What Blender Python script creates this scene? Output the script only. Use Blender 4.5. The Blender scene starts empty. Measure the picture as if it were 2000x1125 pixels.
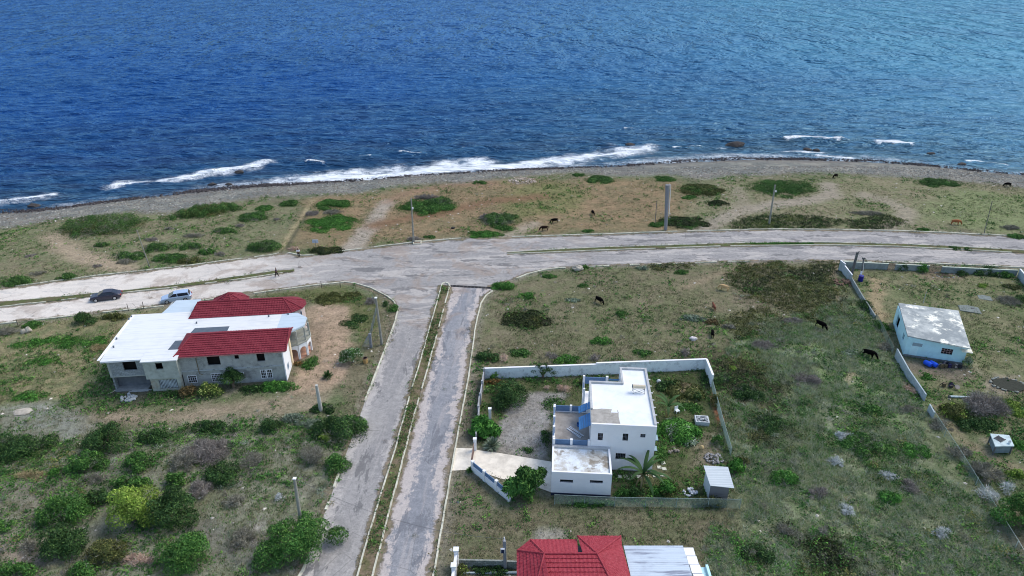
import bpy, bmesh, math, random
import numpy as np
from mathutils import Vector, Matrix, noise as mnoise

R = math.radians
sc = bpy.context.scene
C = sc.collection

# ---------------------------------------------------------------- camera, light, exposure
TH = R(27.0); FPX = 1350.0; CAMH = 52.0
cam_d = bpy.data.cameras.new('camera'); cam = bpy.data.objects.new('camera', cam_d); C.objects.link(cam)
cam_d.sensor_width = 36.0; cam_d.lens = 36.0 * FPX / 2000.0
cam_d.clip_start = 0.5; cam_d.clip_end = 20000
cam.location = (0, 0, CAMH); cam.rotation_euler = (R(90) - TH, 0, 0)
sc.camera = cam

SUN_EL, SUN_AZ = R(52), R(62)            # azimuth clockwise from +Y
world = bpy.data.worlds.new('World'); sc.world = world; world.use_nodes = True
_n = world.node_tree
sky = _n.nodes.new('ShaderNodeTexSky'); sky.sky_type = 'NISHITA'; sky.sun_disc = False
sky.sun_elevation = SUN_EL; sky.sun_rotation = SUN_AZ
sky.air_density = 1.0; sky.dust_density = 1.6; sky.ozone_density = 1.0
_n.links.new(sky.outputs[0], _n.nodes['Background'].inputs[0])
_n.nodes['Background'].inputs[1].default_value = 0.15
sun_d = bpy.data.lights.new('sun', 'SUN'); sun = bpy.data.objects.new('sun', sun_d); C.objects.link(sun)
sun_d.energy = 1.25; sun_d.angle = R(28); sun_d.color = (1.0, 0.94, 0.84)
_sd = Vector((math.sin(SUN_AZ) * math.cos(SUN_EL), math.cos(SUN_AZ) * math.cos(SUN_EL), math.sin(SUN_EL)))
sun.rotation_euler = (-_sd).to_track_quat('-Z', 'Y').to_euler(); sun.location = (60, 60, 120)
sc.view_settings.view_transform = 'Standard'; sc.view_settings.look = 'None'
sc.view_settings.gamma = 1.0; sc.view_settings.exposure = 0.6
sc.render.engine = 'CYCLES'
sc.cycles.max_bounces = 5; sc.cycles.diffuse_bounces = 2; sc.cycles.glossy_bounces = 2
sc.cycles.transparent_max_bounces = 8
sc.cycles.filter_width = 1.05
sc.cycles.use_denoising = True; sc.cycles.denoiser = 'OPENIMAGEDENOISE'; sc.cycles.denoising_prefilter = 'ACCURATE'; sc.cycles.denoising_input_passes = 'RGB_ALBEDO_NORMAL'

SEA = -1.5

# ---------------------------------------------------------------- survey: photo point -> place on a level plane
def P(px, py, z=0.0):
    u = (px - 1000) / FPX; v = (py - 562.5) / FPX
    dy = math.cos(TH) - v * math.sin(TH); dz = -math.sin(TH) - v * math.cos(TH)
    t = (z - CAMH) / dz
    return (u * t, dy * t)

def PP(pts, z=0.0):
    return [P(a, b, z) for a, b in pts]

def ppm(px, py):
    """pixels of the 2000 px photo per metre, across the view, on the ground there"""
    return (FPX * math.sin(TH) + (py - 562.5) * math.cos(TH)) / CAMH

K = 0.80
def S(r, g, b, k=1.0):
    f = lambda c: (c / 255 / 12.92 if c / 255 <= 0.04045 else ((c / 255 + 0.055) / 1.055) ** 2.4)
    return tuple(min(0.9, f(c) / K * k) for c in (r, g, b))

# ---------------------------------------------------------------- numpy noise
_rng = np.random.default_rng(5)
_tab = _rng.random((256, 256))
def vnoise(x, y, seed=0):
    x = np.asarray(x, float) + seed * 17.31; y = np.asarray(y, float) + seed * 29.77
    xi = np.floor(x).astype(int); yi = np.floor(y).astype(int)
    fx = x - xi; fy = y - yi
    fx = fx * fx * (3 - 2 * fx); fy = fy * fy * (3 - 2 * fy)
    a = _tab[xi & 255, yi & 255]; b = _tab[(xi + 1) & 255, yi & 255]
    c = _tab[xi & 255, (yi + 1) & 255]; d = _tab[(xi + 1) & 255, (yi + 1) & 255]
    return (a * (1 - fx) + b * fx) * (1 - fy) + (c * (1 - fx) + d * fx) * fy
def fbm(x, y, seed=0, oct=4, gain=0.55):
    s = 0; a = 1; t = 0
    for i in range(oct):
        s = s + a * vnoise(x * 2 ** i, y * 2 ** i, seed + i * 3); t += a; a *= gain
    return s / t
def sstep(e0, e1, x):
    t = np.clip((x - e0) / (e1 - e0), 0, 1); return t * t * (3 - 2 * t)

def seg_dist(X, Y, pts, closed=False):
    D = np.full(X.shape, 1e9)
    n = len(pts)
    for i in range(n if closed else n - 1):
        x0, y0 = pts[i]; x1, y1 = pts[(i + 1) % n]
        dx, dy = x1 - x0, y1 - y0; L = dx * dx + dy * dy + 1e-12
        t = np.clip(((X - x0) * dx + (Y - y0) * dy) / L, 0, 1)
        D = np.minimum(D, np.hypot(X - x0 - t * dx, Y - y0 - t * dy))
    return D
def inside(X, Y, pts):
    r = np.zeros(X.shape, bool); n = len(pts); j = n - 1
    for i in range(n):
        xi, yi = pts[i]; xj, yj = pts[j]
        c = ((yi > Y) != (yj > Y)) & (X < (xj - xi) * (Y - yi) / ((yj - yi) if abs(yj - yi) > 1e-9 else 1e-9) + xi)
        r ^= c; j = i
    return r
def sdist(X, Y, pts):
    """signed distance, positive inside"""
    D = seg_dist(X, Y, pts, True)
    return np.where(inside(X, Y, pts), D, -D)

# ---------------------------------------------------------------- materials
class NT:
    def __init__(s, name):
        s.m = bpy.data.materials.new(name); s.m.use_nodes = True; s.t = s.m.node_tree
        s.b = s.t.nodes['Principled BSDF']; s.pos = s.t.nodes.new('ShaderNodeNewGeometry').outputs['Position']
        s.b.inputs['Roughness'].default_value = 0.9
        s.b.inputs['Specular IOR Level'].default_value = 0.2
    def n(s, t): return s.t.nodes.new('ShaderNode' + t)
    def L(s, a, b): s.t.links.new(a, b)
    def set(s, inp, v):
        if hasattr(v, 'is_output'): s.L(v, inp)
        else: inp.default_value = v
    def obj(s): return s.n('TexCoord').outputs['Object']
    def map(s, vec, scale=(1, 1, 1), rot=(0, 0, 0), loc=(0, 0, 0)):
        m = s.n('Mapping'); s.L(vec, m.inputs[0]); m.inputs['Scale'].default_value = scale
        m.inputs['Rotation'].default_value = rot; m.inputs['Location'].default_value = loc; return m.outputs[0]
    def noise(s, scale, detail=4, vec=None, rough=0.6, dist=0.0):
        x = s.n('TexNoise'); s.L(vec if vec is not None else s.pos, x.inputs['Vector'])
        x.inputs['Scale'].default_value = scale; x.inputs['Detail'].default_value = detail
        x.inputs['Roughness'].default_value = rough; x.inputs['Distortion'].default_value = dist
        return x.outputs[0]
    def rng(s, v, a, b, c=0.0, d=1.0, smooth=True):
        x = s.n('MapRange'); s.set(x.inputs[0], v)
        x.interpolation_type = 'SMOOTHSTEP' if smooth else 'LINEAR'
        for i, q in ((1, a), (2, b), (3, c), (4, d)): s.set(x.inputs[i], q)
        return x.outputs[0]
    def math(s, op, a, b=0.0, clamp=False):
        x = s.n('Math'); x.operation = op; x.use_clamp = clamp; s.set(x.inputs[0], a); s.set(x.inputs[1], b); return x.outputs[0]
    def mix(s, f, a, b, op='MIX'):
        x = s.n('MixRGB'); x.blend_type = op; s.set(x.inputs[0], f)
        for i, q in ((1, a), (2, b)): s.set(x.inputs[i], q if hasattr(q, 'is_output') else (*q, 1) if len(q) == 3 else q)
        return x.outputs[0]
    def val(s, v):
        """grey factor as a colour multiplier"""
        x = s.n('CombineXYZ'); 
        for i in range(3): s.L(v, x.inputs[i])
        return x.outputs[0]
    def attr(s, name):
        x = s.n('Attribute'); x.attribute_name = name; return x
    def sep(s, vec):
        x = s.n('SeparateXYZ'); s.L(vec, x.inputs[0]); return x.outputs
    def bump(s, h, strength=0.5, dist=0.1, normal=None):
        x = s.n('Bump'); s.L(h, x.inputs['Height']); x.inputs['Strength'].default_value = strength
        x.inputs['Distance'].default_value = dist
        if normal is not None: s.L(normal, x.inputs['Normal'])
        s.L(x.outputs[0], s.b.inputs['Normal']); return x.outputs[0]
    def col(s, c): s.set(s.b.inputs['Base Color'], c if hasattr(c, 'is_output') else (*c, 1)); return s
    def rough(s, v, spec=None):
        s.b.inputs['Roughness'].default_value = v
        if spec is not None: s.b.inputs['Specular IOR Level'].default_value = spec
        return s

def plain(name, c, rough=0.85, var=0.25, scale=3.0, spec=0.2, metal=0.0, dirt=None, dscale=0.8, damt=0.5, bump=0.0):
    """one material with mottled variation and optional larger stains"""
    t = NT(name); base = t.mix(t.rng(t.noise(scale, 5), 0.3, 0.7), tuple(x * (1 - var) for x in c), tuple(min(0.92, x * (1 + var * 0.6)) for x in c))
    if dirt is not None:
        base = t.mix(t.math('MULTIPLY', t.rng(t.noise(dscale, 6, rough=0.7), 0.48, 0.68), damt), base, dirt)
    t.col(base); t.rough(rough, spec); t.b.inputs['Metallic'].default_value = metal
    if bump: t.bump(t.noise(scale * 4, 4), bump, 0.03)
    return t.m

MATS = {}
def M(name, *a, **k):
    if name not in MATS: MATS[name] = plain(name, *a, **k)
    return MATS[name]

def attr_mat(name, rough=0.9, spec=0.15, trans=0.0, var=0.0, vscale=2.0):
    if name in MATS: return MATS[name]
    t = NT(name); c = t.attr('col').outputs['Color']
    if var: c = t.mix(1.0, c, t.val(t.rng(t.noise(vscale, 3), 0.25, 0.75, 1 - var, 1 + var)), 'MULTIPLY')
    t.col(c); t.rough(rough, spec)
    MATS[name] = t.m
    return t.m

# ---------------------------------------------------------------- mesh helpers
def link(o, parent=None):
    C.objects.link(o)
    if parent is not None: o.parent = parent
    return o
class MB:
    def __init__(s): s.v = []; s.f = []
    def poly(s, pts):
        n = len(s.v); s.v += [tuple(p) for p in pts]; s.f.append(tuple(range(n, n + len(pts)))); return s
    def box(s, x0, x1, y0, y1, z0, z1):
        n = len(s.v)
        s.v += [(x0, y0, z0), (x1, y0, z0), (x1, y1, z0), (x0, y1, z0), (x0, y0, z1), (x1, y0, z1), (x1, y1, z1), (x0, y1, z1)]
        for q in ((0, 3, 2, 1), (4, 5, 6, 7), (0, 1, 5, 4), (1, 2, 6, 5), (2, 3, 7, 6), (3, 0, 4, 7)): s.f.append(tuple(n + i for i in q))
        return s
    def prism(s, poly, z0, z1):
        """poly counter-clockwise; z1 may be a list of heights"""
        m = len(poly); n = len(s.v)
        zt = z1 if isinstance(z1, (list, tuple)) else [z1] * m
        zb = z0 if isinstance(z0, (list, tuple)) else [z0] * m
        s.v += [(p[0], p[1], zb[i]) for i, p in enumerate(poly)] + [(p[0], p[1], zt[i]) for i, p in enumerate(poly)]
        s.f.append(tuple(n + i for i in reversed(range(m)))); s.f.append(tuple(n + m + i for i in range(m)))
        for i in range(m): s.f.append((n + i, n + (i + 1) % m, n + m + (i + 1) % m, n + m + i))
        return s
    def tube(s, path, r, k=8, cap=True):
        """r a number or one per point"""
        path = [Vector(p) for p in path]; rs = r if isinstance(r, (list, tuple)) else [r] * len(path)
        rings = []
        for i, p in enumerate(path):
            d = (path[min(i + 1, len(path) - 1)] - path[max(i - 1, 0)]).normalized()
            a = d.orthogonal().normalized() if abs(d.z) < 0.999 else Vector((1, 0, 0)); 
            if i and abs(a.dot(pa)) < 0.999: 
                a = (pa - d * pa.dot(d)).normalized()
            pa = a; b = d.cross(a)
            n = len(s.v); rings.append(n)
            for j in range(k):
                q = p + (a * math.cos(2 * math.pi * j / k) + b * math.sin(2 * math.pi * j / k)) * rs[i]; s.v.append(tuple(q))
        for r0, r1 in zip(rings, rings[1:]):
            for j in range(k): s.f.append((r0 + j, r0 + (j + 1) % k, r1 + (j + 1) % k, r1 + j))
        if cap:
            s.f.append(tuple(rings[0] + j for j in reversed(range(k)))); s.f.append(tuple(rings[-1] + j for j in range(k)))
        return s
    def lathe(s, prof, k=16, c=(0, 0)):
        """prof list of (r,z) bottom to top"""
        rings = []
        for r, z in prof:
            n = len(s.v); rings.append(n)
            for j in range(k): s.v.append((c[0] + r * math.cos(2 * math.pi * j / k), c[1] + r * math.sin(2 * math.pi * j / k), z))
        for r0, r1 in zip(rings, rings[1:]):
            for j in range(k): s.f.append((r0 + j, r0 + (j + 1) % k, r1 + (j + 1) % k, r1 + j))
        s.f.append(tuple(rings[0] + j for j in reversed(range(k)))); s.f.append(tuple(rings[-1] + j for j in range(k)))
        return s
    def xf(s, mat, start=0):
        for i in range(start, len(s.v)): s.v[i] = tuple(mat @ Vector(s.v[i]))
        return s
    def build(s, name, mat, parent=None, bevel=0.0, smooth=False, loc=None, rz=0.0):
        me = bpy.data.meshes.new(name); me.from_pydata(s.v, [], s.f); me.validate(); me.update()
        me.materials.append(mat)
        if smooth: me.polygons.foreach_set('use_smooth', [True] * len(me.polygons))
        o = bpy.data.objects.new(name, me); link(o, parent)
        if loc is not None: o.location = loc
        o.rotation_euler.z = rz
        if bevel:
            b = o.modifiers.new('bevel', 'BEVEL'); b.width = bevel; b.segments = 2; b.limit_method = 'ANGLE'; b.angle_limit = R(40)
        return o
def ccw(poly):
    a = sum(poly[i][0] * poly[(i + 1) % len(poly)][1] - poly[(i + 1) % len(poly)][0] * poly[i][1] for i in range(len(poly)))
    return list(poly) if a > 0 else list(reversed(poly))

def mesh_np(name, V, F, mat, col=None, parent=None, smooth=False):
    """V (n,3), F (m,k) arrays -> object; col (n,3) albedo kept on the vertices"""
    me = bpy.data.meshes.new(name)
    k = F.shape[1]; m = F.shape[0]
    me.vertices.add(len(V)); me.vertices.foreach_set('co', np.ascontiguousarray(V, np.float32).ravel())
    me.loops.add(m * k); me.loops.foreach_set('vertex_index', np.ascontiguousarray(F, np.int32).ravel())
    me.polygons.add(m); me.polygons.foreach_set('loop_start', np.arange(0, m * k, k, dtype=np.int32))
    if smooth: me.polygons.foreach_set('use_smooth', np.ones(m, bool))
    if col is not None:
        a = me.attributes.new('col', 'FLOAT_COLOR', 'POINT')
        a.data.foreach_set('color', np.concatenate([col, np.ones((len(col), 1))], 1).astype(np.float32).ravel())
    me.update(calc_edges=True); me.materials.append(mat)
    o = bpy.data.objects.new(name, me); link(o, parent); return o

def tag(o, label, cat, group=None, kind=None):
    if label: o['label'] = label
    if cat: o['category'] = cat
    if group: o['group'] = group
    if kind: o['kind'] = kind
    return o
def thing(name, label, cat, loc=(0, 0, 0), rz=0.0, group=None):
    o = bpy.data.objects.new(name, None); link(o); o.location = loc; o.rotation_euler.z = rz; o.empty_display_size = 0.3
    return tag(o, label, cat, group)
def struct(o, label=None):
    o['kind'] = 'structure'
    if label: o['label'] = label
    return o
def dup(root, loc, rz=0.0, label=None, group=None, scale=None):
    r = root.copy(); link(r); r.location = loc; r.rotation_euler.z = rz
    if scale is not None: r.scale = scale
    if label: r['label'] = label
    if group: r['group'] = group
    for ch in list(root.children):
        c = ch.copy(); link(c); c.parent = r
        for g in list(ch.children):
            d = g.copy(); link(d); d.parent = c
    return r

class Frame:
    def __init__(s, o, deg): s.o = o; s.a = R(deg); s.c = math.cos(s.a); s.s = math.sin(s.a)
    def w(s, a, b): return (s.o[0] + a * s.c - b * s.s, s.o[1] + a * s.s + b * s.c)
    def l(s, p): x = p[0] - s.o[0]; y = p[1] - s.o[1]; return (x * s.c + y * s.s, -x * s.s + y * s.c)
    def px(s, px, py, z): return s.l(P(px, py, z))
    def wall(s, px, py, b0):
        """photo point on the vertical plane b=b0 -> (a, z)"""
        lo, hi = -2.0, 12.0
        for _ in range(50):
            z = (lo + hi) / 2
            if s.px(px, py, z)[1] > b0: lo = z
            else: hi = z
        return (s.px(px, py, z)[0], z)
    def side(s, px, py, a0):
        """photo point on the vertical plane a=a0 -> (b, z), by scan"""
        best = None
        for i in range(0, 800):
            z = -0.5 + i * 0.01; a, b = s.px(px, py, z); e = abs(a - a0)
            if best is None or e < best[0]: best = (e, b, z)
        return best[1:]
# ---------------------------------------------------------------- shoreline and road survey (photo points on the ground)
SHORE_PX = [(-160, 428), (0, 410), (60, 408), (125, 403), (250, 386), (375, 371), (500, 360), (650, 352), (800, 341), (950, 331), (1100, 326),
            (1225, 321), (1300, 314), (1350, 310), (1450, 307), (1575, 308), (1700, 311), (1790, 318), (1875, 327), (2000, 339), (2200, 360)]
TOP_PX = [(-160, 470), (0, 448), (125, 428), (250, 413), (325, 417), (420, 398), (500, 385), (600, 380), (700, 376), (800, 361), (900, 356), (975, 347),
          (1125, 337), (1212, 345), (1300, 343), (1380, 350), (1440, 344), (1530, 340), (1600, 337), (1700, 341), (1750, 343), (1875, 353), (2000, 366), (2200, 388)]
_sh = np.array(PP(SHORE_PX, SEA)); _tp = np.array(PP(TOP_PX, -0.1))
def shore_y(x): return np.interp(x, _sh[:, 0], _sh[:, 1])
def top_y(x): return np.interp(x, _tp[:, 0], _tp[:, 1])

UP_EDGE = [(-220, 590), (0, 563), (60, 556), (110, 549), (205, 537), (290, 528), (370, 519), (450, 508), (520, 500), (545, 495), (562, 495), (590, 500), (625, 497),
           (660, 492), (730, 483), (807, 474), (900, 466), (1000, 463), (1100, 460), (1200, 457), (1303, 453), (1420, 450), (1500, 448), (1640, 449), (1750, 451), (1850, 455), (1970, 461), (2200, 476)]
LO_EDGE_E = [(2200, 536), (2000, 523), (1850, 516), (1640, 510), (1462, 511), (1400, 512), (1270, 517), (1150, 521), (1090, 524), (1060, 528), (1030, 536), (1005, 546), (978, 555), (955, 562)]
LO_EDGE_W = [(672, 551), (620, 557), (520, 570), (420, 584), (320, 598), (200, 611), (100, 622), (0, 633), (-220, 660)]
SIDE_W_LEFT = [(385, 1400), (545, 1180), (590, 1118), (642, 982), (662, 925), (686, 860), (713, 784), (751, 686), (772, 628), (777, 604), (770, 590), (756, 579), (725, 563), (695, 554), (672, 551)]
MED_S_W = [(863, 557), (824, 696), (805, 758), (772, 878), (722, 1039), (704, 1105), (682, 1180), (615, 1400)]
MED_S_E = [(878, 561), (842, 696), (808, 816), (772, 956), (730, 1117), (714, 1180), (657, 1400)]
SIDE_E_RIGHT = [(962, 569), (950, 577), (940, 592), (933, 618), (927, 650), (916, 732), (898, 830), (881, 925), (862, 1035), (847, 1122), (838, 1180), (800, 1400)]
MED_E_UP = [(990, 494), (1050, 490), (1125, 486), (1200, 483), (1300, 480), (1460, 475), (1600, 474), (1750, 477), (1880, 483), (2000, 490), (2200, 502)]
MED_E_LO = [(990, 496), (1050, 494.5), (1125, 491.5), (1200, 488.5), (1300, 485.5), (1407, 481.5), (1600, 479), (1750, 482), (1880, 488), (2000, 495), (2200, 508)]
MED_W_UP = [(-220, 622), (0, 591), (120, 580), (236, 569), (320, 560), (400, 550), (470, 540), (530, 531), (575, 527)]
MED_W_LO = [(-220, 632), (0, 600), (120, 587), (236, 573), (320, 564.5), (400, 555), (470, 546), (530, 537), (575, 530)]

road_poly = PP(UP_EDGE + LO_EDGE_E + [(905, 560), (878, 559)] + MED_S_E[1:][:0] + [(863, 557)] + MED_S_W[1:] + SIDE_W_LEFT + LO_EDGE_W[1:])
side_e_poly = PP([(955, 562), (905, 560), (878, 559)] + MED_S_E + list(reversed(SIDE_E_RIGHT)))
med_s_poly = PP(MED_S_W + list(reversed(MED_S_E)))
med_e_poly = PP(MED_E_UP + list(reversed(MED_E_LO)))
med_w_poly = PP(MED_W_UP + list(reversed(MED_W_LO)))
drive_poly = PP([(889, 875), (926, 876), (930, 879), (975, 885), (1077, 902), (1077, 962), (1030, 945), (978, 935), (925, 917), (878, 920)])

# frames of the buildings
W1 = Frame((-29.6, 75.4), 6.5)       # two-storey house with red tiles
W2 = Frame((8.4, 58.5), -3.9)        # white flat-roofed house
W3 = Frame((54.4, 81.4), -18.5)      # small pale blue house
W4 = Frame((0.6, 40.0), 0.0)         # red roof at the bottom edge
foot = [[W1.w(a, b) for a, b in ((-21.6, -1), (0.3, -.4), (.3, 3.6), (2.4, 4.5), (2.4, 14.6), (-6, 15.5), (-6, 19.6), (-12, 19.6), (-18, 15.5), (-22.2, 11.5))],
        [W2.w(a, b) for a, b in ((-4.1, -4.4), (2.1, -4.4), (2.1, 0), (6.9, 0), (6.9, 11), (-.3, 10.5), (-.3, 6.3), (-4.1, 6.3))],
        [W3.w(a, b) for a, b in ((0, 0), (7.3, 0), (7.3, 9.9), (0, 9.9))],
        [(0.2, 30), (15.4, 30), (15.4, 44.4), (9.9, 45.2), (1.5, 44.8), (0.2, 43)]]

# ---------------------------------------------------------------- ground sheet
def axis(parts):
    r = []
    for a, b, st in parts: r += list(np.arange(a, b, st))
    return np.array(r)
gx = np.unique(np.concatenate([-np.geomspace(130, 1500, 22), axis([(-129.5, 135, 0.36)]), np.geomspace(136, 1500, 22)]))
gy = np.unique(np.concatenate([-np.geomspace(20, 900, 16), np.linspace(-18, 36, 19), axis([(37, 186, 0.36)]), np.linspace(188, 260, 12)]))
GX, GY = np.meshgrid(gx, gy)
def fld(v): return np.full(GX.shape, float(v))

n1 = fbm(GX * .09, GY * .09, 1); n2 = fbm(GX * .35, GY * .35, 2); n3 = fbm(GX * 1.1, GY * 1.1, 3); n4 = fbm(GX * .03, GY * .03, 9, 3)
COL = np.zeros(GX.shape + (3,))
def blend(mask, c, c2=None, nz=None):
    global COL
    m = np.clip(mask, 0, 1)[..., None]
    cc = np.array(c) if c2 is None else np.array(c) * (1 - nz[..., None]) + np.array(c2) * nz[..., None]
    COL = COL * (1 - m) + cc * m
warpx = (fbm(GX * .25, GY * .25, 21) - .5); wig = (fbm(GX * .16, GY * .16, 22, 5, .65) - .5) * 2
DENS = fld(.75); GRN = np.clip(n1 * 1.2 - .1 + (n2 - .5) * .9, 0, 1); DRY = fld(.15)

blend(fld(1), S(98, 94, 76), S(86, 94, 66), sstep(.38, .62, n1 * .6 + n2 * .4))
blend(sstep(.56, .72, n2 * .6 + n3 * .4) * .7, S(124, 116, 100))
blend(sstep(.5, .7, n4 + (n3 - .5) * .3) * .5, S(112, 102, 84))

def zone(px, c, c2=None, soft=1.0, wob=2.0, amt=1.0, dens=None, grn=None, dry=None, z=0):
    pts = PP(px, z); xs = [p[0] for p in pts]; ys = [p[1] for p in pts]; mg = soft + wob + 3
    ix = np.where((gx > min(xs) - mg) & (gx < max(xs) + mg))[0]; iy = np.where((gy > min(ys) - mg) & (gy < max(ys) + mg))[0]
    if len(ix) == 0 or len(iy) == 0: return None
    sl = (slice(iy[0], iy[-1] + 1), slice(ix[0], ix[-1] + 1))
    d = sdist(GX[sl], GY[sl], pts) + wig[sl] * wob + (n3[sl] - .5) * wob * .7
    m = sstep(-soft, soft, d) * amt; mm = m[..., None]
    if c is not None:
        cc = np.array(c) if c2 is None else np.array(c) + (np.array(c2) - np.array(c)) * sstep(.35, .65, n2[sl] * .5 + n3[sl] * .5)[..., None]
        COL[sl] = COL[sl] * (1 - mm) + cc * mm
    for f, v in ((DENS, dens), (GRN, grn), (DRY, dry)):
        if v is not None: f[sl] = f[sl] * (1 - m) + v * m
    return sl, m
def track(px, hw, c, amt=.8, soft=.8, dens=.12, z=0):
    pts = PP(px, z); xs = [p[0] for p in pts]; ys = [p[1] for p in pts]; mg = hw + soft + 3
    ix = np.where((gx > min(xs) - mg) & (gx < max(xs) + mg))[0]; iy = np.where((gy > min(ys) - mg) & (gy < max(ys) + mg))[0]
    sl = (slice(iy[0], iy[-1] + 1), slice(ix[0], ix[-1] + 1))
    d = hw - seg_dist(GX[sl], GY[sl], pts) + wig[sl] * hw * .6 + (n3[sl] - .5) * .5
    m = sstep(-soft, soft, d) * amt; mm = m[..., None]
    COL[sl] = COL[sl] * (1 - mm) + np.array(c) * mm; DENS[sl] = DENS[sl] * (1 - m) + dens * m

# the strip between road and beach
zone([(-200, 600), (-100, 450), (150, 425), (420, 400), (560, 400), (560, 490), (300, 520), (0, 560)], S(100, 104, 76), S(112, 106, 84), 3, 5, .9, dens=.8, grn=.65)
zone([(600, 392), (760, 372), (960, 352), (1200, 350), (1320, 352), (1380, 400), (1330, 450), (1000, 458), (780, 474), (640, 488), (575, 470)], S(124, 106, 82), S(108, 98, 74), 3, 4, .95, dens=.75, grn=.25)
zone([(1000, 365), (1090, 355), (1160, 385), (1090, 415), (1010, 425), (970, 400)], S(100, 102, 66), None, 3, 4, .75, dens=.9, grn=.6)
zone([(1380, 352), (1700, 346), (2200, 380), (2200, 470), (1850, 452), (1420, 446), (1330, 430)], S(102, 104, 76), S(114, 108, 86), 3, 5, .95, dens=.8, grn=.5)
zone([(1880, 370), (2150, 390), (2150, 465), (1900, 450), (1790, 420)], S(108, 116, 80), S(98, 108, 74), 3, 5, .8, dens=.9, grn=.7)
# the big field south of the road
zone([(960, 560), (1100, 528), (1440, 515), (1420, 600), (1440, 700), (1380, 700), (945, 716), (925, 680), (935, 600)], S(104, 98, 78), S(92, 94, 68), 2, 3, .9, dens=.8, grn=.4)
zone([(1440, 640), (1560, 610), (1660, 590), (1740, 690), (1800, 800), (1700, 860), (1560, 800), (1460, 740)], S(118, 130, 98), S(98, 112, 74), 3, 5, .9, dens=.9, grn=.55, dry=.5)
zone([(1400, 780), (1600, 780), (1800, 820), (1900, 980), (2000, 1125), (2000, 1300), (1380, 1300), (1440, 980)], S(88, 100, 70), S(112, 118, 94), 3, 6, .9, dens=.9, grn=.6, dry=.45)
zone([(1380, 690), (1500, 690), (1560, 760), (1500, 860), (1410, 840)], S(62, 62, 44), S(78, 74, 56), 2, 4, .8, dens=.6, grn=.5)
zone([(870, 1000), (1000, 985), (1440, 1000), (1420, 1200), (840, 1200)], S(100, 94, 76), S(88, 90, 66), 2, 3, .9, dens=.75, grn=.4)
zone([(1040, 1035), (1075, 1022), (1110, 1040), (1120, 1060), (1040, 1062)], S(150, 150, 140), S(132, 128, 118), .6, 1.4, .9, dens=.1)
# right compound
zone([(1650, 525), (1850, 528), (2000, 535), (2150, 560), (2150, 860), (2000, 860), (1860, 840), (1760, 700), (1680, 590)], S(92, 98, 68), S(106, 104, 78), 2, 4, .9, dens=.85, grn=.5)
zone([(1700, 540), (1726, 545), (1716, 590), (1745, 640), (1730, 650), (1696, 600)], S(140, 124, 98), None, 1, 1.6, .75, dens=.3)
zone([(1764, 700), (1900, 722), (1890, 750), (1800, 735), (1760, 720)], S(112, 102, 88), S(92, 88, 76), 1, 1.5, .9, dens=.15)
zone([(1930, 735), (1990, 732), (2010, 765), (1960, 772), (1920, 755)], S(122, 112, 98), None, .8, 1, .8, dens=.2)
zone([(1800, 525), (1840, 528), (1900, 536), (1880, 548), (1800, 545)], S(110, 98, 82), None, .8, 1, .8, dens=.25)
# ground of the tiled house
zone([(-250, 670), (0, 640), (200, 615), (320, 600), (250, 640), (210, 710), (220, 770), (0, 800), (-250, 850)], S(98, 102, 72), S(122, 114, 86), 2, 4, .9, dens=.9, grn=.65)
zone([(592, 605), (650, 580), (690, 600), (690, 660), (705, 690), (660, 745), (610, 775), (565, 790), (575, 700), (598, 640)], S(150, 130, 110), S(134, 118, 98), 1, 2.0, .95, dens=.12, grn=.4)
zone([(520, 575), (660, 556), (740, 590), (745, 640), (715, 690), (690, 650), (680, 600), (600, 590)], S(82, 88, 54), S(98, 96, 66), 1, 1.5, .85, dens=.95, grn=.7)
zone([(700, 690), (765, 600), (768, 630), (740, 700), (690, 830), (660, 840), (680, 760)], S(104, 98, 78), None, 1.2, 2, .8, dens=.6, grn=.4)
zone([(330, 790), (560, 775), (640, 775), (620, 815), (480, 826), (250, 830), (180, 815)], S(140, 126, 108), S(112, 106, 86), 1.4, 2.6, .9, dens=.3, grn=.4)
zone([(0, 800), (90, 785), (180, 830), (130, 880), (20, 875)], S(126, 128, 120), S(104, 106, 92), 1.5, 2.5, .8, dens=.4)
zone([(-200, 860), (120, 850), (440, 830), (690, 840), (650, 960), (560, 1180), (-200, 1300)], S(100, 104, 82), S(116, 116, 100), 2, 4, .85, dens=.85, grn=.55, dry=.5)
zone([(0, 935), (110, 930), (130, 990), (60, 1010), (-20, 1000)], S(108, 104, 90), None, 1.5, 2, .7, dens=.5)
zone([(330, 1040), (400, 1000), (470, 1010), (480, 1100), (380, 1070)], S(112, 108, 100), S(90, 92, 82), 1.2, 2, .7, dens=.3, dry=.9)
zone([(-40, 1050), (90, 1050), (130, 1090), (60, 1125), (-40, 1110)], S(126, 112, 98), None, 1.2, 2, .7, dens=.3)
zone([(490, 1020), (515, 1020), (515, 1040), (490, 1040)], S(140, 136, 130), None, .8, .8, .8, dens=.1)
zone([(225, 735), (240, 775), (360, 772), (345, 790), (215, 790)], S(70, 74, 58), None, .8, 1, .8, dens=.6)
# ground of the white house
zone([(945, 742), (1385, 726), (1440, 985), (1085, 985), (925, 880)], S(76, 80, 54), S(64, 72, 46), 1, 1, .9, dens=.95, grn=.85)
zone([(985, 800), (1020, 770), (1060, 760), (1110, 770), (1100, 790), (1078, 796), (1078, 888), (1060, 900), (968, 884), (960, 850)], S(130, 128, 124), S(118, 114, 108), .6, 1.2, .95, dens=.05)
zone([(1340, 870), (1400, 840), (1400, 920), (1350, 920)], S(112, 104, 88), None, 1, 1.5, .7, dens=.3)
zone([(1390, 742), (1400, 780), (1412, 830), (1404, 830), (1392, 790)], S(150, 92, 68), None, .35, .7, .8, dens=.1)
zone([(895, 870), (905, 780), (925, 735), (943, 742), (920, 875)], S(92, 86, 70), None, .8, .8, .8, dens=.6)
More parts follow.
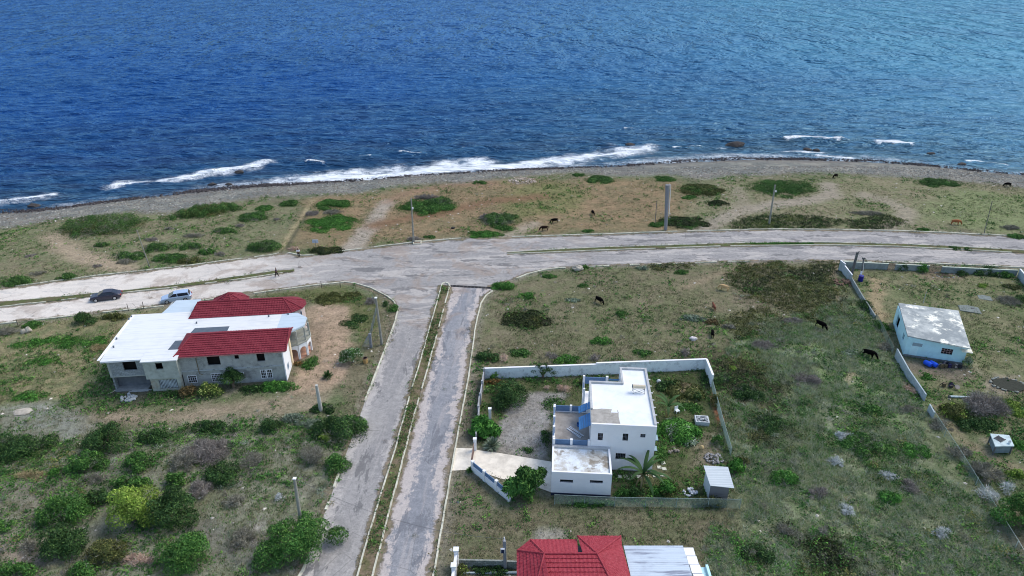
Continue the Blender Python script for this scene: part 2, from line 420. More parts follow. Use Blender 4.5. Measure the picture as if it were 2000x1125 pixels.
# vehicle tracks and footpaths
track([(680, 492), (700, 470), (728, 440), (742, 415), (755, 395)], 1.8, S(140, 132, 120), .85, 1.2)
track([(755, 395), (790, 378), (880, 362), (960, 358)], 1.2, S(122, 100, 82), .7, 1.5)
track([(735, 440), (800, 425), (880, 412), (960, 392), (1060, 385)], 2.0, S(108, 86, 66), .95, 2.0, .2)
track([(985, 464), (1010, 452), (1045, 438)], 1.4, S(140, 130, 114), .8, 1.2)
track([(1370, 452), (1400, 432), (1440, 415), (1510, 400), (1580, 392), (1625, 380), (1620, 360)], 1.9, S(130, 122, 108), .9, 1.6)
track([(1440, 412), (1452, 390), (1440, 368)], 1.6, S(124, 116, 100), .7, 1.8)
track([(1715, 451), (1760, 432), (1772, 415), (1740, 395), (1690, 382)], 2.0, S(130, 122, 106), .85, 1.6)
track([(250, 524), (200, 512), (150, 500), (118, 482), (105, 462)], 1.9, S(140, 126, 106), .9, 1.6)
track([(552, 486), (568, 455), (592, 420), (610, 392)], 0.4, S(146, 134, 104), .7, .6, .5)
track([(560, 486), (580, 450), (602, 418)], 0.35, S(70, 70, 56), .8, .35, .5)
track([(1640, 505), (1625, 545), (1640, 590), (1652, 640), (1665, 680), (1660, 700), (1665, 730), (1640, 765)], .45, S(132, 120, 98), .75, .5)
track([(1480, 516), (1400, 535), (1340, 560)], 1.0, S(128, 114, 94), .5, 1.0)
track([(1600, 905), (1620, 945), (1650, 975)], .4, S(120, 108, 88), .7, .5)
track([(1840, 800), (1880, 860), (1950, 900), (2010, 930)], .9, S(120, 108, 88), .6, .8)
track([(1900, 700), (1940, 790)], .2, S(126, 122, 100), .5, .3)

# beach of grey pebbles
SY = shore_y(GX); TY = top_y(GX)
bt = sstep(-2.2, 2.2, GY - TY + wig * 2.4 + (n3 - .5) * 2)
blend(bt, S(118, 117, 108), S(98, 100, 95), sstep(.35, .65, n2))
blend(bt * sstep(7.5, .5, SY - GY + wig * 1.2) * .85, S(92, 94, 94), S(70, 64, 62), sstep(.4, .65, n3))
blend(bt * sstep(.62, .7, vnoise(GX * .12, (GY - SY) * .9, 31)) * .5, S(104, 98, 92))
blend(sstep(1, -3, SY - GY), S(70, 84, 88))
DENS = DENS * (1 - bt)
# what lies under the paving
inroad = np.full(GX.shape, -99.0)
_sl = (slice(np.searchsorted(gy, 36), np.searchsorted(gy, 150)), slice(None))
for pl in (road_poly, side_e_poly, drive_poly): inroad[_sl] = np.maximum(inroad[_sl], sdist(GX[_sl], GY[_sl], pl))
blend(sstep(-1.5, -.2, inroad) * .45, S(132, 126, 114))
DENS = DENS * sstep(.1, -.5, inroad)
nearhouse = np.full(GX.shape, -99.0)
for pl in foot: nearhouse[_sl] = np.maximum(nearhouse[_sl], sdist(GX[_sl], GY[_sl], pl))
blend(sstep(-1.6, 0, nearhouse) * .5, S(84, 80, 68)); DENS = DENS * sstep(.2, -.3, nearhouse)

calm = sstep(.4, 3.0, -inroad) * sstep(.3, 3.0, -nearhouse)
GZ = ((fbm(GX * .07, GY * .07, 41, 3) - .5) * .5 + (n3 - .5) * .16) * calm
fr = np.clip((GY - TY) / np.maximum(SY - TY, 1), 0, 1)
GZ = GZ * (1 - .6 * bt) - 1.75 * fr ** 1.3 - np.clip(GY - SY, 0, 60) * .09
GZ = np.where(inroad > -.3, np.minimum(GZ, -.03), GZ)

def grid_lookup(F, x, y):
    ix = np.clip(np.searchsorted(gx, x) - 1, 0, len(gx) - 1); iy = np.clip(np.searchsorted(gy, y) - 1, 0, len(gy) - 1)
    return F[iy, ix]
def gz(x, y): return float(grid_lookup(GZ, np.array([x]), np.array([y]))[0])

def grid_faces(nr, nc):
    i = np.arange(nr * nc).reshape(nr, nc)
    return np.stack([i[:-1, :-1].ravel(), i[:-1, 1:].ravel(), i[1:, 1:].ravel(), i[1:, :-1].ravel()], 1)

COL *= 1.12
def ground_mat():
    t = NT('ground_soil'); c = t.attr('col').outputs['Color']
    a = t.noise(2.6, 5, rough=.7); b = t.noise(9.0, 3, rough=.7); d = t.noise(.7, 4)
    f = t.math('ADD', t.math('ADD', t.rng(a, .3, .7, -.26, .26), t.rng(b, .3, .7, -.2, .2)), t.rng(d, .3, .7, .86, 1.12))
    c = t.mix(1.0, c, t.val(f), 'MULTIPLY')
    c = t.mix(t.math('MULTIPLY', t.rng(t.noise(4.0, 4, rough=.8), .66, .72), .5), c, S(150, 142, 126))
    t.col(c); t.bump(t.math('ADD', a, t.math('MULTIPLY', b, .5)), .9, .12); t.rough(.97, .08); return t.m
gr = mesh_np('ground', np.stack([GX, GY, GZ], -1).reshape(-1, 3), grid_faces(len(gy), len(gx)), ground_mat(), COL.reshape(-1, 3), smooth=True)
struct(gr, 'brown and green rough coastal ground with grey pebble beach')

# ---------------------------------------------------------------- roads
def sheet(poly, z, name, mat, seg=None):
    bm = bmesh.new(); vs = [bm.verts.new((p[0], p[1], z)) for p in poly]
    es = [bm.edges.new((vs[i], vs[(i + 1) % len(vs)])) for i in range(len(vs))]
    bmesh.ops.triangle_fill(bm, use_beauty=True, use_dissolve=False, edges=es, normal=(0, 0, 1))
    me = bpy.data.meshes.new(name); bm.to_mesh(me); bm.free(); me.materials.append(mat)
    for p in me.polygons:
        if p.normal.z < 0: p.flip()
    return link(bpy.data.objects.new(name, me))

def lane(l0, l1, r0, r1):
    a, b_, c_, d = (P(*q) for q in (l0, l1, r0, r1)); f = lambda p, q, y: p[0] + (q[0] - p[0]) * (y - p[1]) / (q[1] - p[1])
    y0, y1 = 50.0, 88.0; m0 = (f(a, b_, y0) + f(c_, d, y0)) / 2; m1 = (f(a, b_, y1) + f(c_, d, y1)) / 2; k = (m1 - m0) / (y1 - y0)
    return (m0 - k * y0, k, abs(f(c_, d, 66) - f(a, b_, 66)) / 2)
LANE_E = lane((842, 696), (730, 1117), (916, 732), (847, 1122)); LANE_W = lane((751, 686), (642, 982), (824, 696), (704, 1105))
def road_mat(name, ang, base, base2, patch, pale, gradx=True, palew=.5):
    t = NT(name)
    if gradx:                                            # wear runs along the lanes: east-west on the coast road, south on the side road
        va = t.map(t.pos, (1, 1, 1), (0, 0, 0)); vb = t.map(t.pos, (1, 1, 1), (0, 0, R(-86)))
        v = t.mix(t.rng(t.sep(t.pos)[1], 90, 89.9), va, vb)
    else: v = t.map(t.pos, (1, 1, 1), (0, 0, ang))
    sv = t.map(v, (.22, 1, 1)); sv2 = t.map(v, (.06, .8, 1))
    big = t.noise(.22, 5, t.map(v, (.5, 1.4, 1)), .65, .6); med = t.noise(.55, 6, sv, .7, .5); fine = t.noise(6, 4, None, .7); spk = t.noise(1.5, 6, None, .75)
    strk = t.noise(1.3, 5, sv2, .6); blot = t.noise(.30, 9, t.map(v, (.32, 1.0, 1), (0, 0, 0), (13, 5, 0)), .72, .5)
    xyz = t.sep(t.pos)
    def across(a, b, hw, n):     # 0 on the crown of the lane, 1 at its edges, ragged
        u = t.math('DIVIDE', t.math('ABSOLUTE', t.math('SUBTRACT', xyz[0], t.math('ADD', t.math('MULTIPLY', xyz[1], b), a))), hw)
        return t.math('ADD', u, t.math('MULTIPLY', t.math('SUBTRACT', t.math('ADD', t.math('MULTIPLY', n, .7), t.math('MULTIPLY', spk, .3)), .5), 3.6))
    c = t.mix(t.rng(t.math('ADD', t.math('MULTIPLY', big, .6), t.math('MULTIPLY', spk, .4)), .38, .62), base, base2)
    c = t.mix(t.math('MULTIPLY', t.rng(strk, .52, .62), .25), c, pale)
    south = t.rng(xyz[1], 92, 84)
    if gradx:
        edge = t.math('MULTIPLY', t.rng(across(*LANE_W, blot), .62, .95), south); bl = t.math('MULTIPLY', t.rng(blot, .52, .56), t.math('SUBTRACT', 1.0, south))
        c = t.mix(t.math('MULTIPLY', t.math('MAXIMUM', edge, bl), .7), c, pale)
    else:
        c = t.mix(t.math('MULTIPLY', t.rng(across(*LANE_E, blot), .42, .62), .85), c, pale)
    c = t.mix(t.math('MULTIPLY', t.rng(t.noise(.4, 7, t.map(v, (.35, 1, 1), (0, 0, 0), (31, 7, 0)), .7, .4), .56, .585), .85), c, patch)
    if gradx:
        x = xyz[0]; g = t.rng(x, -24, -62); w = t.rng(t.math('ADD', t.math('MULTIPLY', big, .5), t.math('MULTIPLY', spk, .5)), .33, .62, 1, .6)
        c = t.mix(t.math('MULTIPLY', g, w), c, S(208, 200, 188))
        c = t.mix(t.math('MULTIPLY', g, t.math('MULTIPLY', t.rng(t.noise(.5, 6, t.map(t.pos, (.5, 1.1, 1)), .75, .3), .56, .62), .55)), c, S(160, 158, 154))
    jn = t.math('MULTIPLY', t.math('MULTIPLY', t.rng(t.noise(.17, 6, None, .7, .6), .5, .62), .5), t.math('MULTIPLY', t.rng(xyz[1], 78, 90), t.rng(xyz[0], 22, 2)))
    c = t.mix(jn, c, S(138, 122, 108))
    c = t.mix(t.math('MULTIPLY', t.rng(t.noise(.9, 7, None, .8, .6), .64, .67), .5), c, S(112, 108, 106))
    vo = t.n('TexVoronoi'); vo.feature = 'DISTANCE_TO_EDGE'; vo.inputs['Scale'].default_value = .16
    t.L(t.mix(.12, t.pos, t.val(t.noise(.8, 4)), 'ADD'), vo.inputs['Vector'])
    crack = t.math('MULTIPLY', t.rng(vo.outputs['Distance'], 0.0, .006, 1, 0), t.rng(big, .4, .55, 0, .55))
    c = t.mix(crack, c, S(80, 78, 76))
    c = t.mix(1.0, c, t.val(t.math('ADD', t.rng(fine, .3, .7, -.09, .09), t.rng(spk, .3, .7, .9, 1.1))), 'MULTIPLY')
    t.col(c); t.bump(t.math('ADD', med, fine), .35, .03); t.rough(.95, .12); return t.m
RM = road_mat('worn_asphalt', 0, S(130, 128, 126), S(145, 142, 138), S(104, 103, 102), S(170, 164, 157))
struct(sheet(road_poly, .012, 'coast_road', RM), 'pale worn coast road with its junction and side road')
RM2 = road_mat('broken_asphalt', R(-87), S(122, 124, 128), S(136, 136, 137), S(106, 108, 112), S(172, 163, 156), False)
struct(sheet(side_e_poly, .016, 'side_road', RM2), 'patched grey side road with pale broken surface')

def strip(name, pts, w, z0, z1, mat, gaps=0.0, seed=1, label=None, closed=False):
    """a kerb: short lengths butted along a line, some lengths missing"""
    rnd = random.Random(seed); mb = MB(); P3 = [Vector((p[0], p[1], 0)) for p in pts]; sg = []
    for a, b in zip(P3, P3[1:]):
        L = (b - a).length; n = max(1, int(L / 1.8))
        for i in range(n): sg.append((a.lerp(b, i / n), a.lerp(b, (i + 1) / n)))
    for a, b in sg:
        if rnd.random() < gaps: continue
        d = (b - a).normalized(); q = Vector((-d.y, d.x, 0)) * w / 2; j = rnd.uniform(-.03, .03); h = z1 + rnd.uniform(-.025, .015)
        a2 = a + d * .012; b2 = b - d * .012; o = Vector((q.x, q.y, 0)).normalized() * j
        mb.prism([(a2 - q + o)[:2], (b2 - q + o)[:2], (b2 + q + o)[:2], (a2 + q + o)[:2]], z0, h)
    o = mb.build(name, mat); struct(o, label); return o
KM = plain('kerb_concrete', S(192, 190, 172), .9, .25, 2.0, dirt=S(128, 126, 104), dscale=.5, damt=.75)
kx = [q for q in UP_EDGE if q[0] <= 545]
strip('kerb', PP(kx), .22, -.1, .16, KM, .12, 1); strip('kerb', PP([(562, 494), (590, 500), (612, 499)]), .22, -.1, .18, KM, 0, 2)
strip('kerb', PP([q for q in UP_EDGE if 655 <= q[0] <= 925]), .24, -.1, .17, KM, .03, 3)
strip('kerb', PP([q for q in UP_EDGE if q[0] >= 1000]), .24, -.1, .17, KM, .05, 4)
strip('kerb', PP([(1462, 511), (1400, 512), (1270, 517), (1150, 521)]), .2, -.1, .14, KM, .25, 5)
strip('kerb', PP([q for q in LO_EDGE_E if q[0] >= 1640]), .22, -.1, .15, KM, .04, 6)
strip('kerb', PP([(1105, 524), (1090, 524), (1060, 528), (1030, 536), (1008, 545)]), .25, -.1, .18, KM, .02, 7)
strip('kerb', PP(LO_EDGE_W), .22, -.1, .15, KM, .15, 8)
strip('kerb', PP(list(reversed(SIDE_W_LEFT))[:9]), .18, -.1, .17, KM, .03, 9); strip('kerb', PP([(772, 628), (751, 686), (713, 784)]), .18, -.1, .17, KM, .02, 10)
strip('kerb', PP([(668, 910), (662, 925), (642, 982), (636, 997)]), .24, -.1, .16, KM, .2, 11); strip('kerb', PP([(600, 1095), (590, 1118), (565, 1160)]), .24, -.1, .16, KM, 0, 12)
strip('kerb', PP(SIDE_E_RIGHT), .17, -.1, .16, KM, .1, 13)
def median(poly_up, poly_lo, name, hole=.0, seed=1, gaps=.05, label=None, c1=S(96, 92, 70), c2=S(84, 94, 58)):
    t = NT(name + '_soil'); n = t.noise(.8, 5); t.col(t.mix(t.rng(t.noise(6, 4), .35, .65, -.1, .5), t.mix(t.rng(n, .4, .6), c1, c2), S(70, 66, 50))); t.rough(.97, .05); t.bump(n, .6, .1)
    u = PP(poly_up); l = PP(poly_lo)
    o = sheet(u + list(reversed(l)), .10, name, t.m); struct(o, label)
    for i, ln in enumerate((u, l)): strip('kerb', ln, .16, -.05, .19, KM, gaps, seed + i)
median(MED_E_UP, MED_E_LO, 'median_strip', seed=21, gaps=.12, label='narrow grassy strip between the coast road lanes, right half')
median(MED_W_UP, MED_W_LO, 'median_strip', seed=31, gaps=.35, label='narrow grassy strip between the coast road lanes, left half')
median(MED_S_W, MED_S_E, 'median_strip', seed=41, gaps=.08, label='long earth strip between the two side roads', c1=S(120, 106, 88), c2=S(94, 94, 64))
strip('kerb', PP([(863, 557), (866, 553.5), (871, 552.5), (876, 554.5), (878, 561)]), .2, -.05, .19, KM, 0, 44)
# sand and soil drifted in along the road edges
def dust_mat():
    t = NT('drifted_soil'); c = t.mix(t.rng(t.noise(1.2, 5), .35, .65), S(136, 124, 106), S(104, 100, 80)); t.col(c); t.rough(.97, .05)
    a = t.attr('col').outputs['Fac']; n = t.math('ADD', t.math('MULTIPLY', t.noise(.45, 4, None, .6), .7), t.math('MULTIPLY', t.noise(2.2, 6, None, .75), .5))
    f = t.rng(t.math('ADD', a, n), .98, 1.16); tr = t.n('BsdfTransparent'); mx = t.n('MixShader'); t.L(t.math('MULTIPLY', f, .88), mx.inputs[0]); t.L(tr.outputs[0], mx.inputs[1]); t.L(t.b.outputs[0], mx.inputs[2]); t.L(mx.outputs[0], t.t.nodes['Material Output'].inputs['Surface']); return t.m
DUST = dust_mat()
def drift(px, w, side, z):
    pts = [Vector((*p, 0)) for p in PP(px)]; V = []; F = []; Cc = []
    for i, p in enumerate(pts):
        d = (pts[min(i + 1, len(pts) - 1)] - pts[max(i - 1, 0)]).normalized(); q = Vector((-d.y, d.x, 0)) * side
        for k, u in enumerate((.05, w * .5, w)): V.append(tuple(p + q * u + Vector((0, 0, z)))); Cc.append([(.62, .36, .0)[k]] * 3)
    for i in range(len(pts) - 1):
        for k in (0, 1): F.append([i * 3 + k, i * 3 + k + 1, i * 3 + k + 4, i * 3 + k + 3])
    struct(mesh_np('road_dust', np.array(V), np.array(F), DUST, np.array(Cc)))
drift([q for q in UP_EDGE if 0 <= q[0] <= 2000], 2.2, -1, .024); drift(LO_EDGE_W, 2.2, -1, .026); drift([q for q in LO_EDGE_E if q[0] <= 2000], 1.8, -1, .026)
drift(SIDE_W_LEFT, 2.0, 1, .028); drift(SIDE_E_RIGHT, 1.8, -1, .028); drift(MED_S_W, 1.5, -1, .030); drift(MED_S_E, 1.5, 1, .030); drift(MED_E_UP, 1.0, 1, .03); drift(MED_E_LO, 1.2, -1, .03); drift(MED_W_UP, 1.0, 1, .032); drift(MED_W_LO, 1.2, -1, .032)
DM = plain('driveway_concrete', S(214, 206, 190), .9, .12, 1.2, dirt=S(168, 160, 146), dscale=.35, damt=.6)
struct(sheet(drive_poly, .022, 'driveway', DM), 'pale concrete driveway from the side road to the garage')
# ---------------------------------------------------------------- sea
rp = np.arange(486, -88, -1.5)
dirs = []
vv = (rp - 562.5) / FPX
ycol = [P(1000, p, SEA)[1] for p in rp]; ycol = np.array(ycol)
ycol = np.concatenate([ycol, np.geomspace(ycol[-1] * 1.15, 9000, 14)])
uc = np.linspace(-1.7, 1.7, 1000)
zc = ycol * math.cos(TH) + (CAMH - SEA) * math.sin(TH)
SX = uc[None, :] * zc[:, None] * .74; SYY = np.repeat(ycol[:, None], len(uc), 1)
step = np.gradient(ycol)[:, None]
rs = np.random.default_rng(11); H = np.zeros(SX.shape)
for i in range(40):
    lam = 1.5 * (11 / 1.5) ** (i / 39); th = rs.normal(0.10, .38); A = .0105 * lam if lam < 6 else .0105 * 6 * (6 / lam) ** .3
    kx_, ky_ = math.sin(th) * 2 * math.pi / lam, -math.cos(th) * 2 * math.pi / lam
    fade = sstep(.5, .2, step / lam)
    env = .3 + 1.3 * vnoise(SX / (lam * 3.1), SYY / (lam * 2.1), 50 + i)
    H += A * env * fade * np.sin(kx_ * SX + ky_ * SYY + rs.uniform(0, 6.28) + 2.2 * vnoise(SX / 24, SYY / 24, 90 + i))
ds = SYY - shore_y(SX)                                 # metres out from the water line
H += .22 * np.exp(-ds / 90) * sstep(3, 16, ds) * np.sin((ds + 5 * fbm(SX * .025, SYY * .02, 77, 3)) * 2 * math.pi / 17)
H *= .25 + .75 * sstep(0, 18, ds)
FOAM = np.zeros(SX.shape)
near = np.where(ycol < 240)[0]; ns = slice(0, near[-1])
fx, fy = SX[ns], SYY[ns]; fn = fbm(fx * .22, fy * .22, 61); fn2 = fbm(fx * .6, fy * .6, 62)
def breaker(px, w, hgt, amt, wash=0.0, washw=4.0, out=0.0):
    global H, FOAM
    pts = PP(px, SEA); d = seg_dist(fx, fy, pts) + (fn2 - .5) * .8
    yl = np.interp(fx, [p[0] for p in pts], [p[1] for p in pts], left=-999, right=-999); sd = fy - yl
    side = np.where(sd > 0, 1.0, 0.45)                 # trails out to sea
    H[ns] += hgt * np.exp(-(d / (w * 1.1)) ** 2)
    FOAM[ns] = np.maximum(FOAM[ns], amt * .85 * np.exp(-(d / (w * side)) ** 2) * (.55 + .8 * fn))
    if wash: FOAM[ns] = np.maximum(FOAM[ns], wash * np.exp(-(d / washw) ** 2) * (.35 + 1.0 * fn))
breaker([(224, 363), (262, 359), (300, 355), (345, 350), (385, 343), (420, 337)], 1.3, .45, 1.3, .75, 4.5)
breaker([(415, 337), (445, 334), (475, 330), (500, 326), (521, 320)], 1.9, .45, 1.4, .8, 5.5)
breaker([(-30, 398), (0, 394), (55, 388), (104, 381)], 1.5, .4, 1.3, .7, 5)
breaker([(650, 352), (740, 345), (820, 338), (880, 334), (960, 328), (1040, 322), (1100, 313), (1150, 306), (1205, 300), (1262, 290)], 2.0, .3, 1.5, 1.05, 6)
breaker([(560, 352), (640, 346), (720, 340), (800, 330), (880, 322), (940, 318)], 2.0, 0, .6, 1.0, 7)
breaker([(1538, 275), (1562, 273), (1600, 274), (1630, 277)], 1.8, .5, 1.5)
breaker([(1641, 276), (1655, 277)], 1.0, .3, 1.2)
breaker([(1718, 281), (1740, 282), (1770, 284)], 2.4, .5, 1.4, .4, 5)
breaker([(788, 300), (815, 301)], 1.8, .4, 1.25, .3, 4); breaker([(602, 319), (630, 320)], 1.1, .3, 1.3); breaker([(705, 308), (722, 308)], .9, .2, 1.0)
breaker([(1222, 253), (1240, 253)], .9, .3, 1.2); breaker([(905, 291), (912, 290)], .8, .2, 1.1)
breaker([(1320, 287), (1345, 287), (1363, 285)], 1.1, .25, 1.3, .3, 4); breaker([(1400, 290), (1470, 288)], 1.2, .1, .7, .4, 5)
breaker([(1540, 297), (1580, 298), (1602, 299)], 2.0, .2, 1.0, .6, 4.5); breaker([(1600, 305), (1660, 309)], 1.6, .1, 1.1, .5, 4)
breaker([(1430, 303), (1545, 305)], 1.2, .1, .8, .4, 4); breaker([(1170, 285), (1185, 280), (1215, 290)], 2.5, .1, .5, .5, 6)
breaker([(1892, 314), (1930, 318), (1962, 322)], 1.5, .2, 1.1, .4, 4); breaker([(1958, 292), (1962, 294)], .7, .2, 1.0)
H[ns] += .55 * np.exp(-(seg_dist(fx, fy, PP([(860, 302), (920, 295), (1000, 288), (1090, 276), (1180, 264), (1300, 253), (1420, 251)], SEA)) / 3.0) ** 2)
H[ns] += .4 * np.exp(-(seg_dist(fx, fy, PP([(1460, 270), (1545, 272), (1640, 277), (1800, 281), (1920, 276)], SEA)) / 2.5) ** 2)
H[ns] += .35 * np.exp(-(seg_dist(fx, fy, PP([(510, 322), (600, 318), (700, 310), (790, 303)], SEA)) / 2.5) ** 2)
wash = sstep(11, .5, ds) * (.20 + .14 * np.exp(-((SX + 5) / 42) ** 2) + .6 * fbm(SX * .045, SYY * .1, 71, 4)); FOAM = np.maximum(FOAM, np.where(ds > -4, wash, 0))
SHAL = .55 * sstep(150, 15, ds + (fbm(SX * .02, SYY * .03, 74, 3) - .5) * 60) + .45 * sstep(42, 2, ds + (fbm(SX * .03, SYY * .05, 73, 3) - .5) * 26)
SZ = SEA + H; keep_deep = ds < -6; SZ = np.where(keep_deep, SEA - 1.2, SZ)
def sea_mat():
    t = NT('sea_water'); a = t.attr('foam').outputs['Fac']; sh = t.attr('shallow').outputs['Fac']
    xyz = t.sep(t.pos)
    teal = t.rng(t.math('ADD', t.math('SUBTRACT', xyz[0], t.math('MULTIPLY', xyz[1], .12)), t.math('MULTIPLY', t.noise(.006, 3), 120)), -70, 260)
    c = t.mix(teal, (.004, .050, .205), (.026, .138, .225))
    c = t.mix(t.math('MULTIPLY', t.rng(t.noise(.012, 3, t.map(t.pos, (.5, 1.6, 1))), .4, .65), .35), c, (.004, .034, .12))
    c = t.mix(t.math('MULTIPLY', sh, .8), c, t.mix(t.rng(t.noise(.09, 4, t.map(t.pos, (.5, 1.4, 1))), .4, .6), (.014, .046, .080), (.034, .052, .062)))
    f1 = t.noise(.5, 3, t.map(t.pos, (.7, 1.3, 1)), .6, 1.2); f2 = t.noise(1.9, 5, t.map(t.pos, (.8, 1.2, 1)), .75, 1.0)
    web = t.math('SUBTRACT', 1.0, t.math('MULTIPLY', t.math('ABSOLUTE', t.math('SUBTRACT', f2, .5)), 7.0, False)); web = t.math('MAXIMUM', web, -.4)
    f3 = t.noise(5.5, 3, None, .7)
    fm = t.math('ADD', t.math('ADD', t.math('MULTIPLY', f1, .42), t.math('MULTIPLY', web, .30)), t.math('MULTIPLY', f3, .45))
    foam = t.rng(t.math('SUBTRACT', t.math('ADD', a, fm), 1.22), -.10, .30)
    c = t.mix(foam, c, (.80, .84, .86)); t.col(c); t.rough(.9, .0)
    far = t.rng(xyz[1], 200, 480)
    wn = t.noise(1.0, 3, t.map(t.pos, (.11, .33, 1), (0, 0, .12)), .6, .5); wf = t.noise(1.0, 3, t.map(t.pos, (.075, .04, 1), (0, 0, .06)), .62, .4)
    h = t.math('ADD', t.math('MULTIPLY', t.math('MULTIPLY', wn, 3.2), t.math('SUBTRACT', 1.0, t.math('MULTIPLY', far, .6))), t.math('MULTIPLY', t.math('MULTIPLY', wf, far), 17))
    nb = t.bump(h, 1.0, 1.0)
    g = t.n('BsdfGlossy'); g.inputs['Roughness'].default_value = .22; g.inputs['Color'].default_value = (.44, .76, 1, 1); t.L(nb, g.inputs['Normal'])
    fr_ = t.n('Fresnel'); fr_.inputs['IOR'].default_value = 1.33; t.L(nb, fr_.inputs['Normal'])
    fac = t.math('MULTIPLY', t.math('MINIMUM', fr_.outputs[0], .29), t.math('SUBTRACT', 1.0, foam))
    mx = t.n('MixShader'); t.L(fac, mx.inputs[0]); t.L(t.b.outputs[0], mx.inputs[1]); t.L(g.outputs[0], mx.inputs[2])
    t.L(mx.outputs[0], t.t.nodes['Material Output'].inputs['Surface'])
    return t.m
sea = mesh_np('sea', np.stack([SX, SYY, SZ], -1).reshape(-1, 3), grid_faces(*SX.shape), sea_mat(), smooth=True)
for nm, F_ in (('foam', FOAM), ('shallow', SHAL)):
    a_ = sea.data.attributes.new(nm, 'FLOAT', 'POINT'); a_.data.foreach_set('value', F_.astype(np.float32).ravel())
struct(sea, 'blue rippled sea with white surf along the pebble shore')
# ---------------------------------------------------------------- helpers for buildings
def wall_open(mb, a0, a1, z0, z1, b, th, ops):
    """wall along a at y=b (thickness th towards +b) with real openings [(a0,a1,z0,z1)]"""
    A = sorted({a0, a1} | {v for o in ops for v in o[:2]}); Z = sorted({z0, z1} | {v for o in ops for v in o[2:]})
    for i in range(len(A) - 1):
        for j in range(len(Z) - 1):
            ca, cz = (A[i] + A[i + 1]) / 2, (Z[j] + Z[j + 1]) / 2
            if any(o[0] < ca < o[1] and o[2] < cz < o[3] for o in ops): continue
            mb.poly([(A[i], b, Z[j]), (A[i + 1], b, Z[j]), (A[i + 1], b, Z[j + 1]), (A[i], b, Z[j + 1])])
            mb.poly([(A[i], b + th, Z[j + 1]), (A[i + 1], b + th, Z[j + 1]), (A[i + 1], b + th, Z[j]), (A[i], b + th, Z[j])])
    for o in ops:
        p, q, r, s_ = o
        mb.poly([(p, b, r), (p, b + th, r), (q, b + th, r), (q, b, r)]); mb.poly([(p, b, s_), (q, b, s_), (q, b + th, s_), (p, b + th, s_)])
        mb.poly([(p, b, r), (p, b, s_), (p, b + th, s_), (p, b + th, r)]); mb.poly([(q, b, r), (q, b + th, r), (q, b + th, s_), (q, b, s_)])
    for (p, q) in ((a0, a0), (a1, a1)):
        mb.poly([(p, b, z0), (p, b + th, z0), (p, b + th, z1), (p, b, z1)])
    mb.poly([(a0, b, z1), (a1, b, z1), (a1, b + th, z1), (a0, b + th, z1)])
    return mb

def grille(parent, a0, a1, z0, z1, b, nx, nz, mat, glass, fw=.07, name='window'):
    """framed window: frame ring and bars, dark pane behind"""
    mb = MB()
    mb.box(a0 - fw, a1 + fw, b - .05, b + .03, z0 - fw, z0); mb.box(a0 - fw, a1 + fw, b - .05, b + .03, z1, z1 + fw)
    mb.box(a0 - fw, a0, b - .05, b + .03, z0, z1); mb.box(a1, a1 + fw, b - .05, b + .03, z0, z1)
    for i in range(1, nx):
        x = a0 + (a1 - a0) * i / nx; mb.box(x - .017, x + .017, b - .03, b + .01, z0, z1)
    for i in range(1, nz):
        z = z0 + (z1 - z0) * i / nz; mb.box(a0, a1, b - .026, b + .014, z - .017, z + .017)
    o = mb.build(name, mat, parent); p = MB(); p.box(a0, a1, b + .06, b + .09, z0, z1); p.build('pane', glass, o); return o

def tile_slope(mb, e0, e1, r0, r1, pitch=.36, lift=.07):
    """tiled slope from eave e0-e1 up to ridge r0-r1 (may be one point): stepped courses with rounded pans"""
    e0, e1, r0, r1 = map(Vector, (e0, e1, r0, r1)); H = ((r0 + r1) / 2 - (e0 + e1) / 2).length; n = max(3, int(H / pitch))
    nrm = (e1 - e0).cross(r0 - e0); nrm = nrm.normalized() if nrm.length > 1e-6 else (e1 - e0).cross(r1 - e0).normalized()
    if nrm.z < 0: nrm = -nrm
    base = (e1 - e0).normalized()
    for i in range(n):
        t0, t1 = i / n, (i + 1) / n
        A0, B0, A1, B1 = e0.lerp(r0, t0), e1.lerp(r1, t0), e0.lerp(r0, t1), e1.lerp(r1, t1)
        w = (B0 - A0).length; m = max(2, int(w / .12)); idx = []
        for rowi, (A, B, h) in enumerate(((A0, B0, 0), (A0, B0, lift), (A1, B1, lift * .1))):
            row = []
            for j in range(m + 1):
                p = A.lerp(B, j / m); s = p.dot(base) / .36; q = .035 * abs(math.sin(math.pi * s)) if rowi else 0
                row.append(len(mb.v)); mb.v.append(tuple(p + nrm * (h + q)))
            idx.append(row)
        for r in (0, 1):
            for j in range(m): mb.f.append((idx[r][j], idx[r][j + 1], idx[r + 1][j + 1], idx[r + 1][j]))
    return mb
def tile_mat(name, c, c2):
    t = NT(name); o = t.pos
    b = t.mix(t.rng(t.noise(5, 4), .35, .65), c, c2); b = t.mix(t.math('MULTIPLY', t.rng(t.noise(.6, 5, None, .7), .5, .7), .4), b, tuple(x * .6 for x in c))
    b = t.mix(t.math('MULTIPLY', t.rng(t.noise(14, 2), .66, .7), .5), b, S(196, 130, 130))
    t.col(b); t.rough(.7, .25); return t.m
TILE = tile_mat('red_clay_tile', S(106, 32, 43), S(122, 47, 56)); TILE2 = tile_mat('bright_red_tile', S(130, 38, 49), S(146, 56, 65))
def ridge(mb, pts, r=.11): mb.tube([Vector(p) + Vector((0, 0, .06)) for p in pts], r, 6)

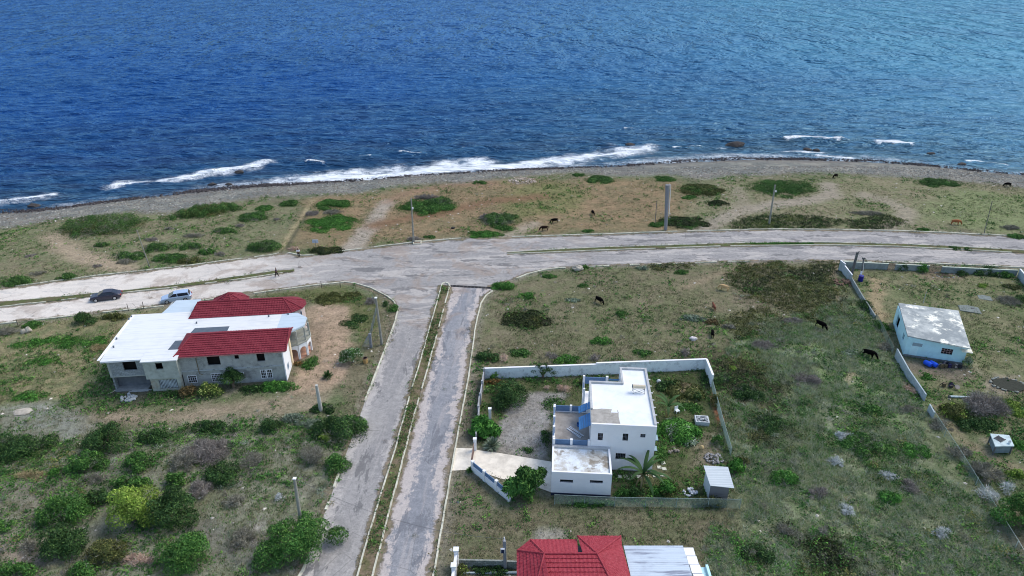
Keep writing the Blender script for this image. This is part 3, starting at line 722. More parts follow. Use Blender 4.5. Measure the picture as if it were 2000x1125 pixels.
def metal_mat(name, c, streak, seam=.9, ang=0.0, amt=.5, bumpy=.5):
    t = NT(name); v = t.map(t.obj(), (1, 1, 1), (0, 0, ang)); x = t.sep(v)
    w = t.math('SINE', t.math('MULTIPLY', x[1], 2 * math.pi / seam)); 
    n = t.noise(1.0, 5, t.map(v, (.25, 3.0, 1)), .65)
    b = t.mix(t.math('MULTIPLY', t.rng(n, .5, .68), amt), c, streak); b = t.mix(t.math('MULTIPLY', t.rng(w, .93, 1), .25), b, streak)
    b = t.mix(t.math('MULTIPLY', t.rng(t.noise(.3, 5), .5, .7), .25), b, streak)
    t.col(b); t.rough(.55, .3); t.bump(t.math('SINE', t.math('MULTIPLY', x[1], 2 * math.pi / .23)), bumpy, .02); return t.m
WHITE_METAL = metal_mat('white_roof_metal', S(208, 210, 207), S(172, 178, 180))
PALE_METAL = metal_mat('pale_roof_metal', S(178, 192, 200), S(150, 166, 176))
OLD_METAL = metal_mat('streaked_roof_metal', S(178, 190, 200), S(112, 118, 134), 1.0, 0, .95)
CONC = plain('grey_render', S(156, 158, 154), .92, .16, 1.5, dirt=S(96, 98, 96), dscale=.7, damt=.75, bump=.2)
BLOCK = None
def block_mat(name, c, c2, mort, w=.4, h=.2, dirt=S(96, 98, 88), damt=.5):
    t = NT(name); x = t.sep(t.obj()); u = t.math('ADD', x[0], x[1])
    cv = t.n('CombineXYZ'); t.L(u, cv.inputs[0]); t.L(x[2], cv.inputs[1])
    br = t.n('TexBrick'); t.L(cv.outputs[0], br.inputs['Vector']); br.inputs['Scale'].default_value = 1.0
    br.inputs['Brick Width'].default_value = w; br.inputs['Row Height'].default_value = h; br.inputs['Mortar Size'].default_value = .016; br.inputs['Bias'].default_value = -.2
    for k, q in (('Color1', c), ('Color2', c2), ('Mortar', mort)): br.inputs[k].default_value = (*q, 1)
    b = t.mix(t.math('MULTIPLY', t.rng(t.noise(.8, 6, None, .7), .45, .65), damt), br.outputs['Color'], dirt)
    b = t.mix(1.0, b, t.val(t.rng(t.noise(5, 4), .3, .7, .85, 1.1)), 'MULTIPLY'); t.col(b); t.rough(.95, .1); return t.m
BLOCK = block_mat('concrete_block', S(150, 156, 158), S(134, 140, 144), S(110, 114, 114))
BLOCK_OLD = block_mat('weathered_block', S(142, 146, 140), S(116, 122, 116), S(92, 96, 90), dirt=S(74, 80, 66), damt=.7)
GLASS = plain('dark_glass', S(20, 23, 28), .2, .2, 1.0, .5); VOID = plain('room_shade_paint', S(26, 24, 24), .9, .1)  # the second one paints the shade of unlit rooms as near-black
WPAINT = plain('white_paint', S(226, 230, 236), .8, .04, 1.0, dirt=S(188, 194, 200), dscale=.5, damt=.35)
FRAME_W = plain('white_frame', S(220, 226, 230), .6, .05)
DARKFELT = plain('dark_roof_felt', S(84, 94, 104), .9, .12, 2.0)
TERRA = plain('terracotta_floor', S(186, 142, 118), .8, .15, 2.5)

# ---------------------------------------------------------------- 1. two-storey house with red tiled slopes
h1 = thing('unfinished_house', 'large two-storey grey house with red tiled slopes and a broad white metal roof', 'house', (*W1.o, 0), W1.a)
def wp(px, py, b=0.0): return W1.wall(px, py, b)
def op(x0, y0, x1, y1, b=0.0):
    p, q = wp(x0, y0, b), wp(x1, y1, b); m = wp((x0 + x1) / 2, (y0 + y1) / 2, b)
    w = abs(q[0] - p[0]) * 1.04; h = abs(p[1] - q[1]) * 1.06; return (m[0] - w / 2, m[0] + w / 2, m[1] - h / 2, m[1] + h / 2)
ops = [op(403, 697, 431, 712), op(457, 694, 467, 701), op(500, 691, 518, 705)]
gr1 = [op(367, 735, 385, 746), op(413, 731, 436, 743), op(467, 728, 476, 734), op(509.5, 724, 532, 737)]
mb = MB(); wall_open(mb, -12.75, 0, 0, 4.75, 0, .2, ops + gr1); mb.build('front_wall', CONC, h1)
mb = MB(); mb.box(-12.75, .05, -.09, -.003, 2.26, 2.4); mb.build('ledge', plain('ledge_render', S(166, 172, 172), .9, .15, 2.0, dirt=S(70, 70, 68), dscale=.9, damt=.8), h1)
xp = wp(387, 715)[0]; mb = MB(); mb.tube([(xp + .35, -.16, 1.75), (xp, -.16, 1.95), (xp, -.16, 4.3)], .05); mb.build('drain_pipe', plain('old_pipe', S(110, 100, 80), .8), h1)
for i, g in enumerate(gr1): grille(h1, *g, .04, (4, 7, 2, 6)[i], (3, 4, 2, 3)[i], FRAME_W, GLASS)
mb = MB(); mb.box(gr1[3][0] * .5 + gr1[3][1] * .5 - .07, gr1[3][0] * .5 + gr1[3][1] * .5 + .07, -.035, .06, gr1[3][2], gr1[3][3]); mb.build('window_mullion', FRAME_W, h1)
mb = MB(); mb.box(-12.6, -.3, .5, .55, .05, 4.6); mb.build('shade_backing', VOID, h1)  # added near-black sheet: room shade painted behind the front openings
# left wing, front
B1 = op(238, 707, 268, 722); mb = MB(); wall_open(mb, -21.4, -16.85, 2.2, 4.65, .0, .2, [B1]); mb.build('block_wall', BLOCK, h1)
mb = MB(); mb.box(-21.45, -16.8, -.02, 1.2, 2.05, 2.2); mb.box(-21.42, -21.15, -.045, -.003, 2.21, 4.64); mb.build('floor_beam', plain('beam_concrete', S(160, 164, 158), .9, .15, 1.6), h1)
mb = MB(); mb.box(-21.1, -16.8, .75, .9, 0, 2.05); mb.build('recessed_wall', plain('dark_render', S(98, 102, 106), .9, .18, 1.2, dirt=S(64, 66, 68), dscale=.7, damt=.6), h1)
mb = MB(); mb.box(-21.3, -17.2, -.25, .74, 0, .22); mb.build('base_slab', plain('slab_concrete', S(130, 132, 130), .9, .2, 1.5), h1)
B2 = op(302, 710, 319, 721, -.9); mb = MB(); wall_open(mb, -16.8, -12.72, 2.15, 4.6, -.9, .2, [B2])
mb.box(-16.8, -16.6, -.7, .0, 2.15, 4.6); mb.box(-12.92, -12.72, -.7, 0, 2.15, 4.6); mb.box(-16.8, -12.72, -.9, 0, 2.0, 2.147); mb.build('block_wall', plain('stained_render', S(160, 166, 158), .92, .15, 1.4, dirt=S(120, 126, 112), dscale=.9, damt=.7), h1)
mb = MB(); mb.box(-21.2, -12.8, .6, .64, 2.3, 4.6); mb.build('shade_backing', VOID, h1)  # same near-black sheet, painting the shade inside the left wing
V = op(309, 740, 350, 762, -.7); mb = MB(); wall_open(mb, -16.5, -12.85, 0, 1.995, -.7, .2, [(V[0], V[1], max(.35, V[2]), min(1.7, V[3]))]); mb.box(-16.5, -16.3, -.5, .7, 0, 1.99); mb.box(-13.05, -12.85, -.5, 0, 0, 1.99); mb.build('vent_surround', plain('vent_render', S(164, 168, 156), .9, .2, 1.4, dirt=S(140, 116, 92), dscale=.6, damt=.6), h1)
grille(h1, V[0], V[1], max(.35, V[2]), min(1.7, V[3]), -.62, 13, 8, plain('vent_block', S(196, 206, 208), .9, .1), VOID, .03, 'vent_grille')  # near-black pane paints the shade in the vent holes
# other walls
mb = MB(); mb.box(-21.4, -21.2, .205, 11.4, 0, 4.65); mb.build('side_wall', BLOCK, h1)
mb = MB(); mb.box(-21.2, -14.2, 11.2, 11.4, 0, 4.65); mb.box(-14.2, -14.0, 11.2, 14.3, 0, 4.7); mb.box(-14, -1.6, 14.2, 14.4, 0, 4.7); mb.build('back_wall', CONC, h1)
mb = MB(); mb.box(-18.2, -18.0, 11.4, 15.4, 0, 4.6); mb.box(-18, -14.3, 15.2, 15.4, 0, 4.6); mb.build('porch_wall', CONC, h1)
MB().box(-.2, 0, .2, 4.3, 0, 4.6).build('side_wall', CONC, h1); MB().box(-.2, .0, 9.6, 14.2, 0, 4.7).build('side_wall', CONC, h1)
mb = MB(); mb.box(.003, .14, -.12, 3.4, 0, 4.5); mb.build('white_side_wall', WPAINT, h1)
q = W1.side(555, 711, .15); mb = MB(); mb.box(.145, .17, .95, 1.75, .95, 1.75); mb.build('window', plain('blue_grey_pane', S(118, 134, 152), .4, .1), h1)
mb = MB(); mb.box(-.2, .3, 3.4, 4.0, 0, 4.4); mb.build('corner_wall', plain('peach_paint', S(222, 196, 160), .85, .1), h1)
mb = MB(); mb.box(-3.2, -3.0, 4.3, 9.6, 0, 4.65); mb.build('balcony_wall', plain('balcony_render', S(150, 150, 142), .9, .15), h1)
mb = MB(); mb.prism([(-3.1, 4.3), (-.3, 4.2), (.9, 4.7), (1.85, 5.7), (2.2, 7), (1.85, 8.3), (.9, 9.3), (-.3, 9.7), (-3.1, 9.6)], .0, .18); mb.build('porch_floor', TERRA, h1)
# arcade ring
angs = [-90, -60, -30, 0, 30, 60, 90]; ring = [(-.3 + 2.6 * math.cos(R(g)), 7 + 2.6 * math.sin(R(g))) for g in angs]
mb = MB()
for p, q in zip(ring, ring[1:]):
    d = Vector((q[0] - p[0], q[1] - p[1])); L = d.length; d /= L; nn = Vector((d.y, -d.x)) * .12; r = L / 2 - .14; zs = 1.35
    prof = [(0, 0.18), (.14, .18)] ; arch = [(L / 2 + r * math.cos(math.pi - math.pi * k / 10), zs + min(r, .72) * math.sin(math.pi * k / 10)) for k in range(11)]
    lower = [(.14, .18)] + arch + [(L - .14, .18)]
    def W(u, z, s): return (p[0] + d.x * u + nn.x * s, p[1] + d.y * u + nn.y * s, z)
    for s in (-1, 1):
        for (u0, z0), (u1, z1) in zip(arch, arch[1:]): mb.poly([W(u0, z0, s), W(u1, z1, s), W(u1, 2.42, s), W(u0, 2.42, s)])
        mb.poly([W(0, .18, s), W(.14, .18, s), W(.14, 2.42, s), W(0, 2.42, s)]); mb.poly([W(L - .14, .18, s), W(L, .18, s), W(L, 2.42, s), W(L - .14, 2.42, s)])
    for (u0, z0), (u1, z1) in zip(lower, lower[1:]): mb.poly([W(u0, z0, -1), W(u0, z0, 1), W(u1, z1, 1), W(u1, z1, -1)])
mb.build('arcade', WPAINT, h1)
outer = [(-.3 + 2.8 * math.cos(R(g)), 7 + 2.8 * math.sin(R(g))) for g in angs]
mb = MB(); mb.prism([(-3.0, 4.25), (-.3, 4.2)] + outer[1:-1] + [(-.3, 9.75), (-3.0, 9.6)], 2.42, 2.6); mb.build('balcony_floor', plain('balcony_concrete', S(150, 152, 142), .92, .15, 1.5, dirt=S(118, 120, 108), dscale=.8, damt=.6), h1)
for p in ring[1:-1] + [(-.2, 4.5)]:
    m_ = MB(); m_.box(p[0] - .09, p[0] + .09, p[1] - .09, p[1] + .09, 2.6, 4.58); m_.build('balcony_post', plain('post_concrete', S(156, 158, 150), .9, .12), h1)
mb = MB()
for p, q in zip(ring, ring[1:]):
    mb.tube([(p[0], p[1], 3.3), (q[0], q[1], 3.3)], .06, 5)
mb.build('balcony_rail', plain('rail_concrete', S(140, 142, 136), .9, .1), h1)
# roofs
wr = [(-21.9, -.5), (-12.85, -.5), (-12.85, 2.5), (-.9, 2.5), (-.9, 10.2), (-13.9, 10.2), (-13.9, 11.6), (-22.4, 11.6)]
mb = MB(); mb.prism(ccw(wr), 4.68, 4.8); mb.build('white_roof', WHITE_METAL, h1)
mb = MB(); mb.prism([(-16.95, -1.12), (-12.55, -1.12), (-12.55, 1.15), (-16.95, 1.15)], 4.62, [4.76, 4.76, 4.95, 4.95]); mb.build('lean_to_roof', WHITE_METAL, h1)
mb = MB(); mb.box(-21.85, -12.9, -.56, -.5, 4.6, 4.82); mb.box(-22.3, -22.0, -.3, 11.5, 4.802, 4.86); mb.build('fascia', FRAME_W, h1)
mb = MB(); mb.prism(ccw([(-18.4, 11.61), (-13.91, 11.61), (-14.2, 15.7), (-17.7, 15.7)]), 4.6, [4.78, 4.78, 4.62, 4.62]); mb.build('porch_roof', PALE_METAL, h1)
oc = [(-.5 + 2.75 * math.cos(R(g)), 7.0 + 2.75 * math.sin(R(g))) for g in (-112, -67.5, -22.5, 22.5, 67.5, 112)]
mb = MB(); mb.prism(oc, 4.6, 4.83); mb.build('octagon_roof', PALE_METAL, h1)
def slab(mb, e0, e1, r1, r0):  # underside of a slope
    mb.poly([e0, e1, r1, r0])
Z1, Y1 = 5.85, 3.1
mb = MB(); tile_slope(mb, (-13.15, -.4, 4.68), (.65, -.4, 4.68), (-11.6, Y1, Z1), (.65, Y1, Z1)); tile_slope(mb, (.65, 5.0, 4.98), (-13.0, 5.0, 4.98), (.65, Y1, Z1), (-11.6, Y1, Z1), .5)
tile_slope(mb, (-13.0, 5.0, 4.98), (-13.15, -.4, 4.68), (-11.6, Y1, Z1), (-11.6, Y1, Z1)); ridge(mb, [(-11.6, Y1, Z1), (.65, Y1, Z1)]); ridge(mb, [(-13.15, -.4, 4.68), (-11.6, Y1, Z1)]); ridge(mb, [(.65, -.4, 4.68), (.65, Y1, Z1), (.65, 5, 4.98)], .1)
mb.poly([(.6, -.35, 4.66), (.6, 5, 4.9), (.6, Y1, Z1)]); rf = mb.build('tiled_roof', TILE, h1)
mb = MB(); mb.box(-13.1, .6, -.44, -.37, 4.55, 4.69); mb.build('fascia', plain('pink_fascia', S(176, 120, 116), .8), rf)
Z2, Y2 = 5.95, 12.0
ee = [(-1.6 + 3.0 * math.cos(R(g)), Y2 + 2.65 * math.sin(R(g))) for g in (-62, -28, 0, 28, 62)]
ee = [(-.82, 9.5)] + [(x, y) for x, y in ee[0:]] + [(-.82, 14.5)]
mb = MB(); tile_slope(mb, (-14.1, 9.45, 4.8), (-.82, 9.45, 4.8), (-13.45, Y2, Z2), (-1.7, Y2, Z2)); tile_slope(mb, (-.82, 14.55, 4.8), (-14.1, 14.55, 4.8), (-1.7, Y2, Z2), (-13.45, Y2, Z2), .5)
ap = (-1.7, Y2, Z2)
for p, q in zip(ee, ee[1:]): tile_slope(mb, (*p, 4.8), (*q, 4.8), ap, ap)
tile_slope(mb, (-14.1, 14.55, 4.8), (-14.1, 9.45, 4.8), (-13.45, Y2, Z2), (-13.45, Y2, Z2)); ridge(mb, [(-13.45, Y2, Z2), ap])
for p in (ee[1], ee[2], ee[4]): ridge(mb, [(*p, 4.82), ap], .08)
mb.build('tiled_roof', TILE, h1)
mb = MB(); oct3 = [(x, y) for x, y in ee[1:-1]]; mb.prism(ccw([(-1.7, 9.8)] + [(x - .3, 12 + (y - 12) * .88) for x, y in oct3] + [(-1.7, 14.2)]), 0, 4.75); mb.build('bay_wall', plain('bay_render', S(190, 176, 170), .9, .1), h1)
for x in (-.4, .95): m_ = MB(); m_.box(x - .09, x + .09, 9.9, 10.05, 3.6, 4.75); m_.build('bay_post', DARKFELT, h1)
t3 = W1.px(446, 572, 6.3); c3 = (t3[0], t3[1]); o3 = [(c3[0] + 2.7 * math.cos(R(22.5 + 45 * k)), c3[1] + 2.7 * math.sin(R(22.5 + 45 * k))) for k in range(8)]
mb = MB()
for k in range(8): tile_slope(mb, (*o3[k], 4.9), (*o3[(k + 1) % 8], 4.9), (*c3, 6.3), (*c3, 6.3)); ridge(mb, [(*o3[k], 4.92), (*c3, 6.32)], .06)
mb.build('turret_roof', TILE, h1)
mb = MB(); mb.prism([(c3[0] + 2.4 * math.cos(R(22.5 + 45 * k)), c3[1] + 2.4 * math.sin(R(22.5 + 45 * k))) for k in range(8)], 0, 4.88); mb.build('turret_wall', plain('turret_render', S(196, 186, 178), .9, .1), h1)
mb = MB(); mb.prism(ccw([(-14.5, -.1), (-13.25, -.1), (-12.9, 3.6), (-14.1, 3.6)]), 4.803, 4.84); mb.prism(ccw([(-12.8, 5.02), (-8.0, 5.02), (-8.0, 6.7), (-12.5, 6.7)]), 4.803, 4.84); mb.build('roof_felt', DARKFELT, h1)
for p in ((257, 619), (252, 624), (228, 662), (222, 678), (384, 631), (525, 618), (563, 614)):
    q = W1.px(*p, 4.85); m_ = MB(); m_.lathe([(.1, 4.8), (.1, 5.0), (.13, 5.02), (.02, 5.08)], 8, q); m_.build('roof_vent', DARKFELT, h1)

# ---------------------------------------------------------------- 2. white flat-roofed house
h2 = thing('white_house', 'white two-storey flat-roofed house with blue shutters and a lower garage block', 'house', (*W2.o, 0), W2.a)
ZR = 6.0; ZP = 6.22
def op2(x0, y0, x1, y1, b=0.0):
    p, q = W2.wall(x0, y0, b), W2.wall(x1, y1, b); return (min(p[0], q[0]), max(p[0], q[0]), min(p[1], q[1]), max(p[1], q[1]))
zz = 400 / 1406 * 320 / 320
def z2(x, y): return (1060 + x / 3.515, 690 + y / 3.515)
w_ops = [op2(*z2(380, 548), *z2(411, 597)), op2(*z2(551, 551), *z2(584, 600)), op2(*z2(672, 554), *z2(704, 578)), op2(*z2(502, 685), *z2(566, 728))]
mb = MB(); wall_open(mb, 0, 6.85, 0, ZP - .12, 0, .2, w_ops); mb.build('front_wall', WPAINT, h2)
IRON = plain('window_iron', S(92, 96, 104), .6)
for i, g in enumerate(w_ops): grille(h2, *g, .05, (4, 4, 3, 6)[i], (2, 2, 2, 2)[i], IRON, GLASS, .0)
mb = MB(); mb.box(0, .2, .2, 7.8, 0, ZR - .01); mb.box(6.65, 6.85, .2, 10.9, 0, ZR - .01); mb.box(.2, 3.9, 7.6, 7.8, 0, ZR - .01); mb.box(3.7, 3.9, 7.8, 10.9, 0, ZR - .01); mb.box(3.9, 6.65, 10.7, 10.9, 0, ZR - .01); mb.build('outer_wall', WPAINT, h2)
mb = MB(); mb.box(.3, 6.6, .6, .65, 0, 5.8); mb.build('shade_backing', VOID, h2)  # added dark sheet, painted shade behind the front windows
RW = plain('white_roof_paint', S(214, 217, 217), .75, .05, .6, dirt=S(196, 203, 208), dscale=.4, damt=.6)
foot2 = [(.02, .2), (6.83, .2), (6.83, 10.88), (3.72, 10.88), (3.72, 7.78), (.02, 7.78)]
mb = MB(); mb.prism(foot2, ZR - .2, ZR); mb.build('roof_slab', RW, h2)
PAR = plain('parapet_concrete', S(170, 172, 172), .9, .12, 1.5, dirt=S(130, 130, 128), dscale=.7, damt=.5)
mb = MB(); mb.box(6.6, 6.86, .21, 10.92, ZR, ZP); mb.box(3.68, 6.59, 10.66, 10.92, ZR, ZP); mb.box(3.68, 3.92, 7.56, 10.65, ZR, ZP + .03); mb.box(-.02, 3.67, 7.56, 7.82, ZR, ZP); mb.box(-.02, .22, 2.6, 7.55, ZR, ZP); mb.build('parapet', PAR, h2)
PATCH = plain('bare_screed', S(158, 154, 146), .95, .2, 1.4, dirt=S(120, 116, 108), dscale=.8, damt=.7)
mb = MB(); mb.prism([(.0, .14), (3.05, .2), (2.95, 1.5), (3.0, 2.3), (2.9, 2.75), (2.0, 2.8), (1.2, 2.85), (.7, 2.7), (.0, 2.72)], ZR + .001, ZR + .016); mb.build('roof_screed', PATCH, h2)
mb = MB(); mb.prism([(2.15, 2.2), (2.9, 2.2), (2.85, 2.75), (2.3, 2.76)], ZR + .018, ZR + .03); mb.build('roof_screed', RW, h2)
# garage block with terrace above the ground floor
g_ops = [op2(*z2(120, 866), *z2(207, 889), -4.3), op2(*z2(324, 871), *z2(412, 893), -4.3)]
mb = MB(); wall_open(mb, -4.05, 2.1, .0, 3.15, -4.3, .2, g_ops); mb.box(-4.05, -3.85, -4.1, -.35, 0, 3.15); mb.box(1.9, 2.1, -4.1, -.02, 0, 3.15); mb.build('garage_wall', WPAINT, h2)
for g in g_ops: grille(h2, *g, -4.22, 1, 1, IRON, GLASS, .0)
mb = MB(); mb.box(-4.06, 2.11, -4.34, -4.305, 0, .36); mb.build('plinth', plain('navy_plinth', S(40, 46, 66), .8), h2)
def roof_stain():
    t = NT('stained_roof'); n = t.noise(.55, 6, None, .65); m = t.noise(1.6, 5, None, .7)
    c = t.mix(t.rng(n, .42, .56), S(206, 212, 214), S(176, 174, 166)); c = t.mix(t.math('MULTIPLY', t.rng(t.noise(.5, 6, t.map(t.pos, (1, 1, 1), (0, 0, 0), (9, 3, 0)), .65), .52, .6), .8), c, S(120, 110, 96))
    c = t.mix(1.0, c, t.val(t.rng(m, .3, .7, .9, 1.06)), 'MULTIPLY'); t.col(c); t.rough(.85, .2); return t.m
STAIN = roof_stain()
mb = MB(); mb.box(-3.84, 1.89, -4.09, -.36, 2.75, 2.93); mb.build('garage_roof', STAIN, h2)
mb = MB(); mb.box(-4.05, 2.1, -.34, -.02, 2.75, 3.17); mb.build('parapet', PAR, h2)
mb = MB(); mb.box(-4.05, -3.85, .0, 6.3, 0, 2.75); mb.box(-3.85, 0, 6.1, 6.3, 0, 2.75); mb.build('lower_wall', WPAINT, h2)
mb = MB(); mb.box(-4.05, -.003, -.018, 6.3, 2.75, 2.92); mb.build('terrace_floor', plain('terrace_screed', S(148, 144, 138), .92, .2, .9, dirt=S(112, 106, 100), dscale=.6, damt=.6), h2)
BLUEP = plain('slate_blue_panel', S(96, 122, 152), .7, .1, 2.0); BLUE = plain('bright_blue_metal', S(66, 118, 166), .5, .12, 2.0)
def railing(a0, b0, a1, b1, n, post_ends=True):
    d = Vector((a1 - a0, b1 - b0)); L = d.length; d /= L; nn = Vector((-d.y, d.x))
    for i in range(n + 1):
        x, y = a0 + d.x * L * i / n, b0 + d.y * L * i / n; m_ = MB(); m_.box(x - .13, x + .13, y - .13, y + .13, 2.921, 3.85); m_.build('terrace_post', WPAINT, h2)
    mb = MB(); 
    for k in range(5):
        for i in range(n):
            s0, s1 = L * i / n + .135, L * (i + 1) / n - .135; z = 3.02 + k * .155
            q = [(a0 + d.x * s + nn.x * w, b0 + d.y * s + nn.y * w) for s, w in ((s0, -.035), (s1, -.035), (s1, .035), (s0, .035))]
            mb.prism(ccw(q), z, z + .12)
    mb.build('terrace_rail', BLUEP, h2)
    mb = MB(); q = [(a0 + d.x * s + nn.x * w, b0 + d.y * s + nn.y * w) for s, w in ((.14, -.1), (L - .14, -.1), (L - .14, .1), (.14, .1))]; mb.prism(ccw(q), 2.921, 3.0); mb.build('terrace_kerb', WPAINT, h2)
railing(-3.9, 6.15, -.15, 6.15, 2); railing(-3.9, .12, -.15, .12, 2); railing(-3.92, .45, -3.92, 5.85, 3)
# upper back terrace
mb = MB(); mb.box(-.6, 3.66, 7.83, 10.4, 2.75, 2.92); mb.box(-.6, 3.66, 10.2, 10.4, 0, 2.75); mb.box(-.6, -.4, 7.83, 10.2, 0, 2.75); mb.build('back_block', WPAINT, h2)
def rail_hi(a0, b0, a1, b1, z):
    mb = MB(); d = Vector((a1 - a0, b1 - b0)); L = d.length; d /= L; nn = Vector((-d.y, d.x)) * .035
    for k in range(6): 
        q = [(a0 - nn.x, b0 - nn.y), (a1 - nn.x, b1 - nn.y), (a1 + nn.x, b1 + nn.y), (a0 + nn.x, b0 + nn.y)]; mb.prism(ccw(q), z + k * .16, z + k * .16 + .13)
    mb.build('terrace_rail', BLUEP, h2)
for q in ((-.62, -.36, 10.15, 10.42, 2.92, 5.2), (2.1, 2.4, 10.15, 10.42, 2.92, 5.2), (-.62, -.4, 8.0, 8.2, 2.92, 4.9)): MB().box(*q).build('terrace_post', WPAINT, h2)
rail_hi(-.35, 10.28, 2.08, 10.28, 4.1); rail_hi(-.5, 8.25, -.5, 10.1, 3.4)
mb = MB(); mb.poly([(2.45, 10.35, 4.6), (3.65, 10.35, 4.6), (3.65, 9.6, 5.3), (2.45, 9.6, 5.3)]); o = mb.build('blue_awning', BLUE, h2); so = o.modifiers.new('t', 'SOLIDIFY'); so.thickness = .05
for b0, b1, z in ((1.0, 3.2, 5.15), (3.75, 5.0, 5.3)):
    mb = MB(); n = 5
    for k in range(n):
        t0, t1 = k / n, (k + .86) / n
        mb.poly([(-.02 - 1.25 * t0, b0, z - .75 * t0), (-.02 - 1.25 * t0, b1, z - .75 * t0), (-.02 - 1.25 * t1, b1, z - .75 * t1), (-.02 - 1.25 * t1, b0, z - .75 * t1)])
    o = mb.build('blue_awning', BLUE, h2); so = o.modifiers.new('t', 'SOLIDIFY'); so.thickness = .04
mb = MB()
for k in range(7): MB().tube([(6.86, 1.0 + k * 1.35, 5.85), (7.15, 1.0 + k * 1.35, 5.82)], .05, 6).build('roof_spout', FRAME_W, h2)
SLED = plain('ledge_blue_grey', S(128, 150, 160), .8, .1); MB().box(6.86, 7.3, .8, 1.7, 3.6, 3.68).build('window_ledge', SLED, h2); MB().box(6.86, 7.25, .4, 1.2, 2.5, 2.56).build('window_ledge', SLED, h2)
# water heater on the roof
rt = thing('roof_heater_frame', 'pale tank lying on a thin metal frame on the white roof', 'water heater', (*W2.w(5.35, 5.9), ZR), W2.a)
mb = MB(); mb.tube([(-.55, .3, .78), (.85, .3, .78)], .23, 14); mb.build('tank', plain('beige_tank', S(196, 184, 160), .6, .1), rt)
mb = MB(); mb.tube([(-.62, .3, .78), (-.551, .3, .78)], .24, 14); mb.build('tank_cap', DARKFELT, rt)
for x in (-.5, .8):
    for y in (-.05, .55): m_ = MB(); m_.tube([(x, y, 0), (x, .3 + (y - .3) * .5, .6)], .025, 5); m_.build('leg', DARKFELT, rt)
mb = MB(); mb.tube([(-.5, -.05, .05), (.8, .1, .58)], .018, 5); mb.tube([(.8, -.05, .05), (-.5, .1, .58)], .018, 5); mb.tube([(-.5, .1, .57), (.8, .1, .57)], .02, 5); mb.build('brace', DARKFELT, rt)
# on the terrace
lp, lq = P(1110, 835, 2.95), P(1137, 854, 2.95)
la = math.atan2(lq[1] - lp[1], lq[0] - lp[0]); LL = math.hypot(lq[0] - lp[0], lq[1] - lp[1])
ld = thing('ladder', 'aluminium ladder lying on the terrace floor of the white house', 'ladder', (*lp, 2.93), la)
for y in (-.25, .25): m_ = MB(); m_.box(0, LL, y - .05, y + .05, 0, .09); m_.build('rail', plain('aluminium', S(190, 194, 198), .4), ld)
for k in range(9): m_ = MB(); x = .15 + k * (LL - .3) / 8; m_.box(x - .045, x + .045, -.199, .199, .02, .08); m_.build('rung', MATS.setdefault('al2', plain('aluminium_rung', S(190, 194, 198), .4)), ld)
bq = P(1131, 832, 2.95); bk = thing('bucket', 'blue plastic bucket on the terrace beside the ladder', 'bucket', (*bq, 2.93))
mb = MB(); mb.lathe([(.2, 0), (.27, .38), (.25, .38), (.19, .03)], 14); mb.build('pail', plain('bucket_blue', S(50, 90, 150), .5), bk)
mb = MB(); mb.tube([(-.27, 0, .36), (-.2, .18, .42), (0, .27, .44), (.2, .18, .42), (.27, 0, .36)], .012, 5); mb.build('handle', DARKFELT, bk)

# ---------------------------------------------------------------- 3. small pale blue house
h3 = thing('blue_house', 'small single-storey pale blue house with a stained flat concrete roof', 'house', (*W3.o, 0), W3.a)
PBLUE = plain('pale_blue_paint', S(176, 212, 218), .85, .06, 1.0, dirt=S(150, 184, 190), dscale=.6, damt=.4)
def z3(x, y): return (1740 + x / 7.033, 580 + y / 7.033)
o3w = [op for op in [(lambda p, q: (min(p[0], q[0]), max(p[0], q[0]), min(p[1], q[1]), max(p[1], q[1])))(W3.wall(*z3(706, 700), 0), W3.wall(*z3(836, 797), 0))]]
dr = (lambda p, q: (min(p[0], q[0]), max(p[0], q[0]), min(p[1], q[1]), max(p[1], q[1])))(W3.wall(*z3(304, 625), 0), W3.wall(*z3(425, 685), 0))
mb = MB(); wall_open(mb, 0, 7.3, 0, 2.9, 0, .2, o3w); mb.box(7.1, 7.3, .2, 9.7, 0, 2.9); mb.box(.2, 7.1, 9.5, 9.7, 0, 2.9); mb.build('wall', PBLUE, h3)
mb = MB(); so_ = [(2.2, 2.9, 1.2, 2.1), (5.6, 7.6, .4, 2.3)]
w_ = MB(); wall_open(w_, .2, 9.7, 0, 2.9, 0, .2, [(2.0, 2.9, 1.1, 2.1), (6.4, 8.2, .5, 2.3)]); w_.xf(Matrix.Rotation(R(90), 4, 'Z')); w_.xf(Matrix.Translation((.2, 0, 0))); w_.build('side_wall', PBLUE, h3)
mb = MB(); mb.box(.5, 6.9, .6, .65, .1, 2.8); mb.box(.5, .55, .7, 9.2, .1, 2.8); mb.build('shade_backing', VOID, h3)  # two dark sheets added as painted shade behind window and side openings
grille(h3, *o3w[0], .06, 4, 3, plain('pink_iron', S(170, 140, 140), .7), GLASS, .0)
mb = MB(); mb.box(dr[0], dr[1], -.04, .0, dr[2], dr[3]); mb.build('louvre', plain('grey_louvre', S(134, 150, 156), .7, .15, 9), h3)
mb = MB(); mb.box(dr[0] - .1, dr[1] - .35, -.03, .0, .0, dr[2] - .02); mb.build('door', plain('pale_door', S(186, 216, 222), .7, .05), h3)
def roof3():
    t = NT('bleached_concrete'); v = t.obj(); n = t.noise(.35, 7, t.map(v, (1, 1, 1), (0, 0, .3)), .68, .1)
    c = t.mix(t.rng(n, .42, .62), S(132, 138, 138), S(170, 174, 170)); c = t.mix(t.rng(t.noise(.42, 6, t.map(v, (1, 1, 1), (0, 0, 0), (4, 2, 0)), .7, .15), .53, .63), c, S(222, 220, 206))
    c = t.mix(1.0, c, t.val(t.rng(t.noise(6, 4, None, .7), .3, .7, .9, 1.06)), 'MULTIPLY'); t.col(c); t.rough(.9, .2); return t.m
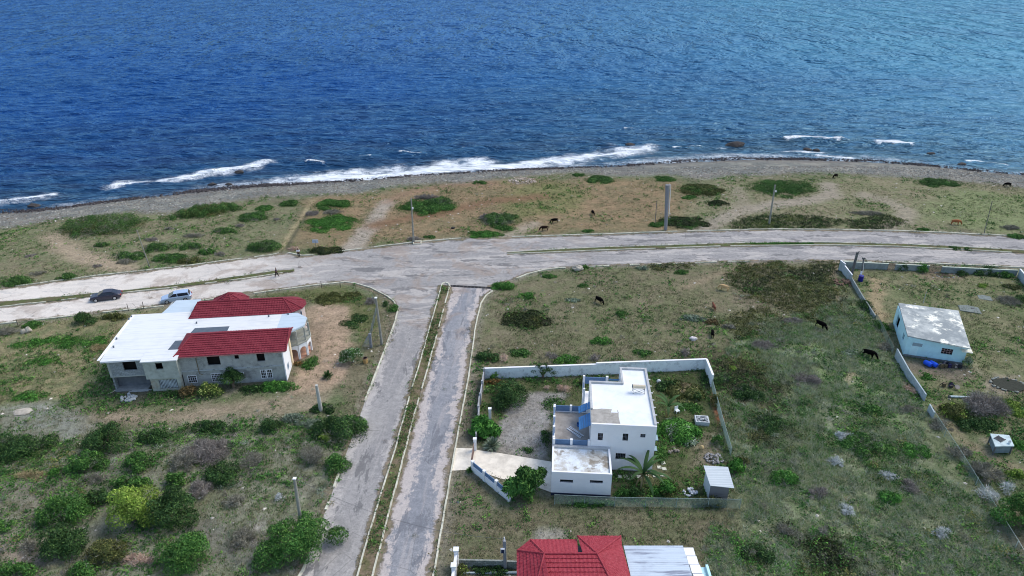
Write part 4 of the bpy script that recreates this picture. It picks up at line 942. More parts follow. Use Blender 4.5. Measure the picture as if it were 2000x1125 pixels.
rb = [W3.l(P(*q, 3.05)) for q in ((1773, 656), (1896, 681), (1872, 607), (1755, 592))]
mb = MB(); mb.prism(ccw(rb), 2.9, 3.08); mb.build('roof', roof3(), h3)
mb = MB(); mb.box(6.5, 7.75, -.75, .5, 2.3, 2.42); mb.build('awning', plain('cream_awning', S(222, 214, 196), .8), h3)
mb = MB(); mb.tube([W3.l(P(1803, 592, 3.1)) + (3.05,), W3.l(P(1803, 592, 3.1)) + (5.0,)], .035, 6); mb.build('antenna_mast', plain('grey_mast', S(150, 152, 150), .6), h3)
mb = MB(); mb.box(-.01, 7.2, -.16, -.01, 0, .3); mb.build('plinth', plain('plinth_grey', S(112, 116, 116), .9), h3)

# ---------------------------------------------------------------- 4. red hipped roof at the bottom edge
h4 = thing('red_roofed_house', 'house at the bottom edge with bright red hipped tiles and a streaked metal roof', 'house', (*W4.o, 0), 0)
def p4(px, py, z): a, b = W4.l(P(px, py, z)); return (a, b, z)
zE = 3.2; RG = 4.6
A_, B_ = p4(1063, 1082, RG), p4(1166, 1082, RG)
el, eb0, eb1 = p4(1010, 1076, zE), p4(1036, 1055, zE), p4(1127, 1055, zE)
er0 = p4(1213, 1064, zE)
ef = A_[1] - 7.9
mb = MB(); tile_slope(mb, (eb1[0], eb1[1], zE), (eb0[0], eb0[1], zE), (eb1[0] - .2, A_[1], RG), A_, .4)
tile_slope(mb, eb0, el, A_, A_, .4); tile_slope(mb, el, (el[0], ef, zE), A_, (A_[0] + .4, A_[1] - 3.4, RG), .4)
tile_slope(mb, (el[0] - .02, A_[1] - 8, zE - .4), (er0[0] + .7, A_[1] - 8, zE - .4), A_, B_, .4)
tile_slope(mb, (er0[0] + .75, ef, zE), er0, B_, B_, .4); rt1, rt0 = p4(1212, 1048, zE + .3), p4(1128, 1048, zE + .3)
tile_slope(mb, rt1, rt0, (B_[0] - .0, B_[1], RG), (B_[0] - 1.2, B_[1] - .05, RG - .05), .4); tile_slope(mb, er0, rt1, B_, B_, .4)
for pts in ([A_, B_], [A_, eb0], [A_, el], [B_, rt0], [B_, rt1], [A_, (el[0] + .1, A_[1] - 8, zE - .35)], [B_, (er0[0] + .65, A_[1] - 8, zE - .35)]): ridge(mb, pts, .1)
mb.build('tiled_roof', TILE2, h4)
mb = MB(); mb.prism(ccw([(el[0] + .4, ef), (er0[0] - .3, ef), (er0[0] - .3, er0[1] - .5), (eb1[0], eb1[1] - .5), (eb0[0] + .2, eb0[1] - .5), (el[0] + .4, el[1] - .4)]), 0, 3.1); mb.build('wall', CONC, h4)
m0, m1 = p4(1218, 1064, 3.0), p4(1334, 1064, 3.0)
mb = MB(); mb.prism(ccw([(m0[0], m0[1]), (m1[0], m1[1]), (m1[0] + .3, -9), (m0[0] + .6, -9)]), 2.75, 2.9); mb.build('metal_roof', OLD_METAL, h4)
mb = MB(); mb.box(m0[0] + .7, m1[0] - .2, -9, m0[1] - .3, 0, 2.74); mb.build('wall', WPAINT, h4)
mb = MB()
for k in range(5): y = m1[1] - .95 - k * .95; mb.box(m1[0] + .05 + k * .07, m1[0] + .95 + k * .07, y, y + .9, 2.4, 2.7 - .02 * (k % 2))
mb.build('white_capping', FRAME_W, h4)
q = p4(1362, 1108, 2.0); mb = MB(); mb.box(q[0] - .3, q[0] + .9, -9, q[1], 0, 2.0); mb.box(q[0] + .7, q[0] + .92, -9, q[1] + .05, 2.0, 2.3); mb.build('side_porch', PBLUE, h4)
# ---------------------------------------------------------------- walls and fences
def wall_run(name, label, cat, runs, mat, part='panel', cap=None, group=None):
    """runs: list of (p0, p1, z0, h, thickness); one part for each run"""
    root = thing(name, label, cat, (*runs[0][0], 0), 0, group); ox, oy = runs[0][0]
    for p0, p1, z0, h, th in runs:
        d = Vector((p1[0] - p0[0], p1[1] - p0[1])); d.normalize(); n = Vector((-d.y, d.x)) * th / 2
        q = [(p0[0] - n.x - ox, p0[1] - n.y - oy), (p1[0] - n.x - ox, p1[1] - n.y - oy), (p1[0] + n.x - ox, p1[1] + n.y - oy), (p0[0] + n.x - ox, p0[1] + n.y - oy)]
        hh = h if isinstance(h, (list, tuple)) else (h, h)
        MB().prism(q, z0 - .3, [hh[0], hh[1], hh[1], hh[0]]).build(part, mat, root)
        if cap:
            n2 = n * 1.35; q = [(p0[0] - n2.x - ox, p0[1] - n2.y - oy), (p1[0] - n2.x - ox, p1[1] - n2.y - oy), (p1[0] + n2.x - ox, p1[1] + n2.y - oy), (p0[0] + n2.x - ox, p0[1] + n2.y - oy)]
            MB().prism(q, [hh[0] + .001, hh[1] + .001] * 1 + [hh[1] + .001, hh[0] + .001], [hh[0] + .07, hh[1] + .07, hh[1] + .07, hh[0] + .07]).build('coping', cap, root)
    return root
def chain(name, label, pts, h, wire, post, sp=2.4, step=.16, r=.006, group=None, rail=True):
    root = thing(name, label, 'fence', (*pts[0], 0), 0, group); ox, oy = pts[0]; mb = MB(); rl = MB()
    for p0, p1 in zip(pts, pts[1:]):
        L = math.hypot(p1[0] - p0[0], p1[1] - p0[1]); dx, dy = (p1[0] - p0[0]) / L, (p1[1] - p0[1]) / L
        f = lambda s, z: (p0[0] + dx * s - ox, p0[1] + dy * s - oy, z)
        n = max(1, round(L / sp))
        for i in range(n + 1):
            if i == 0 and p0 is not pts[0]: continue
            s = L * i / n; MB().tube([f(s, -.2), f(s, h + .05)], .035, 6).build('post', post, root)
        s = -h
        while s < L:
            for sg in (1, -1):
                a, b = (s, s + h) if sg == 1 else (s + h, s); za, zb = .05, h
                lo, hi = (a, b) if a < b else (b, a)
                c0, c1 = max(lo, 0), min(hi, L)
                if c1 - c0 > .02:
                    t = lambda q: za + (zb - za) * ((q - a) / (b - a)); mb.tube([f(c0, t(c0)), f(c1, t(c1))], r, 3, False)
            s += step
        if rail: rl.tube([f(0, h), f(L, h)], .022, 5)
    mb.build('mesh', wire, root)
    if rail: rl.build('rail', post, root)
    return root
WWALL = plain('boundary_white', S(212, 220, 232), .85, .05, 1.2, dirt=S(146, 152, 154), dscale=1.1, damt=.6)
COPE = plain('coping_white', S(226, 230, 234), .85, .05)
bA, bB, bC = P(946, 739), P(1377, 723), P(1389, 757)
bm_ = tuple((bA[i] + bB[i]) / 2 for i in (0, 1))
wall_run('boundary_wall', 'long white rendered boundary wall behind the white house', 'wall', [(bA, bm_, 0, 1.55, .2), (bm_, bB, 0, 1.75, .2), (bB, bC, 0, (1.75, 1.9), .2)], WWALL, cap=COPE)
WIRE = plain('green_wire', S(110, 130, 122), .6); WPOST = plain('galv_post', S(140, 156, 150), .6)
fR = [P(1389, 758), P(1400, 800), P(1412, 845), P(1426, 893)]
chain('chain_fence', 'green chain-link fence down the right side of the white house yard', fR, 1.35, WIRE, WPOST, 2.6, .11, .008)
chain('chain_fence', 'green chain-link fence along the front of the white house yard', [P(1083, 985), P(1200, 990), P(1320, 992), P(1444, 994)], 1.3, WIRE, WPOST, 2.6, .11, .008)
# rough grey panel fence by the side road
pf = thing('panel_fence', 'uneven grey concrete panel fence between the side road and the white house yard', 'fence', (*P(946, 741), 0)); o_ = P(946, 741); rnd = random.Random(4)
pts = PP([(946, 741), (942, 765), (938, 790), (935, 815), (932, 840), (929, 866)])
PANEL = plain('grey_panel', S(158, 160, 162), .9, .15, 1.6, dirt=S(110, 108, 100), dscale=.9, damt=.6)
for i, (p0, p1) in enumerate(zip(pts, pts[1:])):
    d = Vector((p1[0] - p0[0], p1[1] - p0[1])); n = Vector((-d.y, d.x)).normalized() * .06; j = rnd.uniform(-.1, .1)
    q = [(p0[0] - o_[0] - n.x + j, p0[1] - o_[1] - n.y), (p0[0] - o_[0] + n.x + j, p0[1] - o_[1] + n.y), (p1[0] - o_[0] + n.x + j, p1[1] - o_[1] + n.y + .05), (p1[0] - o_[0] - n.x + j, p1[1] - o_[1] - n.y + .05)]
    MB().prism(ccw(q), -.2, 1.45 + rnd.uniform(-.15, .2)).build('panel', PANEL, pf)
    MB().box(p0[0] - o_[0] - .12, p0[0] - o_[0] + .12, p0[1] - o_[1] - .12, p0[1] - o_[1] + .12, -.2, 1.75).build('post', PANEL, pf)
for px_, py_, h_, lb in ((957, 818, 1.5, 'short white concrete post in the white house yard, by the large dark shrub'), (928, 879, 1.6, 'white gate post at the end of the grey panel fence')):
    g = thing('gate_post', lb, 'post', (*P(px_, py_), 0)); MB().box(-.16, .16, -.16, .16, -.2, h_).build('shaft', WPAINT, g); MB().box(-.2, .2, -.2, .2, h_ + .001, h_ + .08).build('cap', COPE, g)
a0, a1 = P(926, 880), P(921, 912); gt = thing('sliding_gate', 'rusty brown slatted gate standing across the driveway entrance', 'gate', (*a0, 0)); mb = MB()
for k in range(12):
    t = k / 11; mb.tube([((a1[0] - a0[0]) * t, (a1[1] - a0[1]) * t, .05), ((a1[0] - a0[0]) * t, (a1[1] - a0[1]) * t, 1.25)], .03, 5)
RUST = plain('rust_brown', S(128, 108, 100), .85, .2); mb.build('slats', RUST, gt)
mb = MB(); [mb.tube([(0, 0, z), (a1[0] - a0[0], a1[1] - a0[1], z)], .04, 5) for z in (.1, 1.2)]; mb.build('frame', RUST, gt)
# white wall with blue panels along the driveway
d0, d1 = Vector(P(922, 919)), Vector(P(996, 980)); dd = (d1 - d0); L = dd.length; dw = thing('driveway_wall', 'low white wall with slate-blue louvre panels slanting beside the driveway', 'wall', (*d0, 0), math.atan2(dd.y, dd.x))
MB().box(0, L, -.1, .1, -.2, .75).build('base', WPAINT, dw)
for k in range(4): x = .15 + k * (L - .3) / 3; MB().box(x - .16, x + .16, -.15, .15, -.2, 1.45).build('pier', WPAINT, dw)
for k in range(3):
    x0 = .15 + k * (L - .3) / 3 + .17; x1 = .15 + (k + 1) * (L - .3) / 3 - .17; mb = MB()
    for j in range(4): mb.box(x0, x1, -.035, .035, .80 + j * .14, .80 + j * .14 + .115)
    mb.build('louvre', BLUEP, dw)
# right compound
GWALL = plain('grey_compound_wall', S(128, 136, 134), .92, .15, 1.3, dirt=S(84, 90, 86), dscale=.8, damt=.7); PWALL = plain('pale_compound_wall', S(156, 167, 170), .9, .1, 1.5, dirt=S(120, 130, 126), dscale=.8, damt=.6)
wall_run('compound_wall', 'pale grey wall at the near-sea corner of the blue house compound, beside the leaning poles', 'wall', [(P(1638, 526), P(1647, 533), 0, 1.7, .15), (P(1647, 533), P(1661, 551), 0, 1.35, .15)], PWALL, cap=COPE)
rw = [((1646, 523), (1733, 527)), ((1746, 528), (1812, 531)), ((1837, 533), (1984, 540))]
wall_run('compound_wall', 'long low grey wall with pale coping along the road side of the blue house compound', 'wall', [(P(*a), P(*b), 0, 1.15, .16) for a, b in rw], GWALL, cap=plain('pale_coping', S(190, 196, 180), .9, .15))
for a, b, lb in (((1733, 527.5), (1746, 528.5), 'narrow brown barred gate in the compound wall, nearer the poles'), ((1813, 532), (1836, 533), 'wide brown barred gate in the compound wall beside the round green bush')):
    p, q = P(*a), P(*b); g = thing('barred_gate', lb, 'gate', (*p, 0), math.atan2(q[1] - p[1], q[0] - p[0])); L = math.hypot(q[0] - p[0], q[1] - p[1]); mb = MB(); fr_ = MB(); n = int(L / .13)
    for k in range(n + 1): mb.tube([(L * k / n, 0, .06), (L * k / n, 0, 1.15)], .032, 4)
    for z in (.1, 1.12): fr_.tube([(0, 0, z), (L, 0, z)], .03, 5)
    mb.build('bars', RUST, g); fr_.build('frame', RUST, g)
wall_run('compound_wall', 'pale wall at the right edge of the photo closing the blue house compound', 'wall', [(P(1987, 541), P(2012, 572), 0, 1.5, .16), (P(2012, 572), P(2040, 612), 0, 1.5, .16)], PWALL, cap=COPE)
wall_run('compound_wall', 'leaning whitish wall between the field and the near corner of the blue house', 'wall', [(P(1748, 697), P(1772, 738), 0, (1.35, 1.2), .16), (P(1772, 738), P(1805, 783), 0, (1.2, 1.0), .16)], PWALL)
wall_run('compound_wall', 'short broken pale wall stub beyond the end of the leaning wall', 'wall', [(P(1812, 802), P(1822, 816), 0, (1.0, .8), .16)], PWALL)
wall_run('compound_wall', 'low dark weathered wall under the hedge between the dark field and the blue house lawn', 'wall', [(P(1661.5, 552), P(1684, 589), 0, (.95, .85), .16), (P(1684, 589), P(1708, 624), 0, (.85, .7), .16)], GWALL)
chain('wire_fence', 'overgrown wire fence between the dark field and the blue house lawn', PP([(1709, 626), (1722, 650), (1743, 692)]), 1.2, WIRE, plain('wood_post', S(104, 100, 88), .9), 3.2, .2, .009)
chain('wire_fence', 'rusted wire fence running past the grey brush to the dead white bush', PP([(1822, 818), (1868, 888), (1905, 948), (1946, 1012)]), 1.0, WIRE, MATS['wood_post'] if 'wood_post' in MATS else WPOST, 3.4, .22, .008)
chain('pipe_fence', 'thin white pipe fence at the bottom right corner beside the tall tree', PP([(1951, 1022), (1982, 1072), (2020, 1140)]), 1.1, WIRE, plain('white_pipe', S(180, 186, 176), .7), 3.0, .25, .006)
# front wall of the bottom house
q0, q1 = P(892, 1102), P(885, 1150); fw = thing('gate_wall', 'white wall with square capped pillars at the left of the bottom house', 'wall', (*q0, 0)); ex = (q1[0] - q0[0], q1[1] - q0[1])
mb = MB(); mb.prism(ccw([(-.12, -.2), (.12, -.2), (ex[0] + .12, ex[1]), (ex[0] - .12, ex[1])]), -.2, 1.5); mb.build('panel', WPAINT, fw)
for t in (0, .66): x, y = ex[0] * t, ex[1] * t; MB().box(x - .19, x + .19, y - .19, y + .19, -.2, 1.85).build('pillar', WPAINT, fw); MB().box(x - .25, x + .25, y - .25, y + .25, 1.851, 2.0).build('cap', COPE, fw)
wall_run('block_wall', 'grey concrete block wall left of the red roof at the bottom edge', 'wall', [(P(897, 1107), P(984, 1109), 0, .95, .16), (P(990, 1109), P(1012, 1110), 0, .9, .16)], BLOCK_OLD)
wall_run('garden_edging', 'low pale kerb in the narrow yard left of the red roof', 'edging', [(P(905, 1121), P(1012, 1120), 0, .2, .14)], PWALL)
# broken gate and fence by the tiled house
chain('garden_fence', 'sagging wire fence behind the tall pole by the tiled house', PP([(724, 662), (731, 632), (738, 604), (728, 590)]), 1.3, plain('dull_wire', S(108, 114, 114), .8), WPOST, 1.9, .16, .006, rail=False)
gp = thing('gate_leaf', 'leaning grey mesh gate with a thick post by the tiled house drive', 'gate', (*P(725, 679), 0)); MB().box(-.17, .17, -.17, .17, -.1, 2.3).build('post', plain('rough_post', S(128, 130, 134), .9, .2, 3), gp)
e1 = P(710, 679); e0 = P(725, 679); mb = MB()
for k in range(10): t = k / 9; mb.tube([((e1[0] - e0[0]) * t - .2, .0, .05), ((e1[0] - e0[0]) * t * .35 - .2, .1, 2.1 - .6 * t)], .014, 3)
for k in range(8): z = .15 + k * .24; mb.tube([(-.2, .02, z), ((e1[0] - e0[0]) * (1 - z / 3), .02, z)], .014, 3)
mb.build('leaf_mesh', plain('grey_wire', S(150, 156, 166), .6), gp)
TPOST = plain('thin_post', S(80, 76, 68), .9)
for (x, y), lb in (((36, 638), 'thin fence post at the far left beside the coast road kerb'), ((251, 607), 'thin fence post above the left end of the white metal roof'), ((281, 603), 'thin fence post above the middle of the white metal roof'), ((628, 562), 'thin fence post on the verge above the red hipped bay'), ((665, 562), 'thin fence post at the bend of the verge, right of the tiled house')):
    p = P(x, y); g = tag(MB().tube([(0, 0, -.2), (.04, 0, 1.25)], .05, 6).build('fence_post', TPOST, None, loc=(*p, 0)), lb, 'post', 'thin posts along the verge')

# ---------------------------------------------------------------- poles
WOODP = plain('grey_pole_wood', S(136, 135, 126), .9, .14, 3.0, dirt=S(120, 118, 110), dscale=.7, damt=.5); CONP = plain('concrete_pole', S(126, 127, 130), .9, .12, 2.0, dirt=S(122, 122, 124), dscale=.9, damt=.6); DKP = plain('dark_pole', S(92, 92, 92), .9, .2, 2.0, dirt=S(140, 144, 142), dscale=.8, damt=.5)
def pole(label, b, t, H, r0, r1, mat, name='utility_pole', k=10, zb=0.0):
    p, q = P(*b), P(*t, H); root = thing(name, label, 'pole', (*p, zb)); v = (q[0] - p[0], q[1] - p[1], H - zb)
    MB().tube([(-v[0] * .05, -v[1] * .05, -.4), (v[0] * .5, v[1] * .5, v[2] * .5), v], [r0, (r0 + r1) / 2, r1], k).build('shaft', mat, root); return root, Vector(v)
def fitting(root, v, f, size, mat, name, off=(0, 0, 0)):
    c = v * f + Vector(off); sx, sy, sz = size; MB().box(c.x - sx / 2, c.x + sx / 2, c.y - sy / 2, c.y + sy / 2, c.z - sz / 2, c.z + sz / 2).build(name, mat, root)
r_, v_ = pole('thin grey leaning pole by the dark scrub on the left strip', (292, 521), (267, 449), 8.0, .1, .07, WOODP); fitting(r_, v_, .97, (.5, .06, .06), DKP, 'crossarm')
r_, v_ = pole('pale wooden pole with a small lamp bracket beside the oval bush mound', (808, 474), (803, 387), 9.2, .17, .12, WOODP); fitting(r_, v_, .78, (.2, .2, .35), FRAME_W, 'bracket', (.2, 0, 0)); fitting(r_, v_, .04, (.5, .4, .12), DKP, 'base_collar')
r_, v_ = pole('very thick grey concrete pole beside the road with a pipe up its side', (1300, 449), (1304, 361), 9.4, .3, .42, CONP, k=14); pv = Vector((.62, 0, 0)); MB().tube([v_ * .32 + pv * .85, v_ * .98 + pv, v_ * 1.02 + Vector((.35, 0, 0))], .05, 6).build('conduit', FRAME_W, r_); fitting(r_, v_, .36, (.3, .3, .12), WOODP, 'bracket', (.75, 0, 0)); fitting(r_, v_, .27, (.3, .3, .12), DKP, 'bracket', (.7, 0, 0))
r_, v_ = pole('pale pole standing in the dark ground cover mat by the right coast road', (1502, 438), (1514, 361), 8.4, .2, .13, WOODP); fitting(r_, v_, .84, (.22, .2, .3), FRAME_W, 'lamp_head', (.35, 0, 0))
r_, v_ = pole('faint thin grey pole on the grass at the far right', (1922, 456), (1938, 393), 6.6, .07, .05, DKP); fitting(r_, v_, .98, (.3, .05, .05), DKP, 'crossarm')
r_, v_ = pole('short thin dark pole just left of the very thick pole', (1279, 440), (1283, 392), 5.0, .07, .05, DKP); fitting(r_, v_, .98, (.1, .1, .3), DKP, 'tip')
r_, v_ = pole('thick dark leaning pole inside the corner of the blue house compound', (1662, 540), (1675, 493), 4.7, .24, .2, DKP); MB().tube([v_ * .97, v_ * 1.05 + Vector((.25, 0, 0))], .07, 6).build('spike', DKP, r_); MB().tube([v_ * .95, Vector(P(1687, 504, 4.0) + (4.0,)) - Vector(P(1662, 540) + (0,))], .02, 5).build('stay', DKP, r_)
r_, v_ = pole('slender post with a white lower half rising from a blue drum', (1680, 546), (1687, 505), 4.0, .11, .11, DKP); MB().tube([(v_ * .12), (v_ * .42)], .15, 8).build('white_band', FRAME_W, r_); MB().tube([v_ * .3 + Vector((.28, 0, 0)), v_ * .9 + Vector((.1, 0, 0))], .035, 5).build('brace', FRAME_W, r_); fitting(r_, v_, 1.0, (.5, .25, .25), DKP, 'head')
r_, v_ = pole('pale wooden pole on the verge right of the tiled house', (746, 673), (734, 581), 8.0, .2, .13, WOODP); fitting(r_, v_, .52, (.42, .1, .1), DKP, 'band'); fitting(r_, v_, .995, (.34, .34, .12), FRAME_W, 'cap')
pole('stout broken pale post below the dark round cycad', (627, 802), (618, 752), 4.2, .26, .17, plain('bleached_post', S(174, 172, 164), .9, .14, 2), name='old_post')
r_, v_ = pole('pale pole growing out of the large dark green tree by the side road', (591, 1040), (575, 934), 6.6, .18, .14, WOODP); fitting(r_, v_, .995, (.3, .3, .1), FRAME_W, 'cap')
r_, v_ = pole('square concrete service post with a meter box beside the block wall', (987, 1113), (985, 1056), 3.3, .2, .2, CONP, k=4); vx = v_
fitting(r_, v_, .72, (.36, .16, .5), FRAME_W, 'meter_box', (-.18, -.2, 0)); fitting(r_, v_, .72, (.26, .05, .4), plain('navy_glass', S(40, 46, 70), .3), 'meter_glass', (-.18, -.3, 0)); MB().tube([v_ * .98, v_ * 1.12], .05, 6).build('weatherhead', FRAME_W, r_)
w0 = Vector((*P(985, 1052, 3.5), 3.5)); w1 = Vector((*P(575, 934, 6.5), 6.5)); mb = MB(); mb.tube([w0.lerp(w1, k / 16) - Vector((0, 0, 1.6 * 4 * (k / 16) * (1 - k / 16))) for k in range(17)], .014, 4)
tag(mb.build('overhead_wire', DKP), 'thin dark wire hanging from the service post across the side road', 'wire')
drum = thing('blue_drum', 'dark blue drum around the foot of the slender white post', 'barrel', (*P(1680, 549), 0)); mb = MB(); mb.lathe([(.36, 0), (.4, .05), (.4, .4), (.42, .43), (.4, .46), (.4, .9), (.37, 1.0)], 16); mb.build('shell', plain('navy_drum', S(36, 34, 110), .5, .1), drum); MB().lathe([(.39, 1.001), (.39, 1.05)], 16).build('rim', plain('navy_rim', S(50, 50, 130), .5), drum)
sg_ = thing('road_sign', 'small white board on a short post near the man in the white shirt', 'sign', (*P(618, 489), 0)); MB().tube([(0, 0, -.2), (0, 0, 2.1)], .05, 6).build('post', DKP, sg_); MB().box(-.55, .55, -.03, .03, 1.5, 2.15).build('board', plain('faded_board', S(170, 176, 186), .7, .2, 4), sg_)

# ---------------------------------------------------------------- cars
def car(label, body_mat, loc, rz, wagon, name='parked_car'):
    root = thing(name, label, 'car', loc, rz); L = 4.55; W = .88
    top = [(-2.27, .62), (-2.2, .80), (-1.9, .94), (-1.2, .98), (.8, .97), (1.5, .90), (2.1, .76), (2.27, .58)]
    mb = MB(); rings = []
    def wdt(x): return W * (1 - .16 * max(0, (abs(x) - 1.5) / .77) ** 2)
    for x, zt in top:
        w = wdt(x); zb = .24 if abs(x) < 2.1 else .34; n = len(mb.v); rings.append(n)
        mb.v += [(x, -w * .96, zb), (x, -w, (zb + zt) * .5), (x, -w * .97, zt - .06), (x, -w * .84, zt), (x, w * .84, zt), (x, w * .97, zt - .06), (x, w, (zb + zt) * .5), (x, w * .96, zb)]
    for a, b in zip(rings, rings[1:]):
        for j in range(8): mb.f.append((a + j, b + j, b + (j + 1) % 8, a + (j + 1) % 8))
    mb.f.append(tuple(rings[0] + j for j in range(8))); mb.f.append(tuple(rings[-1] + j for j in reversed(range(8))))
    mb.build('body', body_mat, root, bevel=.03, smooth=False)
    cab = [(-2.12, .95, 0), (-1.85, 1.42, 1), (-.9, 1.47, 1), (.25, 1.45, 1), (1.12, .95, 0)] if wagon else [(-1.75, .96, 0), (-1.0, 1.38, 1), (-.5, 1.43, 1), (.2, 1.42, 1), (1.12, .95, 0)]
    cw = [.78, .62, .62, .62, .78]
    mb = MB(); n = 0
    for (x, z, _), w in zip(cab, cw): mb.v += [(x, -w, z), (x, w, z)]
    mb.v += [(cab[0][0], -.8, .9), (cab[0][0], .8, .9), (cab[-1][0], -.8, .9), (cab[-1][0], .8, .9)]
    for i in range(4): mb.f.append((2 * i, 2 * i + 2, 2 * i + 3, 2 * i + 1))
    mb.f.append((10, 12, 8, 6, 4, 2, 0)); mb.f.append((1, 3, 5, 7, 9, 13, 11)); mb.f.append((10, 0, 1, 11)); mb.f.append((12, 13, 9, 8)); mb.build('roof', body_mat, root, bevel=.02)
    G = plain('car_glass', S(24, 28, 40), .12, .1, 1, .6) if 'car_glass' not in MATS else MATS['car_glass']; MATS['car_glass'] = G
    def quad(pts, nm):
        m_ = MB(); m_.poly(pts); c = Vector((sum(p[0] for p in pts) / 4, sum(p[1] for p in pts) / 4, sum(p[2] for p in pts) / 4)); nn = (Vector(pts[1]) - Vector(pts[0])).cross(Vector(pts[2]) - Vector(pts[0])).normalized()
        if nn.dot(c - Vector((0, 0, .9))) < 0: nn = -nn
        m_.v = [tuple(Vector(p) + (c - Vector(p)) * .1 + nn * .015) for p in m_.v]; o = m_.build(nm, G, root); o.modifiers.new('t', 'SOLIDIFY').thickness = .01
    def cp(i, s): x, z, _ = cab[i]; return (x, s * cw[i], z)
    quad([cp(4, -1), cp(4, 1), cp(3, 1), cp(3, -1)], 'windscreen'); quad([cp(0, -1), cp(0, 1), cp(1, 1), cp(1, -1)], 'rear_window')
    for s in (-1, 1):
        def lerp(i, j, t, s=s): a, b = Vector(cp(i, s)), Vector(cp(j, s)); return tuple(a.lerp(b, t))
        midt, midb = lerp(2, 3, .6), (-.25, s * .785, .96)
        quad([midb, lerp(4, 3, .04), lerp(3, 3, 0), midt], 'side_window'); quad([(cab[0][0] + .15, s * .785, .97), midb, midt, lerp(1, 1, 0)], 'side_window')
        m_ = MB(); m_.box(.85, 1.02, s * .86 - .0, s * .86 + s * .17, .9, 1.03) if s > 0 else m_.box(.85, 1.02, s * .86 + s * .17, s * .86, .9, 1.03); m_.build('mirror', body_mat, root)
        hb = MB(); y0, y1 = sorted((s * .42, s * .74)); hb.box(2.1, 2.285, y0, y1, .56, .7); hb.build('headlight', plain('lamp_clear', S(210, 214, 220), .2), root)
        tb = MB(); y0, y1 = sorted((s * .45, s * .78)); tb.box(-2.29, -2.15, y0, y1, .62, .8); tb.build('tail_light', plain('lamp_red', S(140, 30, 34), .3), root)
    for x in (-1.32, 1.38):
        for s in (-1, 1):
            m_ = MB(); m_.lathe([(.26, -.11), (.32, -.09), (.32, .09), (.26, .11)], 20); m_.xf(Matrix.Translation((x, s * .82, .32)) @ Matrix.Rotation(R(90), 4, 'X')); wh = m_.build('wheel', plain('tyre', S(34, 34, 36), .9), root)
            m_ = MB(); m_.lathe([(.21, -.005), (.2, .02), (.06, .03)], 14); m_.xf(Matrix.Translation((x, s * .945, .32)) @ Matrix.Rotation(R(-90 * s), 4, 'X')); m_.build('rim', plain('alloy', S(176, 180, 184), .35, metal=.6), wh)
    m_ = MB(); m_.box(2.2, 2.3, -.5, .5, .38, .5); m_.build('grille', DKP, root)
    return root
DARKCAR = plain('dark_car_paint', S(44, 44, 58), .28, .05, 1, .6); SILVER = plain('silver_blue_paint', S(166, 184, 206), .3, .04, 1, .6, .35)
c0, c1 = Vector(P(186, 588)), Vector(P(232, 582)); ca = math.atan2(c1.y - c0.y, c1.x - c0.x)
car('dark saloon car parked on the pale lane of the left coast road', DARKCAR, (*P(209, 583.5), .02), ca + math.pi, False)
car('silver-blue estate car parked on the road just behind the tiled house roof', SILVER, (*P(346, 586.5), .02), ca + math.pi + .03, True)

